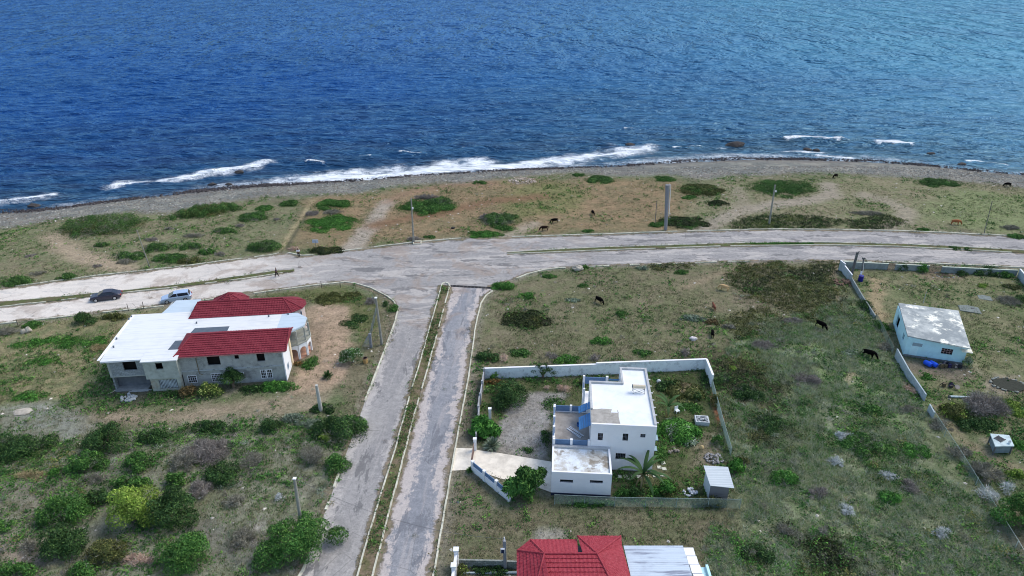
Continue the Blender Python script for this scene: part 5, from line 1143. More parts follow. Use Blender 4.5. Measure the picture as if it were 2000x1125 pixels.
# ---------------------------------------------------------------- people and cattle
def skin(name, verts, edges, rad, mat, parent=None, root=0, sub=1, loc=None, rz=0):
    me = bpy.data.meshes.new(name); me.from_pydata(verts, edges, []); me.update(); me.materials.append(mat)
    o = link(bpy.data.objects.new(name, me), parent); o.modifiers.new('skin', 'SKIN')
    if not me.skin_vertices: raise RuntimeError('no skin layer')
    for i, r in enumerate(rad):
        me.skin_vertices[0].data[i].radius = r if isinstance(r, tuple) else (r, r)
    me.skin_vertices[0].data[root].use_root = True
    m = o.modifiers.new('sub', 'SUBSURF'); m.levels = sub; m.render_levels = sub
    o.modifiers['skin'].use_smooth_shade = True
    if loc is not None: o.location = loc
    o.rotation_euler.z = rz
    return o
SKINM = plain('brown_skin', S(96, 66, 52), .7, .05)
def person(label, loc, rz, shirt, trousers, stride, arm, extra=None):
    s = stride
    V = [(0, 0, .98), (0, 0, 1.2), (0, 0, 1.4), (0, 0, 1.5), (0.02, 0, 1.6), (.03, 0, 1.7)]
    Ed = [(0, 1), (1, 2), (2, 3), (3, 4), (4, 5)]; Rr = [.13, .125, .15, .06, .085, .075]
    for sd, st in ((1, s), (-1, -s)):
        i = len(V); V += [(st * .1, sd * .1, .88), (st * .5, sd * .11, .48), (st * .9 - .02, sd * .11, .09), (st * .9 + .16, sd * .12, .05)]; Rr += [.095, .065, .045, .04]; Ed += [(0, i), (i, i + 1), (i + 1, i + 2), (i + 2, i + 3)]
        i = len(V); a = arm * (-st if s else 1)
        V += [(0, sd * .2, 1.4), (-a * .25 - .02, sd * .26, 1.14), (arm * .35 if not s else -st * .5, sd * .22, .95), ((arm * .42 if not s else -st * .56), sd * .21, .86)]; Rr += [.062, .05, .036, .03]; Ed += [(2, i), (i, i + 1), (i + 1, i + 2), (i + 2, i + 3)]
        j = len(V)
        for f in range(4): V.append((V[i + 3][0] + .03 - .02 * f, V[i + 3][1] + .006 * f, .79 + .006 * abs(f - 1))); Rr.append(.009); Ed.append((i + 3, j + f))
        V.append((V[i + 3][0] + .05, V[i + 3][1], .84)); Rr.append(.01); Ed.append((i + 3, j + 4))
    V += [(.105, 0, 1.64), (.03, .085, 1.64), (.03, -.085, 1.64)]; Rr += [.015, .015, .015]; n = len(V); Ed += [(4, n - 3), (4, n - 2), (4, n - 1)]
    b = skin('person', V, Ed, Rr, SKINM, None, 0, 2, loc, rz); tag(b, label, 'person')
    idx = [0, 1, 2]; vs = [V[k] for k in idx]; ed = [(0, 1), (1, 2)]; rr = [.15, .148, .17]
    for sd in (0, 1):
        i0 = 6 + sd * 13 + 4; k = len(vs); vs += [V[i0], V[i0 + 1]]; rr += [.085, .07]; ed += [(2, k), (k, k + 1)]
    skin('shirt', vs, ed, rr, shirt, b, 0, 2)
    vs = [V[0]]; ed = []; rr = [.158]
    for sd in (0, 1):
        i0 = 6 + sd * 13; k = len(vs); vs += [V[i0], V[i0 + 1], V[i0 + 2]]; rr += [.12, .09, .07]; ed += [(0, k), (k, k + 1), (k + 1, k + 2)]
    skin('trousers', vs, ed, rr, trousers, b, 0, 2)
    skin('hair', [(0, 0, 1.68), (.0, 0, 1.76)], [(0, 1)], [.092, .07], plain('black_hair', S(22, 20, 20), .9), b, 0, 2)
    return b
BLK = plain('black_cloth', S(26, 26, 34), .9)
person('man in a white shirt and black trousers standing on the road edge by the weeds', (*P(584, 502.5), .03), R(100), plain('white_cloth', S(206, 204, 204), .9), BLK, 0, .6)
person('man in dark clothes walking across the left median by the coast road', (*P(541, 541), .03), R(15), plain('navy_cloth', S(34, 36, 56), .9), BLK, .33, .5)

def cow(name, label, mat, graze=True, calf=1.0, hornm=None):
    hd = [(.88, 0, 1.1), (1.16, 0, .72), (1.32, 0, .42), (1.44, 0, .18)] if graze else [(.9, 0, 1.3), (1.12, 0, 1.45), (1.34, 0, 1.4), (1.56, 0, 1.25)]
    V = [(-.7, 0, 1.1), (-.15, 0, 1.02), (.5, 0, 1.06)] + hd; Ed = [(0, 1), (1, 2), (2, 3), (3, 4), (4, 5), (5, 6)]; Rr = [(.28, .31), (.36, .4), (.3, .37), (.2, .24), (.14, .17), (.13, .14), (.085, .085)]
    for s in (1, -1):
        i = len(V); V += [(.52, s * .19, .78), (.56, s * .2, .42), (.54, s * .2, .22), (.57, s * .2, .03)]; Rr += [.12, .07, .05, .06]; Ed += [(2, i), (i, i + 1), (i + 1, i + 2), (i + 2, i + 3)]
        i = len(V); V += [(-.62, s * .2, .8), (-.9, s * .2, .46), (-.84, s * .2, .2), (-.8, s * .2, .03)]; Rr += [.17, .075, .05, .06]; Ed += [(0, i), (i, i + 1), (i + 1, i + 2), (i + 2, i + 3)]
    i = len(V); V += [(-1.02, 0, 1.16), (-1.1, 0, .7), (-1.08, 0, .5)]; Rr += [.05, .025, .045]; Ed += [(0, i), (i, i + 1), (i + 1, i + 2)]
    hx = Vector(hd[1]) + Vector((.03, 0, .02)); i = len(V)
    for s in (1, -1): V += [(hx.x, s * .24, hx.z)]; Rr += [(.03, .05)]
    Ed += [(4, i), (4, i + 1)]
    o = skin(name, V, Ed, Rr, mat, None, 0, 2); tag(o, label, 'cow', 'cattle grazing around the road')
    mb = MB()
    for s in (1, -1): mb.tube([hx + Vector((.0, s * .08, .1)), hx + Vector((.04, s * .2, .17)), hx + Vector((.1, s * .22, .28))], [.03, .022, .008], 6)
    mb.build('horns', hornm or plain('horn', S(150, 140, 120), .6), o); return o
BLACKC = plain('black_hide', S(14, 13, 13), .95, .15, 3, .03); BROWNBLACK = plain('brown_black_hide', S(36, 26, 22), .95, .2, 3, .03); BROWN = plain('brown_hide', S(142, 88, 54), .8, .2, 2.5); TAN = plain('tan_hide', S(184, 152, 108), .8, .12, 2.5); REDB = plain('red_brown_hide', S(108, 66, 50), .8, .15, 3)
def put(o, px, py, ang, sc_=1.0): p = P(px, py); o.location = (*p, gz(*p)); o.rotation_euler.z = R(ang); o.scale = (sc_ * .76,) * 3; return o
k0 = put(cow('cow', 'black cow grazing on the strip, upper one of the pair near the road', BLACKC), 1083, 436, 200)
k1 = put(cow('cow', 'dark brown cow grazing on the strip, lower one of the pair near the road', BROWNBLACK), 1063, 451, 190)
k2 = put(cow('cow', 'reddish brown cow grazing on the grass right of the dark ground cover', BROWN), 1865, 440, -15, 1.1)
k3 = put(cow('cow', 'tan cow grazing in the field beside the dark ground cover', TAN), 1414, 566, 150, 1.0)
k4 = put(cow('cow', 'red-brown calf standing end-on below the tan cow', REDB, False), 1394, 604, 95, .8)
def more(px, py, ang, label, s=1.0): p = P(px, py); dup(k0, (*p, gz(*p)), R(ang), label, 'cattle grazing around the road', (s * .76,) * 3)
more(1158, 419, 100, 'black cow seen from behind on the dry strip, right of the grazing pair', .95)
more(1631, 348, 215, 'black cow at the beach edge above the oval dark bush', 1.0)
more(1967, 364, 185, 'black cow at the beach edge near the right side of the photo', 1.05)
more(1170, 591, -55, 'black cow in the middle of the field south of the road junction', 1.05)
more(1602, 640, -60, 'black cow grazing just below the large dark ground cover', 1.1)
more(1696, 697, -42, 'black cow grazing in pale scrub left of the leaning whitish wall', 1.15)
more(1391, 657, 80, 'black cow seen end-on in weeds below the red-brown calf', .9)

# ---------------------------------------------------------------- yard and field objects
def rock_mesh(seed, sub=2, flat=.7):
    bm = bmesh.new(); bmesh.ops.create_icosphere(bm, subdivisions=sub, radius=1.0); o = Vector((seed * 7.1, seed * 3.3, 0))
    for v in bm.verts:
        n = mnoise.noise(v.co * 1.1 + o) * .35 + mnoise.noise(v.co * 2.6 + o) * .18; v.co *= 1 + n; v.co.z *= flat
    me = bpy.data.meshes.new('rock'); bm.to_mesh(me); bm.free(); return me
def rock(label, px, py, size, mat, seed, flat=.7, rz=0.0, name='boulder', cat='rock', z=0.0):
    me = rock_mesh(seed, 3, flat); me.materials.append(mat); o = link(bpy.data.objects.new(name, me)); p = P(px, py, z); o.location = (*p, gz(*p) + size[2] * flat * .55 if z == 0 else z); o.scale = size; o.rotation_euler.z = rz; return tag(o, label, cat)
STONE = plain('pale_stone', S(168, 160, 146), .92, .2, 2.0, dirt=S(120, 114, 102), dscale=1.2, damt=.6); WSTONE = plain('white_stone', S(196, 188, 184), .92, .15, 2.5); DSTONE = plain('dark_stone', S(66, 62, 60), .92, .25, 2.0)
rock('large pale tan boulder on the verge just below the coast road', 1128, 528, (.95, .7, .8), STONE, 1, .75); rock('pinkish white rock in the field left of the dark ground cover', 1354, 664, (.55, .4, .45), WSTONE, 2)
rock('round weathered block standing in the grass at the far left, larger of two', 56, 648, (.5, .45, .6), STONE, 3, .9); rock('round weathered block standing in the grass at the far left, smaller of two', 46, 650, (.4, .38, .45), STONE, 4, .9)
rock('flat pale slab of rock in the left field', 46, 804, (1.1, .7, .3), STONE, 5, .4)
for i, (x, y, s, lb) in enumerate(((67, 403, .9, 'dark rock in the surf at the far left'), (414, 361, .7, 'dark rock in the shallow wash, left of a pair'), (447, 361, .6, 'dark rock in the shallow wash, right of a pair'), (467, 337, .8, 'dark rock inside the left breaking wave'), (1231, 284, 1.0, 'dark rock offshore above the long breaker'), (1436, 284, 1.7, 'wide dark reef rock offshore right of the thick pole'), (1748, 285, 1.0, 'dark rock under the right breaking wave'), (1818, 301, .8, 'dark rock alone in the water at the right'), (1595, 294, .7, 'dark rock in foam, right of a close pair'), (1577, 293, .9, 'dark rock in foam, left of a close pair'), (1878, 322, .8, 'dark rock at the water line on the right'))):
    me = rock_mesh(20 + i, 2, .6); me.materials.append(DSTONE); o = link(bpy.data.objects.new('sea_rock', me)); o.location = (*P(x, y, SEA), SEA + .1); o.scale = (s * 1.5, s, s); tag(o, lb, 'rock', 'rocks in the surf')
rock('dark rounded rock lying on the dry strip left of the grey scrub', 885, 446, (.45, .35, .35), DSTONE, 6)
def pile(name, label, px, py, rad, n, smin, smax, mat, seed, h=.5, cat='rubble'):
    rnd = random.Random(seed); bm = bmesh.new()
    for i in range(n):
        a = rnd.uniform(0, 6.28); r = rad * math.sqrt(rnd.random()); s = rnd.uniform(smin, smax); M4 = Matrix.Translation((r * math.cos(a), r * math.sin(a) * .8, s * .4 + max(0, h * (1 - r / rad)) * rnd.random())) @ Matrix.Rotation(rnd.uniform(0, 6), 4, Vector((rnd.random(), rnd.random(), 1)))
        g = bmesh.ops.create_icosphere(bm, subdivisions=1, radius=s, matrix=M4 @ Matrix.Diagonal((1, rnd.uniform(.6, 1), rnd.uniform(.5, .9), 1)))
        for v in g['verts']: v.co += Vector((rnd.uniform(-1, 1), rnd.uniform(-1, 1), rnd.uniform(-1, 1))) * s * .18
    me = bpy.data.meshes.new(name); bm.to_mesh(me); bm.free(); me.materials.append(mat); o = link(bpy.data.objects.new(name, me)); p = P(px, py); o.location = (*p, gz(*p)); return tag(o, label, cat)
pile('rubble_heap', 'heap of grey broken stone behind the small shed', 1394, 897, 1.1, 60, .08, .2, plain('grey_rubble', S(150, 148, 146), .95, .2, 3), 1)
pile('rubble_heap', 'heap of white stones left of the small shed', 1347, 963, .75, 34, .1, .22, plain('white_rubble', S(196, 198, 200), .95, .12, 3), 2)
pile('rubble_heap', 'spread of pale broken coral at the top of the beach', 1020, 353, 3.4, 160, .1, .28, plain('coral_rubble', S(186, 170, 156), .95, .2, 3), 3, .3)
pile('rubble_heap', 'pale rubble in front of the dark recessed wall of the tiled house', 250, 778, 1.0, 40, .14, .3, plain('pale_rubble', S(158, 164, 164), .95, .2, 3), 4, .2)
pile('rubble_heap', 'broken blocks beside the stepping slabs under the white house', 1313, 884, .6, 9, .16, .3, plain('block_rubble', S(120, 114, 106), .95, .2, 3), 5, .3)
pile('brush_heap', 'heap of pinkish brown cut brush against the compound corner wall', 1648, 552, 1.8, 80, .1, .3, plain('brush_brown', S(124, 100, 84), .95, .3, 2), 6, .5, 'brush heap')
tr = thing('stone_trough', 'square white trough filled with pale stones in the white house yard', 'trough', (*P(1370, 826), 0), -.1)
mb = MB(); [mb.box(*b) for b in ((-.8, .8, -.65, -.52, 0, .62), (-.8, .8, .52, .65, 0, .62), (-.8, -.67, -.519, .519, 0, .62), (.67, .8, -.519, .519, 0, .62))]; mb.build('basin', plain('trough_white', S(178, 184, 186), .85, .1), tr)
rnd = random.Random(3); mb2 = bmesh.new()
for i in range(34): bmesh.ops.create_icosphere(mb2, subdivisions=1, radius=rnd.uniform(.1, .2), matrix=Matrix.Translation((rnd.uniform(-.58, .58), rnd.uniform(-.42, .42), .42 + rnd.uniform(0, .22))))
me = bpy.data.meshes.new('stones'); mb2.to_mesh(me); mb2.free(); me.materials.append(plain('trough_stone', S(160, 164, 164), .95, .2, 3)); link(bpy.data.objects.new('stones', me), tr)
SLAB = plain('slab_pale', S(186, 186, 172), .9, .1, 1.5)
sl0 = None
for (x, y), lb in zip([z2(826, 757), z2(834, 797), z2(820, 839), z2(800, 785), z2(770, 842), z2(712, 842), z2(660, 850), z2(605, 850), z2(570, 848), z2(530, 848), z2(745, 742)],
                      ['top right', 'middle right', 'lowest right', 'under the banana leaves, right', 'under the banana leaves, lower', 'under the banana leaves, left', 'right of the row by the wall', 'fourth of the row by the wall', 'third of the row by the wall', 'leftmost of the row by the wall', 'nearest the house wall']):
    p = P(x, y); j = random.Random(int(x)).uniform(-.2, .2); o = MB().box(-.22, .22, -.22, .22, -.05, .06).build('stepping_slab', SLAB, None, loc=(*p, gz(*p) + .02), rz=j); tag(o, f'square pale stepping slab beside the white house, {lb}', 'slab', 'stepping slabs around the banana plant')
wc = thing('garden_chair', 'overturned white plastic chair in the yard right of the white house', 'chair', (*P(1322, 807), .0), .4)
CH = plain('white_plastic', S(206, 214, 214), .5); MB().box(-.25, .25, -.25, .25, .4, .45).build('seat', CH, wc); MB().box(-.25, .25, .22, .27, .46, .9).build('backrest', CH, wc)
for x in (-.22, .22):
    for y in (-.22, .22): MB().box(x - .025, x + .025, y - .025, y + .025, 0, .399).build('leg', CH, wc)
for (x, y), c_, lb in ((z2(1090, 660), S(170, 150, 110), 'tan stone block in the yard above the shed'), (z2(795, 200), S(190, 196, 196), 'white rag-like stone at the back of the yard by the white house')):
    rock(lb, x, y, (.3, .22, .35), plain('yard_stone', c_, .9, .1), int(x), .8, .3, 'stone', 'stone')
# shed
sh = thing('tin_shed', 'small tin shed with a pale sloping metal roof in the yard corner', 'shed', (*P(1392, 972), 0)); so_ = P(1392, 972); PLK = metal_mat('shed_sheet', S(112, 112, 114), S(76, 76, 78), .3, 0, .5, .9); PLS = plain('shed_pale', S(172, 186, 192), .8, .08, 1.5)
p = [(q[0] - so_[0], q[1] - so_[1]) for q in (P(1374, 909, 2.45), P(1422, 912, 2.45), P(1434, 954, 2.15), P(1387, 949, 2.15))]
x0, x1, y0, y1 = p[3][0] + .15, p[2][0] - .25, p[3][1] + .25, p[1][1] - .1
mb = MB(); mb.box(x0, x1, y0, y0 + .05, 0, 2.1); mb.build('front_wall', PLK, sh); mb = MB(); mb.box(x0 - .004, x0 + .046, y0 + .051, y1, 0, 2.2); mb.build('side_wall', PLS, sh); mb = MB(); mb.box(x1 - .05, x1, y0 + .051, y1, 0, 2.2); mb.box(x0 + .05, x1 - .051, y1 - .05, y1, 0, 2.35); mb.build('back_wall', PLK, sh)
mb = MB(); mb.prism(ccw(p), [2.15, 2.15, 2.4, 2.4] if ccw(p)[0][1] < ccw(p)[2][1] else [2.4, 2.4, 2.15, 2.15], [2.2, 2.2, 2.45, 2.45] if ccw(p)[0][1] < ccw(p)[2][1] else [2.45, 2.45, 2.2, 2.2]); mb.build('roof', metal_mat('shed_roof', S(178, 186, 188), S(150, 158, 162), .6, 0, .4), sh)
# hen house at the right edge
hh = thing('hen_house', 'small white-topped animal hutch on legs near the right edge', 'hutch', (*P(1945, 884), 0)); ho = P(1945, 884); p = [(q[0] - ho[0], q[1] - ho[1]) for q in (P(1934, 847, 1.3), P(1971, 850, 1.3), P(1981, 871, 1.3), P(1944, 872, 1.3))]
MB().prism(ccw(p), 1.2, 1.32).build('top', plain('hutch_top', S(176, 192, 192), .85, .1, 1.5, dirt=S(130, 140, 138), dscale=1.0, damt=.5), hh); cx, cy = sum(q[0] for q in p) / 4, sum(q[1] for q in p) / 4
MB().prism(ccw([(cx + (q[0] - cx) * .85, cy + (q[1] - cy) * .85) for q in p]), .2, 1.19).build('box', plain('hutch_side', S(110, 124, 128), .9, .2), hh)
for q in p: MB().box(cx + (q[0] - cx) * .9 - .05, cx + (q[0] - cx) * .9 + .05, cy + (q[1] - cy) * .9 - .05, cy + (q[1] - cy) * .9 + .05, 0, 1.19).build('leg', DKP, hh)
sc_ = thing('scrap_rack', 'dark metal rack lying on top of the white hutch', 'rack', (*P(1952, 858, 1.32), 1.32), .5); mb = MB(); [mb.box(-.4 + k * .16, -.34 + k * .16, -.35, .35, .0, .08) for k in range(6)]; mb.build('bars', DKP, sc_); mb = MB(); mb.box(-.45, .55, -.4, -.351, 0, .1); mb.box(-.45, .55, .351, .4, 0, .1); mb.build('frame', DKP, sc_)
bw = thing('white_bucket', 'small white bucket on the corner of the hutch top', 'bucket', (*P(1971, 866, 1.32), 1.32)); MB().lathe([(.12, 0), (.16, .3), (.14, .3), (.11, .03)], 12).build('pail', CH, bw); MB().tube([(-.16, 0, .28), (0, .02, .4), (.16, 0, .28)], .01, 4).build('handle', DKP, bw)
# drums, scrap, ring of stones
BB = plain('barrel_blue', S(36, 84, 200), .45, .08, 2); b0 = None
for (x, y), lb in (((1811, 714), 'bright blue plastic barrel lying by the blue house, left one of two'), ((1822, 715), 'bright blue plastic barrel lying by the blue house, right one of two')):
    r = thing('blue_barrel', lb, 'barrel', (*P(x, y), .34), R(-65), 'two blue barrels by the blue house'); m_ = MB(); m_.lathe([(.26, -.52), (.32, -.46), (.34, -.2), (.36, -.18), (.34, -.16), (.34, .16), (.36, .18), (.34, .2), (.32, .46), (.26, .52)], 18); m_.xf(Matrix.Rotation(R(90), 4, 'Y')); m_.build('shell', BB, r, smooth=False)
    m_ = MB(); m_.lathe([(.2, .521), (.2, .54)], 14); m_.xf(Matrix.Rotation(R(90), 4, 'Y')); m_.build('lid', plain('barrel_lid', S(30, 60, 150), .5), r)
def scrap(name, label, px, py, seed, n, cat, sc=1.0):
    rnd = random.Random(seed); r = thing(name, label, cat, (*P(px, py), .0), rnd.uniform(-.4, .4)); cols = [S(36, 36, 40), S(70, 66, 64), S(54, 50, 84), S(150, 140, 130), S(90, 80, 60)]
    for i in range(n):
        x, y = rnd.uniform(-1, 1) * sc, rnd.uniform(-.35, .35) * sc; m = plain('scrap_metal', cols[i % 5], .7, .2, 4); m_ = MB()
        if i % 3 == 0: m_.lathe([(.16, -.07), (.3, -.08), (.3, .08), (.16, .07)], 14); m_.xf(Matrix.Translation((x, y, .3)) @ Matrix.Rotation(R(rnd.uniform(20, 100)), 4, 'X')); m_.build('tyre', m, r)
        elif i % 3 == 1: m_.box(x - .2, x + .2, y - .15, y + .15, 0, rnd.uniform(.25, .6)); m_.build('crate', m, r, bevel=.02)
        else: m_.tube([(x - .4, y, .1), (x + .1, y + .1, .5), (x + .4, y - .1, .35)], .045, 6); m_.build('pipe', m, r)
scrap('scrap_heap', 'dark heap of tyres, crates and pipes under the blue house window', 1845, 716, 5, 10, 'scrap', .9); scrap('scrap_heap', 'dark clutter at the right end of the blue house front', 1866, 718, 8, 6, 'scrap', .45)
scrap('scrap_heap', 'loose old engine parts and tyres on the lawn below the blue house', 1857, 757, 11, 6, 'scrap', 1.0)
pp_ = thing('pipe_length', 'pale pipe lying on the lawn above the grey brush', 'pipe', (*P(1855, 776), .12), -.06); MB().tube([(0, 0, 0), (2.6, 0, 0)], .14, 10).build('tube', plain('white_tube', S(180, 196, 198), .6), pp_); MB().tube([(-.16, 0, 0), (-.001, 0, 0)], .17, 10).build('collar', DKP, pp_)
def ring_bed(name, label, px, py, rx, ry, n, seed, inner, cat):
    r = thing(name, label, cat, (*P(px, py), 0)); rnd = random.Random(seed); bm = bmesh.new()
    for i in range(n):
        if rnd.random() < .3: continue
        a = 6.283 * (i + rnd.uniform(-.4, .4)) / n; bmesh.ops.create_icosphere(bm, subdivisions=1, radius=rnd.uniform(.1, .2), matrix=Matrix.Translation((rx * math.cos(a) * rnd.uniform(.92, 1.06), ry * math.sin(a) * rnd.uniform(.92, 1.06), .08)) @ Matrix.Diagonal((1.2, .9, .8, 1)))
    me = bpy.data.meshes.new('stones'); bm.to_mesh(me); bm.free(); me.materials.append(plain('ring_stone', S(140, 142, 132), .95, .45, 1.5)); link(bpy.data.objects.new('stones', me), r)
    MB().prism([(rx * .92 * math.cos(6.283 * k / 20), ry * .92 * math.sin(6.283 * k / 20)) for k in range(20)], -.05, .07).build('bed', inner, r)
ring_bed('stone_ring', 'round bed of dark ash ringed with pale stones on the lawn at the right edge', 1970, 752, 2.1, 1.6, 30, 2, plain('ash', S(54, 56, 48), .95, .3, 5), 'stone ring'); ring_bed('flower_bed', 'empty stone-edged flower bed below the compound road wall', 1846, 538, 1.7, 1.1, 22, 3, plain('bed_soil', S(74, 66, 54), .95, .3, 5), 'flower bed')
for x, y, w, d, lb, hat in ((1893, 604, 1.5, 1.3, 'flat grey concrete slab with a dark hatch on the lawn beside the blue house', 1), (1923, 582, 1.0, .95, 'plain grey concrete slab on the lawn above the hatched slab', 0)):
    s_ = thing('concrete_slab', lb, 'slab', (*P(x, y), 0), -.25); MB().prism([(-w, -d * .7), (w * .9, -d), (w, d * .6), (0, d), (-w * .9, d * .7)], -.1, .09).build('slab', plain('slab_grey', S(112, 119, 114), .92, .2, 1.5), s_)
    if hat: MB().box(.3, .75, .1, .45, .091, .13).build('hatch', DKP, s_)
for px_, lb, mt in (((1848, 780), '', None),): pass
dg = thing('drain_slot', 'dark slotted road drain across the mouth of the right side road', 'drain', (*P(881, 558.5), 0)); e = P(958, 562.5); s = P(881, 558.5); an = math.atan2(e[1] - s[1], e[0] - s[0]); dg.rotation_euler.z = an; L = math.hypot(e[0] - s[0], e[1] - s[1])
MB().box(0, L, -.35, .35, .018, .03).build('slot', plain('drain_dark', S(40, 40, 42), .95), dg); mb = MB(); [mb.box(k * .62 + .2, k * .62 + .3, -.34, .34, .031, .05) for k in range(int(L / .62))]; mb.build('grate', plain('grate_iron', S(92, 90, 88), .8), dg)
kb = thing('kerb_box', 'small pale concrete gully box on the kerb at the foot of the wooden pole', 'gully box', (*P(815, 475), 0), .1); mb = MB(); [mb.box(*b) for b in ((-.8, .8, -.7, -.52, 0, .28), (-.8, .8, .52, .7, 0, .28), (-.8, -.62, -.519, .519, 0, .28), (.62, .8, -.519, .519, 0, .28))]; mb.build('rim', plain('gully_rim', S(190, 184, 164), .9, .15), kb); MB().box(-.61, .61, -.51, .51, 0, .06).build('grate', plain('gully_rust', S(120, 98, 84), .9), kb)
cr = thing('rusty_bin', 'tan open bin standing beside the white flowering shrub', 'bin', (*P(714, 709), 0)); MB().lathe([(.28, 0), (.33, .8), (.3, .8), (.25, .05)], 12).build('shell', plain('bin_tan', S(178, 142, 92), .8, .15), cr); MB().lathe([(.335, .801), (.335, .85), (.29, .85), (.29, .801)], 12).build('rim', RUST, cr)
pk = thing('plank', 'loose pale plank leaning in the grass left of the tiled house', 'plank', (*P(212, 770), .02), R(60)); MB().box(0, 2.6, -.09, .09, 0, .06).build('board', plain('plank_wood', S(176, 166, 146), .9, .1), pk); pk2 = thing('plank', 'two stacked pale planks lying before the dark recessed wall', 'plank', (*P(252, 766), .05), R(6)); MB().box(0, 2.4, -.12, .05, 0, .08).build('board', MATS.setdefault('plk2', plain('plank_grey', S(158, 160, 158), .9, .1)), pk2); MB().box(.3, 2.9, .08, .25, .0, .07).build('board', MATS['plk2'], pk2)
# ---------------------------------------------------------------- vegetation
LEAF = attr_mat('leaf', .75, .2); TWIG = attr_mat('dry_twig', .95, .05); HERB = attr_mat('herb', .9, .1); STONEM = attr_mat('loose_stone', .95, .1)
BARK = plain('bark', S(104, 92, 78), .95, .25, 3)
PAL = {'coast': (S(64, 98, 46), S(46, 76, 38), S(98, 130, 64)), 'dark': (S(50, 80, 40), S(38, 62, 32), S(80, 108, 54)), 'green': (S(62, 102, 44), S(46, 82, 36), S(94, 130, 60)), 'bright': (S(68, 116, 46), S(52, 94, 38), S(92, 140, 58)),
       'lime': (S(116, 142, 54), S(90, 120, 46), S(150, 168, 80)), 'olive': (S(80, 88, 46), S(60, 68, 36), S(112, 112, 62)), 'mat': (S(48, 60, 34), S(38, 42, 28), S(68, 82, 42)),
       'grey': (S(118, 117, 102), S(92, 90, 78), S(152, 149, 136)), 'lilac': (S(124, 117, 110), S(94, 89, 84), S(156, 150, 142)), 'white': (S(176, 180, 178), S(140, 146, 146), S(204, 206, 204)), 'straw': (S(150, 138, 100), S(122, 110, 82), S(178, 164, 128)),
       'pink': (S(184, 156, 136), S(150, 124, 108), S(206, 186, 170)), 'silver': (S(112, 126, 104), S(86, 102, 82), S(148, 158, 138)), 'red': (S(94, 80, 50), S(70, 66, 40), S(128, 108, 72)), 'flower': (S(70, 108, 50), S(56, 88, 42), S(190, 200, 170)), 'croton': (S(92, 116, 52), S(62, 86, 36), S(188, 196, 110)), 'rust': (S(112, 84, 50), S(66, 74, 40), S(140, 98, 56))}
def pick(rs, n, pal, rare=.22):
    a, b, c = (np.array(q) for q in PAL[pal]); t = rs.random((n, 1)); col = a * t + b * (1 - t); r = rs.random(n) < rare; col[r] = c
    return col * (0.85 + .3 * rs.random((n, 1)))
def quads(cen, nrm, up, ln, wd):
    """leaf quads (diamonds) at cen, long axis up"""
    nrm = nrm / np.maximum(np.linalg.norm(nrm, axis=1, keepdims=True), 1e-6); sd = np.cross(nrm, up); sd /= np.maximum(np.linalg.norm(sd, axis=1, keepdims=True), 1e-6); u2 = np.cross(sd, nrm)
    ln = ln[:, None]; wd = wd[:, None]
    return np.stack([cen - u2 * ln * .5, cen + sd * wd * .5 - u2 * ln * .05, cen + u2 * ln * .5, cen - sd * wd * .5 - u2 * ln * .05], 1)
def lobe_set(rs, W, D, Hh):
    """rounded masses of different sizes that make up one crown, in metres"""
    base = float(np.clip(min(W, D) * .20, .2, .95)); nl = int(np.clip(W * D * .85 / base ** 2 * .58, 9, 230)); th = rs.random(nl) * 6.283; q = np.sqrt(rs.random(nl))
    edge = .86 + .2 * np.sin(th * 2 + rs.random() * 6) * rs.random() + .16 * np.sin(th * 5 + rs.random() * 6); q = q * edge
    r = base * (.5 + .85 * rs.random(nl) ** 1.2); top = Hh * (1 - .62 * np.clip(q, 0, 1) ** 2.4) * (.62 + .5 * rs.random(nl)); rz_ = np.minimum(r, np.maximum(top * .8, .1))
    fx_, fy_ = max(.1, W / 2 - base * .42), max(.1, D / 2 - base * .42)
    return np.stack([q * np.cos(th) * fx_, q * np.sin(th) * fy_, np.maximum(top - rz_ * .9, .03)], 1), np.stack([r, r, rz_], 1), nl
def leaf_cloud(rs, W, D, Hh, n, size, pal, lobes=9, flat=False, low=.0, rare=.22, droop=.0):
    """leaves gathered into clumps over an uneven dome W x D x Hh"""
    lc, lr, nl = lobe_set(rs, W, D, Hh); tone = .68 + .6 * rs.random(nl)
    wt = lr[:, 0] ** 2; k = rs.choice(nl, n, p=wt / wt.sum()); d = rs.normal(size=(n, 3)); d /= np.linalg.norm(d, axis=1, keepdims=True); d[:, 2] = np.abs(d[:, 2]) * 1.1 - .18
    rad = lr[k] * (.68 + .46 * rs.random(n) ** .6)[:, None]; p = lc[k] + d * rad
    # twiggy outliers
    o = rs.random(n) < .06; p[o] += d[o] * (.08 + .22 * rs.random((o.sum(), 1)))
    p[:, 2] = np.maximum(p[:, 2], low + .03)
    nr = d + rs.normal(size=(n, 3)) * .55; up = rs.normal(size=(n, 3)) * .7 + np.array([0, 0, .6 - droop])
    s = size * (.6 + .8 * rs.random(n)); V = quads(p, nr, up, s * 1.9, s * .62)
    col = pick(rs, n, pal, rare) * tone[k][:, None]
    return V.reshape(-1, 3), np.arange(n * 4).reshape(-1, 4), np.repeat(col, 4, 0)
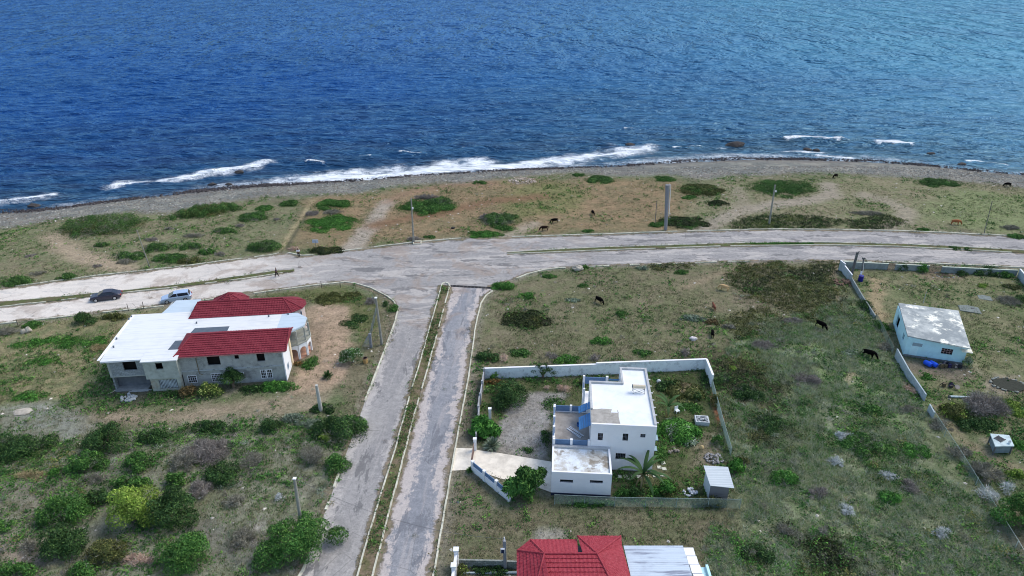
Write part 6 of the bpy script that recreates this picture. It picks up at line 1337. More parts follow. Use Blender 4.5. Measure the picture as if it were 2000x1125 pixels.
def sticks(rs, W, D, Hh, n, wid, pal, spread=1.0, seg=3):
    """dry branching brush: a few long stems and a haze of fine twigs over an uneven dome"""
    lc, lr, nl = lobe_set(rs, W, D, Hh); k = rs.integers(0, nl, n); d = rs.normal(size=(n, 3)); d /= np.linalg.norm(d, axis=1, keepdims=True); d[:, 2] = np.abs(d[:, 2]) - .1
    p = lc[k] + d * lr[k] * (.45 + .75 * rs.random(n))[:, None]
    ax = p * np.array([1, 1, 1.2]) / np.array([W / 2, D / 2, Hh]) + rs.normal(size=(n, 3)) * .55 + np.array([0, 0, .25]); ln = (.16 + .3 * rs.random(n)) * min(1.5, .45 + W * .22)
    V1 = quads(p, rs.normal(size=(n, 3)), ax, ln, wid * (.7 + rs.random(n)))
    m = max(12, n // 14); th = rs.random(m) * 6.283; q = np.sqrt(rs.random(m)) * .9
    e = np.stack([np.cos(th) * q * W * .5, np.sin(th) * q * D * .5, Hh * (.5 + .5 * rs.random(m)) * np.sqrt(1 - .75 * q ** 2)], 1); b = e * np.array([.25, .25, .05])
    V2 = quads((b + e) / 2, rs.normal(size=(m, 3)), e - b, np.linalg.norm(e - b, axis=1), wid * (1.5 + 1.5 * rs.random(m)))
    V = np.concatenate([V1, V2]); V[..., 2] = np.maximum(V[..., 2], .02); t = len(V); tone = .8 + .45 * rs.random(nl)
    col = pick(rs, t, pal, .3); col[:n] *= tone[k][:, None]
    return V.reshape(-1, 3), np.arange(t * 4).reshape(-1, 4), np.repeat(col, 4, 0)
def joinm(parts):
    V = []; F = []; Cc = []; n = 0
    for v, f, c in parts: V.append(v); F.append(f + n); Cc.append(c); n += len(v)
    return np.concatenate(V), np.concatenate(F), np.concatenate(Cc)
_bs = [100]
def bush(label, px, py, wpx, dratio, h, pal, kind='leaf', name='bush', rz=0.0, group=None, dens=1.0, size=None, tree=False, cat=None, pal2=None, twigs=0, gzv=None):
    """shrub whose crown spans wpx photo pixels, rooted on the ground"""
    _bs[0] += 1; rs_ = np.random.default_rng(_bs[0]); x, y = P(px, py); W = wpx / ppm(px, py); D = W * dratio; sz = size or (.125 if W > 2.5 else .105)
    loc = (x, y, gz(x, y) if gzv is None else gzv); n = int(np.clip(W * D * 210 * dens + W * h * 150 * dens, 240, 16000))
    parts = []; mat = LEAF
    if kind == 'leaf': parts.append(leaf_cloud(rs_, W, D, h, n, sz, pal, lobes=max(7, int(6 + W * D * .8)), low=.45 * h if False else 0))
    if kind == 'leaf' and not tree:      # ragged skirt of low growth round the foot
        m = max(60, n // 9); th = rs_.random(m) * 6.283; q = np.sqrt(rs_.random(m)) * 1.08; cen = np.stack([np.cos(th) * q * W / 2, np.sin(th) * q * D / 2, .03 + .22 * min(h, 1.2) * rs_.random(m)], 1)
        V_ = quads(cen, rs_.normal(size=(m, 3)) + np.array([0, 0, .7]), rs_.normal(size=(m, 3)), np.full(m, sz * 1.8), np.full(m, sz * .7)); parts.append((V_.reshape(-1, 3), np.arange(m * 4).reshape(-1, 4), np.repeat(pick(rs_, m, pal), 4, 0)))
    if pal2: parts.append(leaf_cloud(rs_, W * .9, D * .9, h * .9, n // 3, sz, pal2, lobes=5))
    if kind == 'twig' or twigs:
        k = int(np.clip(W * D * 240 * dens * (1 if kind == 'twig' else twigs * .3), 60, 8000)); parts.append(sticks(rs_, W, D, h * (1 if kind == 'twig' else .95), k, .02, pal if kind == 'twig' else 'grey'))
    if kind == 'twig': mat = TWIG
    if kind == 'spear':          # rosette of stiff blades
        m = int(110 * dens); th = rs_.random(m) * 6.283; el = rs_.random(m) * 1.45; d = np.stack([np.cos(th) * np.cos(el), np.sin(th) * np.cos(el), np.sin(el) * h / (W / 2)], 1)
        cen = d * W * .27 + np.array([0, 0, h * .12]); nr = np.cross(d, np.stack([-np.sin(th), np.cos(th), 0 * th], 1)); V = quads(cen, nr, d, np.full(m, W * .5), np.full(m, W * .055 + .03)); parts.append((V.reshape(-1, 3), np.arange(m * 4).reshape(-1, 4), np.repeat(pick(rs_, m, pal), 4, 0)))
    V, F, Cc = joinm(parts)
    if tree:
        root = thing(name, label, cat or 'tree', loc, rz, group); lift = h * .12; V = V + np.array([0, 0, lift]); mesh_np('crown', V, F, mat, Cc, root)
        mb = MB(); mb.tube([(0, 0, -.2), (.05, .03, h * .35), (.0, .06, h * .62)], [W * .045 + .05, W * .03 + .04, .04], 7)
        for k in range(5): a = k * 1.257 + .4; mb.tube([(.03, .02, h * .22), (math.cos(a) * W * .16, math.sin(a) * D * .16, h * .5), (math.cos(a) * W * .3, math.sin(a) * D * .3, h * .72)], [W * .018 + .03, .035, .015], 5)
        mb.build('trunk', BARK, root); return root
    o = mesh_np(name, V, F, mat, Cc); o.location = loc; o.rotation_euler.z = rz; return tag(o, label, cat or 'bush', group)
B = bush
# the strip by the sea
B('large dark green thicket on the left strip, behind the thin leaning pole', 200, 444, 178, .75, 1.9, 'coast', pal2='olive', twigs=.25)
B('long dark hedge-like clump slanting up to the right at the beach edge', 403, 416, 142, .42, 1.7, 'coast', rz=.42, pal2='olive')
B('small green bush just right of the slanting hedge-like clump', 497, 425, 66, .8, .8, 'green', twigs=.5); B('small low green bush above the two-tone bush near the slanting clump', 519, 408, 42, .7, .5, 'green'); B('small dark green bush at the beach edge left of the sandy strip', 566, 398, 42, .9, .6, 'coast')
B('oval green bush at the beach edge right of the sandy strip', 651, 402, 76, .75, .75, 'green'); B('broad bright green creeping mat right of the sandy strip', 648, 437, 118, .85, .45, 'bright', name='creeper_mat', pal2='green')
B('grey dead brush above the bright green creeping mat', 612, 420, 34, .9, .7, 'lilac', 'twig', 'dead_brush'); B('second grey dead brush touching the bright green creeping mat', 650, 416, 42, .6, .6, 'grey', 'twig', 'dead_brush')
B('dark green bush beside the road left of the sandy strip', 516, 486, 66, .7, 1.5, 'coast', twigs=.5)
for x, y, w, pal, k, lb in ((378, 462, 44, 'grey', 'twig', 'grey dry brush in the middle of the left strip'), (437, 453, 46, 'coast', 'leaf', 'dark narrow bush right of the grey dry brush'), (330, 449, 20, 'lilac', 'twig', 'small grey twig clump near the large thicket'), (296, 470, 34, 'lilac', 'twig', 'grey twigs above the low dark scrub row'), (310, 485, 74, 'coast', 'leaf', 'low dark scrub crossed by the thin leaning pole'), (374, 484, 58, 'coast', 'leaf', 'low dark scrub right of the leaning pole scrub'), (250, 502, 78, 'coast', 'leaf', 'low dark scrub left of the leaning pole foot'), (330, 506, 74, 'green', 'leaf', 'low green scrub below the leaning pole scrub'), (405, 494, 36, 'green', 'leaf', 'small green scrub at the right end of the scrub row'), (200, 481, 32, 'coast', 'leaf', 'small dark scrub under the large thicket'), (247, 512, 42, 'grey', 'twig', 'grey brush at the foot of the low dark scrub'), (372, 511, 54, 'olive', 'leaf', 'olive low bush near the coast road kerb on the left'), (430, 498, 30, 'lilac', 'twig', 'round dry tuft near the kerb on the left strip')):
    B(lb, x, y, w, .5, .8 if k == 'leaf' else .6, pal, k, 'scrub' if k == 'leaf' else 'dead_brush', twigs=.4 if k == 'leaf' else 0)
B('dark green bush at the left edge beside the coast road', 38, 552, 62, .6, 1.0, 'coast'); B('small dark bush beside the coast road, second from the left edge', 131, 543, 40, .6, .9, 'coast'); B('dry grey tuft between the two bushes at the left roadside', 72, 536, 32, .7, .7, 'grey', 'twig', 'dead_brush')
for x, y, w in ((475, 430, 20), (470, 442, 24), (540, 430, 18), (190, 520, 22), (60, 500, 24)): B('small dry grey tuft lying low on the left strip', x, y, w, .8, .4, 'lilac', 'twig', 'dry_tuft', group='dry tufts on the left strip')
B('big oval green mound behind the wooden pole', 834, 404, 120, .72, .9, 'green', name='creeper_mound', pal2='coast'); B('dark shrub on top of the big oval green mound', 862, 398, 56, .7, 1.5, 'coast', twigs=.8); B('grey dry cap on the left of the oval green mound', 832, 388, 60, .35, .9, 'lilac', 'twig', 'dead_brush')
B('dark green tuft at the beach edge right of the oval mound', 937, 358, 30, .7, .4, 'coast'); B('low dark clump at the beach edge near the coral rubble', 1172, 352, 60, .8, .6, 'coast'); B('tiny green tuft left of the low dark beach clump', 1131, 342, 26, .7, .35, 'green'); B('bright green tuft at the beach edge above the thick pole', 1300, 351, 40, .8, .5, 'green')
B('olive green mound right of the top of the thick pole', 1370, 372, 88, .85, .7, 'olive', name='creeper_mound', pal2='green'); B('small green mat below the olive mound', 1347, 386, 34, .7, .3, 'green', name='creeper_mat'); B('small dark oval mat left of the fork in the track', 1402, 398, 48, .7, .3, 'mat', name='creeper_mat')
B('dark mat behind the foot of the thick pole', 1332, 434, 96, .75, .4, 'mat', name='creeper_mat', pal2='green'); B('green weeds at the foot of the short thin dark pole', 1281, 440, 36, .7, .6, 'green')
B('big oval dark green mound enclosed by the curved track', 1531, 368, 142, .72, .8, 'coast', name='creeper_mound', pal2='green'); B('long low dark clump at the right beach edge', 1832, 357, 92, .5, .6, 'coast')
B('mixed grey and green scrub clump near the grazing pair', 975, 432, 84, .8, 1.3, 'coast', twigs=.8); B('round grey brush at the left of the mixed scrub clump', 946, 427, 26, .9, 1.0, 'lilac', 'twig', 'dead_brush'); B('lush green strip touching the coast road below the mixed scrub', 948, 459, 68, .55, .6, 'bright', name='weed_patch'); B('green weeds between the mixed scrub and the lush strip', 985, 447, 40, .6, .5, 'green', name='weed_patch')
B('dark olive mat on the verge beside the white sign board', 635, 490, 74, .5, .45, 'mat', name='creeper_mat', pal2='olive'); B('pinkish dry brush behind the man in the white shirt', 575, 488, 26, .8, .7, 'pink', 'twig', 'dead_brush'); B('grey brush around the foot of the wooden pole', 808, 468, 40, .5, .6, 'lilac', 'twig', 'dead_brush'); B('small weeds right of the wooden pole foot', 838, 464, 26, .6, .4, 'coast', name='weed_patch')
B('green bush at the right edge beside the coast road', 1984, 463, 36, .7, .6, 'green'); B('grey brush above the green bush at the right edge', 1975, 446, 44, .5, .6, 'grey', 'twig', 'dead_brush'); B('pale grey brush at the top of the dark mat by the curved track', 1690, 418, 70, .35, .5, 'grey', 'twig', 'dead_brush')
B('green weeds on the verge right of the curved track exit', 1803, 449, 30, .5, .35, 'green', name='weed_patch'); B('small weeds by the road above the black cow in the field', 1148, 452, 26, .6, .4, 'green', name='weed_patch')
for x, y, w, lb in ((1857, 484, 12, 'left of three'), (1868, 487, 22, 'middle of three'), (1890, 488, 18, 'right of three')): B('small dark bush on the narrow median strip, ' + lb, x, y, w, .7, .5, 'coast')
B('long green weed row on the median strip, right part', 1520, 476.5, 150, .035, .3, 'bright', name='weed_row', size=.15, dens=4)
# the field by the junction
B('bright bushy weeds at the drain on the corner of the right side road', 984, 561, 50, .6, .9, 'bright', pal2='green'); B('bright green weed clump below the corner weeds', 1027, 579, 36, .8, .5, 'bright', name='weed_patch'); B('dark green weeds on the verge left of the tan boulder', 1072, 540, 30, .6, .5, 'green'); B('small green tuft right behind the tan boulder', 1141, 524, 20, .7, .6, 'green')
B('small green tuft in the field above the black cow', 1139, 559, 24, .6, .4, 'green'); B('pale green low patch in the field left of the black cow', 1118, 587, 30, .6, .3, 'silver', name='weed_patch'); B('green clump in the field right of the black cow', 1213, 613, 28, .8, .5, 'green'); B('dark green bush near the verge on the upper field', 1254, 526, 26, .6, .6, 'silver'); B('dark low bush on the verge of the upper field, further right', 1331, 533, 28, .7, .6, 'green')
B('very dark brown-green square patch in the field by the side road', 1022, 625, 96, .9, .35, 'mat', name='creeper_patch', pal2='olive'); B('dark green bush beside the side road kerb above the boundary wall', 952, 700, 50, .7, 1.1, 'dark'); B('tall pinkish dry stalks between the kerb bush and the boundary wall', 983, 704, 20, 1.2, 1.0, 'pink', 'twig', 'dry_stalks')
for i, (x, y, w, pal, lb) in enumerate(((1105, 702, 60, 'bright', 'bright green weed clump just above the middle of the boundary wall'), (1016, 690, 50, 'green', 'green weed clump above the left end of the boundary wall'), (1176, 668, 46, 'bright', 'bright weeds above the roof corner of the white house'), (1255, 690, 40, 'green', 'low green weeds above the right part of the boundary wall'), (1352, 622, 46, 'silver', 'silvery green weed clump left of the red-brown calf'), (1392, 630, 34, 'red', 'rust-brown weeds between the red-brown calf and the end-on black cow'), (1424, 640, 30, 'grey', 'greyish weeds right of the end-on black cow'))): B(lb, x, y, w, .6, .5, pal, name='weed_patch', twigs=.3)
B('grey twig bush above the middle of the boundary wall', 1163, 702, 28, .9, .8, 'lilac', 'twig', 'dead_brush'); B('second grey twig bush above the boundary wall, further left', 1077, 696, 30, .8, .7, 'lilac', 'twig', 'dead_brush'); B('grey twig bush at the right end above the boundary wall', 1338, 693, 28, .9, .9, 'lilac', 'twig', 'dead_brush')
# tiled house garden
B('dark upright tree against the lower wall of the tiled house', 456, 757, 54, .7, 2.6, 'dark', tree=True, name='small_tree'); B('round yellow-green croton against the tiled house wall', 412, 769, 48, .75, 1.6, 'croton'); B('reddish brown shrub left of the yellow-green croton', 370, 771, 44, .7, 1.2, 'red'); B('low green hedge along the foot of the tiled house wall, right part', 545, 757, 84, .35, .9, 'bright', pal2='green'); B('dark low plants between the dark tree and the low hedge', 492, 762, 50, .5, .7, 'dark'); B('small dark weeds under the vent block wall', 338, 772, 34, .5, .5, 'dark', name='weed_patch')
B('olive grass patch on the bare yard edge right of the red hipped bay', 655, 582, 110, .5, .2, 'olive', name='grass_patch', dens=.8); B('dark grass patch between the bare yard and the sagging wire fence', 695, 628, 50, 1.3, .22, 'dark', name='grass_patch', dens=.7)
B('white flowering shrub beside the tan bin', 690, 708, 50, .8, 1.9, 'flower', tree=True, name='flowering_shrub', cat='shrub'); B('round dark cycad on the bare yard right of the tiled house', 641, 738, 26, 1.0, 1.1, 'dark', 'spear', 'cycad', cat='plant'); B('green weeds below the porch arches', 603, 712, 34, 1.6, .5, 'green', name='weed_patch'); B('reddish plant at the porch floor edge', 582, 712, 20, .7, .5, 'rust', name='weed_patch')
B('dark green bush on the kerb at the bend by the pale pole', 766, 605, 28, .9, .9, 'green'); B('small rust-dark bush left of the kerb bend bush', 754, 597, 18, .8, .8, 'dark'); B('grey brush behind the sagging wire fence', 722, 592, 26, 1.3, .7, 'lilac', 'twig', 'dead_brush')
B('dark roundish bush above the white metal roof, left side', 166, 630, 46, .8, 1.5, 'dark'); B('olive bush beside the white metal roof corner', 222, 622, 60, .4, .8, 'olive'); B('small green bush above the two weathered blocks', 66, 637, 44, .7, .7, 'green'); B('grey brush at the far left above the weathered blocks', 14, 650, 50, .6, .8, 'grey', 'twig', 'dead_brush')
for x, y, w, lb in ((60, 672, 70, 'bright weeds in the left garden, upper patch'), (120, 668, 80, 'bright weeds in the left garden right of the upper patch'), (86, 705, 60, 'bright weeds in the left garden, lower patch'), (60, 775, 70, 'bright weeds above the flat pale slab'), (186, 668, 60, 'weeds beside the white metal roof edge')): B(lb, x, y, w, .6, .35, 'bright', name='weed_patch', dens=.5)
B('tan dry bush in the grass beside the left wall of the tiled house', 190, 680, 40, .7, .7, 'straw', 'twig', 'dead_brush')
# overgrown land at bottom left
G2 = None
for x, y, w, dr, h, pal, tr_, lb in ((40, 876, 130, .6, 2.0, 'dark', 0, 'dark green thicket at the left edge below the flat slab'), (212, 872, 80, .9, 2.6, 'dark', 1, 'upright dark tree right of the left-edge thicket'), (172, 912, 78, .8, 1.9, 'green', 0, 'green rounded bush below the upright dark tree'), (270, 912, 58, .9, 1.7, 'green', 0, 'yellow-tipped green bush right of the rounded bush'), (345, 942, 48, .8, 1.3, 'green', 0, 'small green bush beside the grey-lilac brush'), (255, 948, 80, .45, 1.3, 'green', 0, 'long low green bush above the yellow-green tree'),
        (130, 1006, 104, .8, 2.2, 'green', 0, 'broad green bush left of the yellow-green tree'), (130, 1064, 112, .8, 2.4, 'dark', 1, 'tall green tree below the broad green bush'), (214, 1086, 94, .7, 1.6, 'olive', 0, 'olive green bush below the yellow-green tree'), (368, 1092, 124, .8, 2.3, 'green', 1, 'large green tree at the bottom below the dark rounded tree'), (160, 1120, 70, .6, 1.2, 'green', 0, 'green bush at the bottom edge, left'), (40, 1118, 90, .4, .9, 'green', 0, 'low green growth in the bottom left corner'), (12, 1035, 40, .8, 1.0, 'green', 0, 'small green bush at the left edge near the bottom'),
        (266, 1014, 108, .9, 3.6, 'lime', 1, 'yellow-green tree joined to a dark rounded tree, bottom left'), (334, 1012, 112, .85, 3.0, 'dark', 1, 'dark green rounded tree right of the yellow-green tree'), (200, 975, 70, .6, 1.4, 'dark', 0, 'dark bush just left of the yellow-green tree top'),
        (588, 1072, 152, .9, 2.9, 'green', 1, 'largest dark green tree at the bottom, around a pale pole'), (664, 850, 104, .85, 2.2, 'dark', 0, 'dark spreading shrub on the verge of the left side road'), (690, 836, 50, 1.2, 1.6, 'green', 0, 'brighter green shrub overhanging the left side road'), (660, 912, 50, 1.2, 1.3, 'green', 0, 'low green shrub by the kerb below the spreading shrub'), (634, 860, 26, .9, 1.0, 'lime', 0, 'small yellow-green bush under the dark spreading shrub'), (630, 800, 50, .6, .8, 'dark', 0, 'low dark growth around the stout broken post'), (420, 838, 120, .3, 1.0, 'dark', 0, 'long curved dark ridge of scrub below the tiled house'), (530, 838, 44, .9, 1.2, 'dark', 0, 'dark rounded scrub right of the curved ridge'), (436, 935, 66, .9, 1.7, 'dark', 0, 'dark bush in the middle of the grey-lilac brush'), (300, 858, 70, .5, 1.2, 'dark', 0, 'dark low scrub left of the curved ridge'), (572, 820, 50, .5, .8, 'silver', 0, 'silvery low scrub below the tan yard'), (105, 925, 26, 1.0, .6, 'bright', 0, 'tiny bright weed in the bare left field')):
    B(lb, x, y, w, dr, h, pal, tree=bool(tr_), name='tree' if tr_ else 'bush', twigs=0 if tr_ or pal in ('bright', 'lime') else .25)
B('reddish dead foliage in a gap of the largest tree', 565, 1072, 20, 1.3, 1.6, 'rust', 'twig', 'dead_branch')
for x, y, w, dr, h, pal, lb in ((400, 892, 110, .8, 1.6, 'lilac', 'large grey-lilac dead brush, upper part'), (362, 906, 70, .9, 1.4, 'grey', 'grey-green brush left of the grey-lilac brush'), (430, 880, 56, .8, 1.4, 'lilac', 'pale lilac brush at the right end of the grey-lilac mass'), (394, 962, 64, .9, 1.3, 'lilac', 'whitish dead brush beside the dark rounded tree'), (612, 896, 64, 1.0, 1.6, 'grey', 'rounded grey dead bush near the small yellow-green bush'), (475, 1055, 60, 1.3, .8, 'grey', 'sprawling grey dead brush left of the largest tree'), (460, 985, 50, .8, .9, 'grey', 'grey dead brush above the sprawling one'), (545, 975, 24, 1.0, .7, 'white', 'small whitish dead shrub left of the pale pole'), (190, 935, 66, .5, .7, 'grey', 'pale grass-like dead brush under the rounded green bush'), (60, 1070, 60, .6, .9, 'grey', 'pale dead brush in the bottom left bare patch'), (270, 1095, 70, .5, .7, 'pink', 'pinkish dead sticks at the bottom, left of centre'), (490, 905, 60, .9, .9, 'grey', 'faint grey brush in the middle of the bottom left land'), (60, 930, 80, .4, .5, 'straw', 'pale flattened dry grass at the left edge'), (610, 830, 70, .5, .8, 'silver', 'silvery twigs on the slope below the stout post')):
    B(lb, x, y, w, dr, h, pal, 'twig', 'dead_brush')
# white house garden
B('large dark rounded shrub in the front corner of the white house yard', 992, 782, 88, .8, 2.1, 'dark', tree=True, name='large_shrub', cat='shrub'); B('sparse dark small tree against the boundary wall', 1060, 736, 52, .4, 1.9, 'dark', dens=.35, tree=True, name='small_tree'); B('small green plant at the left end of the boundary wall', 968, 742, 20, .8, 1.2, 'green'); B('orange-brown flowering plants along the foot of the boundary wall', 965, 748, 48, .4, .5, 'rust', name='flower_patch')
B('broad-leaved light green shrub by the white gate post', 946, 848, 52, .9, 2.0, 'bright', size=.34, tree=True, name='broadleaf_shrub', cat='shrub'); B('blue-grey agave-like shrub at the edge of the driveway', 961, 874, 40, .8, 1.1, 'silver', 'spear', 'silver_shrub', cat='shrub', dens=1.6); B('leafy dark tree beside the driveway wall', 1036, 962, 96, .75, 2.8, 'green', size=.24, tree=True, name='leafy_tree'); B('small green tuft at the foot of the driveway wall', 918, 921, 18, .8, .6, 'green', 'spear', 'tuft', cat='plant')
B('small spiky palm by the boundary wall behind the terrace', 1140, 748, 22, 1.0, 1.4, 'olive', 'spear', 'small_palm', cat='palm'); B('pinkish dry grass tuft in the white house yard, larger of two', 1100, 760, 32, .8, .8, 'pink', 'twig', 'dry_grass_tuft', cat='grass tuft'); B('pinkish dry grass tuft in the white house yard, smaller of two', 1068, 759, 18, .8, .5, 'pink', 'twig', 'dry_grass_tuft', cat='grass tuft')
B('bare grey shrub behind the rear terrace by the boundary wall', 1183, 726, 22, .6, 1.4, 'lilac', 'twig', 'bare_shrub'); B('sprawling light green vine beside the white house', 1324, 850, 84, .9, 1.4, 'bright', name='vine_mound', pal2='silver', size=.2); B('tangled tan and green vines in the back corner of the yard', 1340, 768, 72, .9, .9, 'olive', name='vine_mound', pal2='straw', size=.2); B('dark green vines left of the tan vines', 1306, 758, 50, .8, .8, 'dark', name='vine_mound', size=.18); B('very dark round shrub in the yard behind the trough', 1362, 780, 18, .9, 1.1, 'dark'); B('dense green shrub against the right chain-link fence', 1400, 868, 26, .9, 1.2, 'green')
B('bright climbing vine over the fence corner behind the shed', 1437, 918, 32, 1.4, 1.3, 'bright', size=.22, name='climbing_vine'); B('feathery green shrub at the front fence right of the banana plant', 1303, 962, 58, .7, 1.4, 'bright', pal2='olive'); B('dark green shrub below the banana plant', 1243, 968, 34, .8, 1.3, 'dark'); B('olive weeds over the front fence before the shed', 1386, 986, 70, .35, 1.0, 'olive', name='weed_patch', twigs=.5); B('green weeds along the front fence left part', 1155, 985, 110, .14, .5, 'green', name='weed_patch', dens=2); B('dark ivy on the upper right fence of the yard', 1397, 790, 14, 2.6, 1.3, 'olive', name='fence_ivy', dens=2)
B('weeds along the gravel edge by the terrace wall', 1066, 858, 20, 3.0, .5, 'dark', name='weed_patch'); B('dense green garden growth right of the garage block', 1222, 968, 50, .5, .8, 'green', name='garden_growth'); B('rank green growth along the right wall of the white house', 1290, 890, 26, 2.0, .6, 'green', name='garden_growth'); B('low green ground plants in the middle of the white house back yard', 1345, 800, 60, .7, .3, 'green', name='garden_growth', dens=.6)
B('low weeds on the gravel by the driveway', 1030, 880, 40, .5, .35, 'green', name='weed_patch', dens=.5); B('grey-green weeds in the middle of the yard by the terrace', 1080, 790, 60, .9, .25, 'green', name='weed_patch', dens=.35)
def banana(label, px, py, n, L, seed, name='banana_plant', dead=2):
    rs_ = np.random.default_rng(seed); root = thing(name, label, 'banana plant', (*P(px, py), 0)); mb = MB(); mb.tube([(0, 0, -.1), (.03, 0, .9), (0, .02, 1.7)], [.17, .14, .09], 9); mb.build('stem', plain('banana_stem', S(124, 120, 76), .9, .2, 3), root)
    for i in range(n + dead):
        a = 2.4 * i + rs_.uniform(-.3, .3); e0 = rs_.uniform(.5, 1.35) if i < n else rs_.uniform(.0, .3); Lf = L * rs_.uniform(.8, 1.1) * (1 if i < n else .7); V = []; F = []; p = np.array([0, 0, 1.6]); el = e0; N = 9
        for k in range(N + 1):
            t = k / N; w = .19 * math.sin(math.pi * min(1, t * 1.02 + .03)) ** .6 * (1 if i < n else .5); s = np.array([-math.sin(a), math.cos(a), 0]) * w; dr = np.array([0, 0, -.25 * w]); V += [p - s + dr, p, p + s + dr]
            p = p + np.array([math.cos(a) * math.cos(el), math.sin(a) * math.cos(el), math.sin(el)]) * Lf / N; el -= .20 if i < n else .3; 
            p[2] = max(p[2], .08)
        for k in range(N): 
            for j in (0, 1): F.append([k * 3 + j, k * 3 + j + 1, k * 3 + 4 + j, k * 3 + 3 + j])
        c = np.array(S(50, 76, 40) if i < n else S(108, 100, 70)) * rs_.uniform(.75, 1.25); mesh_np('leaf', np.array(V), np.array(F), LEAF, np.repeat(c[None], len(V), 0), root, True)
banana('large banana plant with long arching leaves at the white house corner', 1254, 950, 12, 3.5, 3, dead=5); banana('smaller banana plant with drooping leaves behind the light green vine', 1302, 816, 7, 2.4, 9)
# blue house compound and right edge
B('round bright green bush in front of the compound road wall', 1801, 531, 27, .8, 1.5, 'bright'); B('dark bush between the two barred gates', 1763, 528, 24, .7, 1.2, 'dark'); B('small dark bush right of the stone-edged flower bed', 1879, 538, 22, .8, .9, 'dark'); B('wide dark green shrub against the right part of the compound wall', 1925, 535, 62, .5, 1.3, 'dark', twigs=.4); B('grey-green straggling shrub at the right end of the compound wall', 1960, 540, 44, .5, .9, 'green', twigs=.6); B('small yellow-green plant on the tan heaps in the compound', 1917, 560, 24, .7, .4, 'lime'); B('olive plants in the far right corner of the compound', 1975, 562, 36, .6, .5, 'olive', twigs=.5); B('grey brush on the right side of the compound lawn', 1968, 590, 56, .8, .7, 'grey', 'twig', 'dead_brush'); B('dark shrub at the right edge of the compound', 1994, 588, 30, 1.0, .9, 'dark')
B('variegated light green shrub at the right corner of the blue house', 1888, 716, 21, .9, 1.5, 'silver', pal2='bright'); B('bright grass patch left of the barrels by the leaning wall', 1812, 735, 34, .8, .2, 'bright', name='grass_patch')
B('large grey-purple dead brush above the hutch', 1925, 800, 104, .75, 2.0, 'lilac', 'twig', 'dead_brush'); B('yellow-green bush left of the grey-purple brush', 1862, 808, 54, .9, 1.6, 'olive', pal2='lime'); B('dark green growth under the grey-purple brush', 1905, 832, 100, .5, .8, 'dark'); B('yellowish weeds right of the grey-purple brush', 1982, 800, 50, 1.2, .7, 'lime', name='weed_patch', pal2='green'); B('green weeds around the hutch', 1990, 875, 40, 1.0, .6, 'bright', name='weed_patch')
B('pale dry brush heaped on the fence below the wall stub', 1835, 832, 40, 1.3, .8, 'grey', 'twig', 'dead_brush'); B('grey bush on the fence left of the hutch', 1869, 888, 50, .9, 1.3, 'grey', 'twig', 'dead_brush', twigs=0); B('grey dead brush below the hutch', 1922, 925, 76, .8, 1.5, 'grey', 'twig', 'dead_brush'); B('white skeleton bush by the fence at the lower right', 1930, 974, 52, 1.0, 1.3, 'white', 'twig', 'dead_brush', dens=.5); B('second white skeleton bush touching the tall green tree', 1962, 958, 34, 1.0, 1.2, 'white', 'twig', 'dead_brush', dens=.6); B('yellow-green shrub between the hutch and the tall green tree', 1985, 930, 40, .7, .7, 'lime', pal2='dark'); B('tall dark green tree at the right edge near the bottom', 2004, 1030, 110, 1.0, 3.4, 'green', tree=True, name='tree')
B('dark hedge growth along the overgrown wire fence, upper part', 1690, 600, 30, 1.6, .9, 'dark', twigs=.5); B('green growth on the overgrown wire fence, lower part', 1718, 640, 36, 1.0, .9, 'green', twigs=.5); B('grey brush at the lower end of the overgrown wire fence', 1728, 680, 36, .8, .8, 'grey', 'twig', 'dead_brush'); B('brown cut brush along the leaning whitish wall', 1776, 760, 26, 1.6, .5, 'pink', 'twig', 'dead_brush'); B('broken branches at the end of the leaning wall', 1775, 800, 50, .5, .5, 'grey', 'twig', 'dead_brush')
B('narrow hedge in the yard left of the block wall at the bottom', 905, 1124, 24, 1.0, 1.2, 'olive', pal2='lime'); B('dark plants along the block wall at the bottom', 955, 1116, 90, .3, .5, 'dark', name='weed_patch')
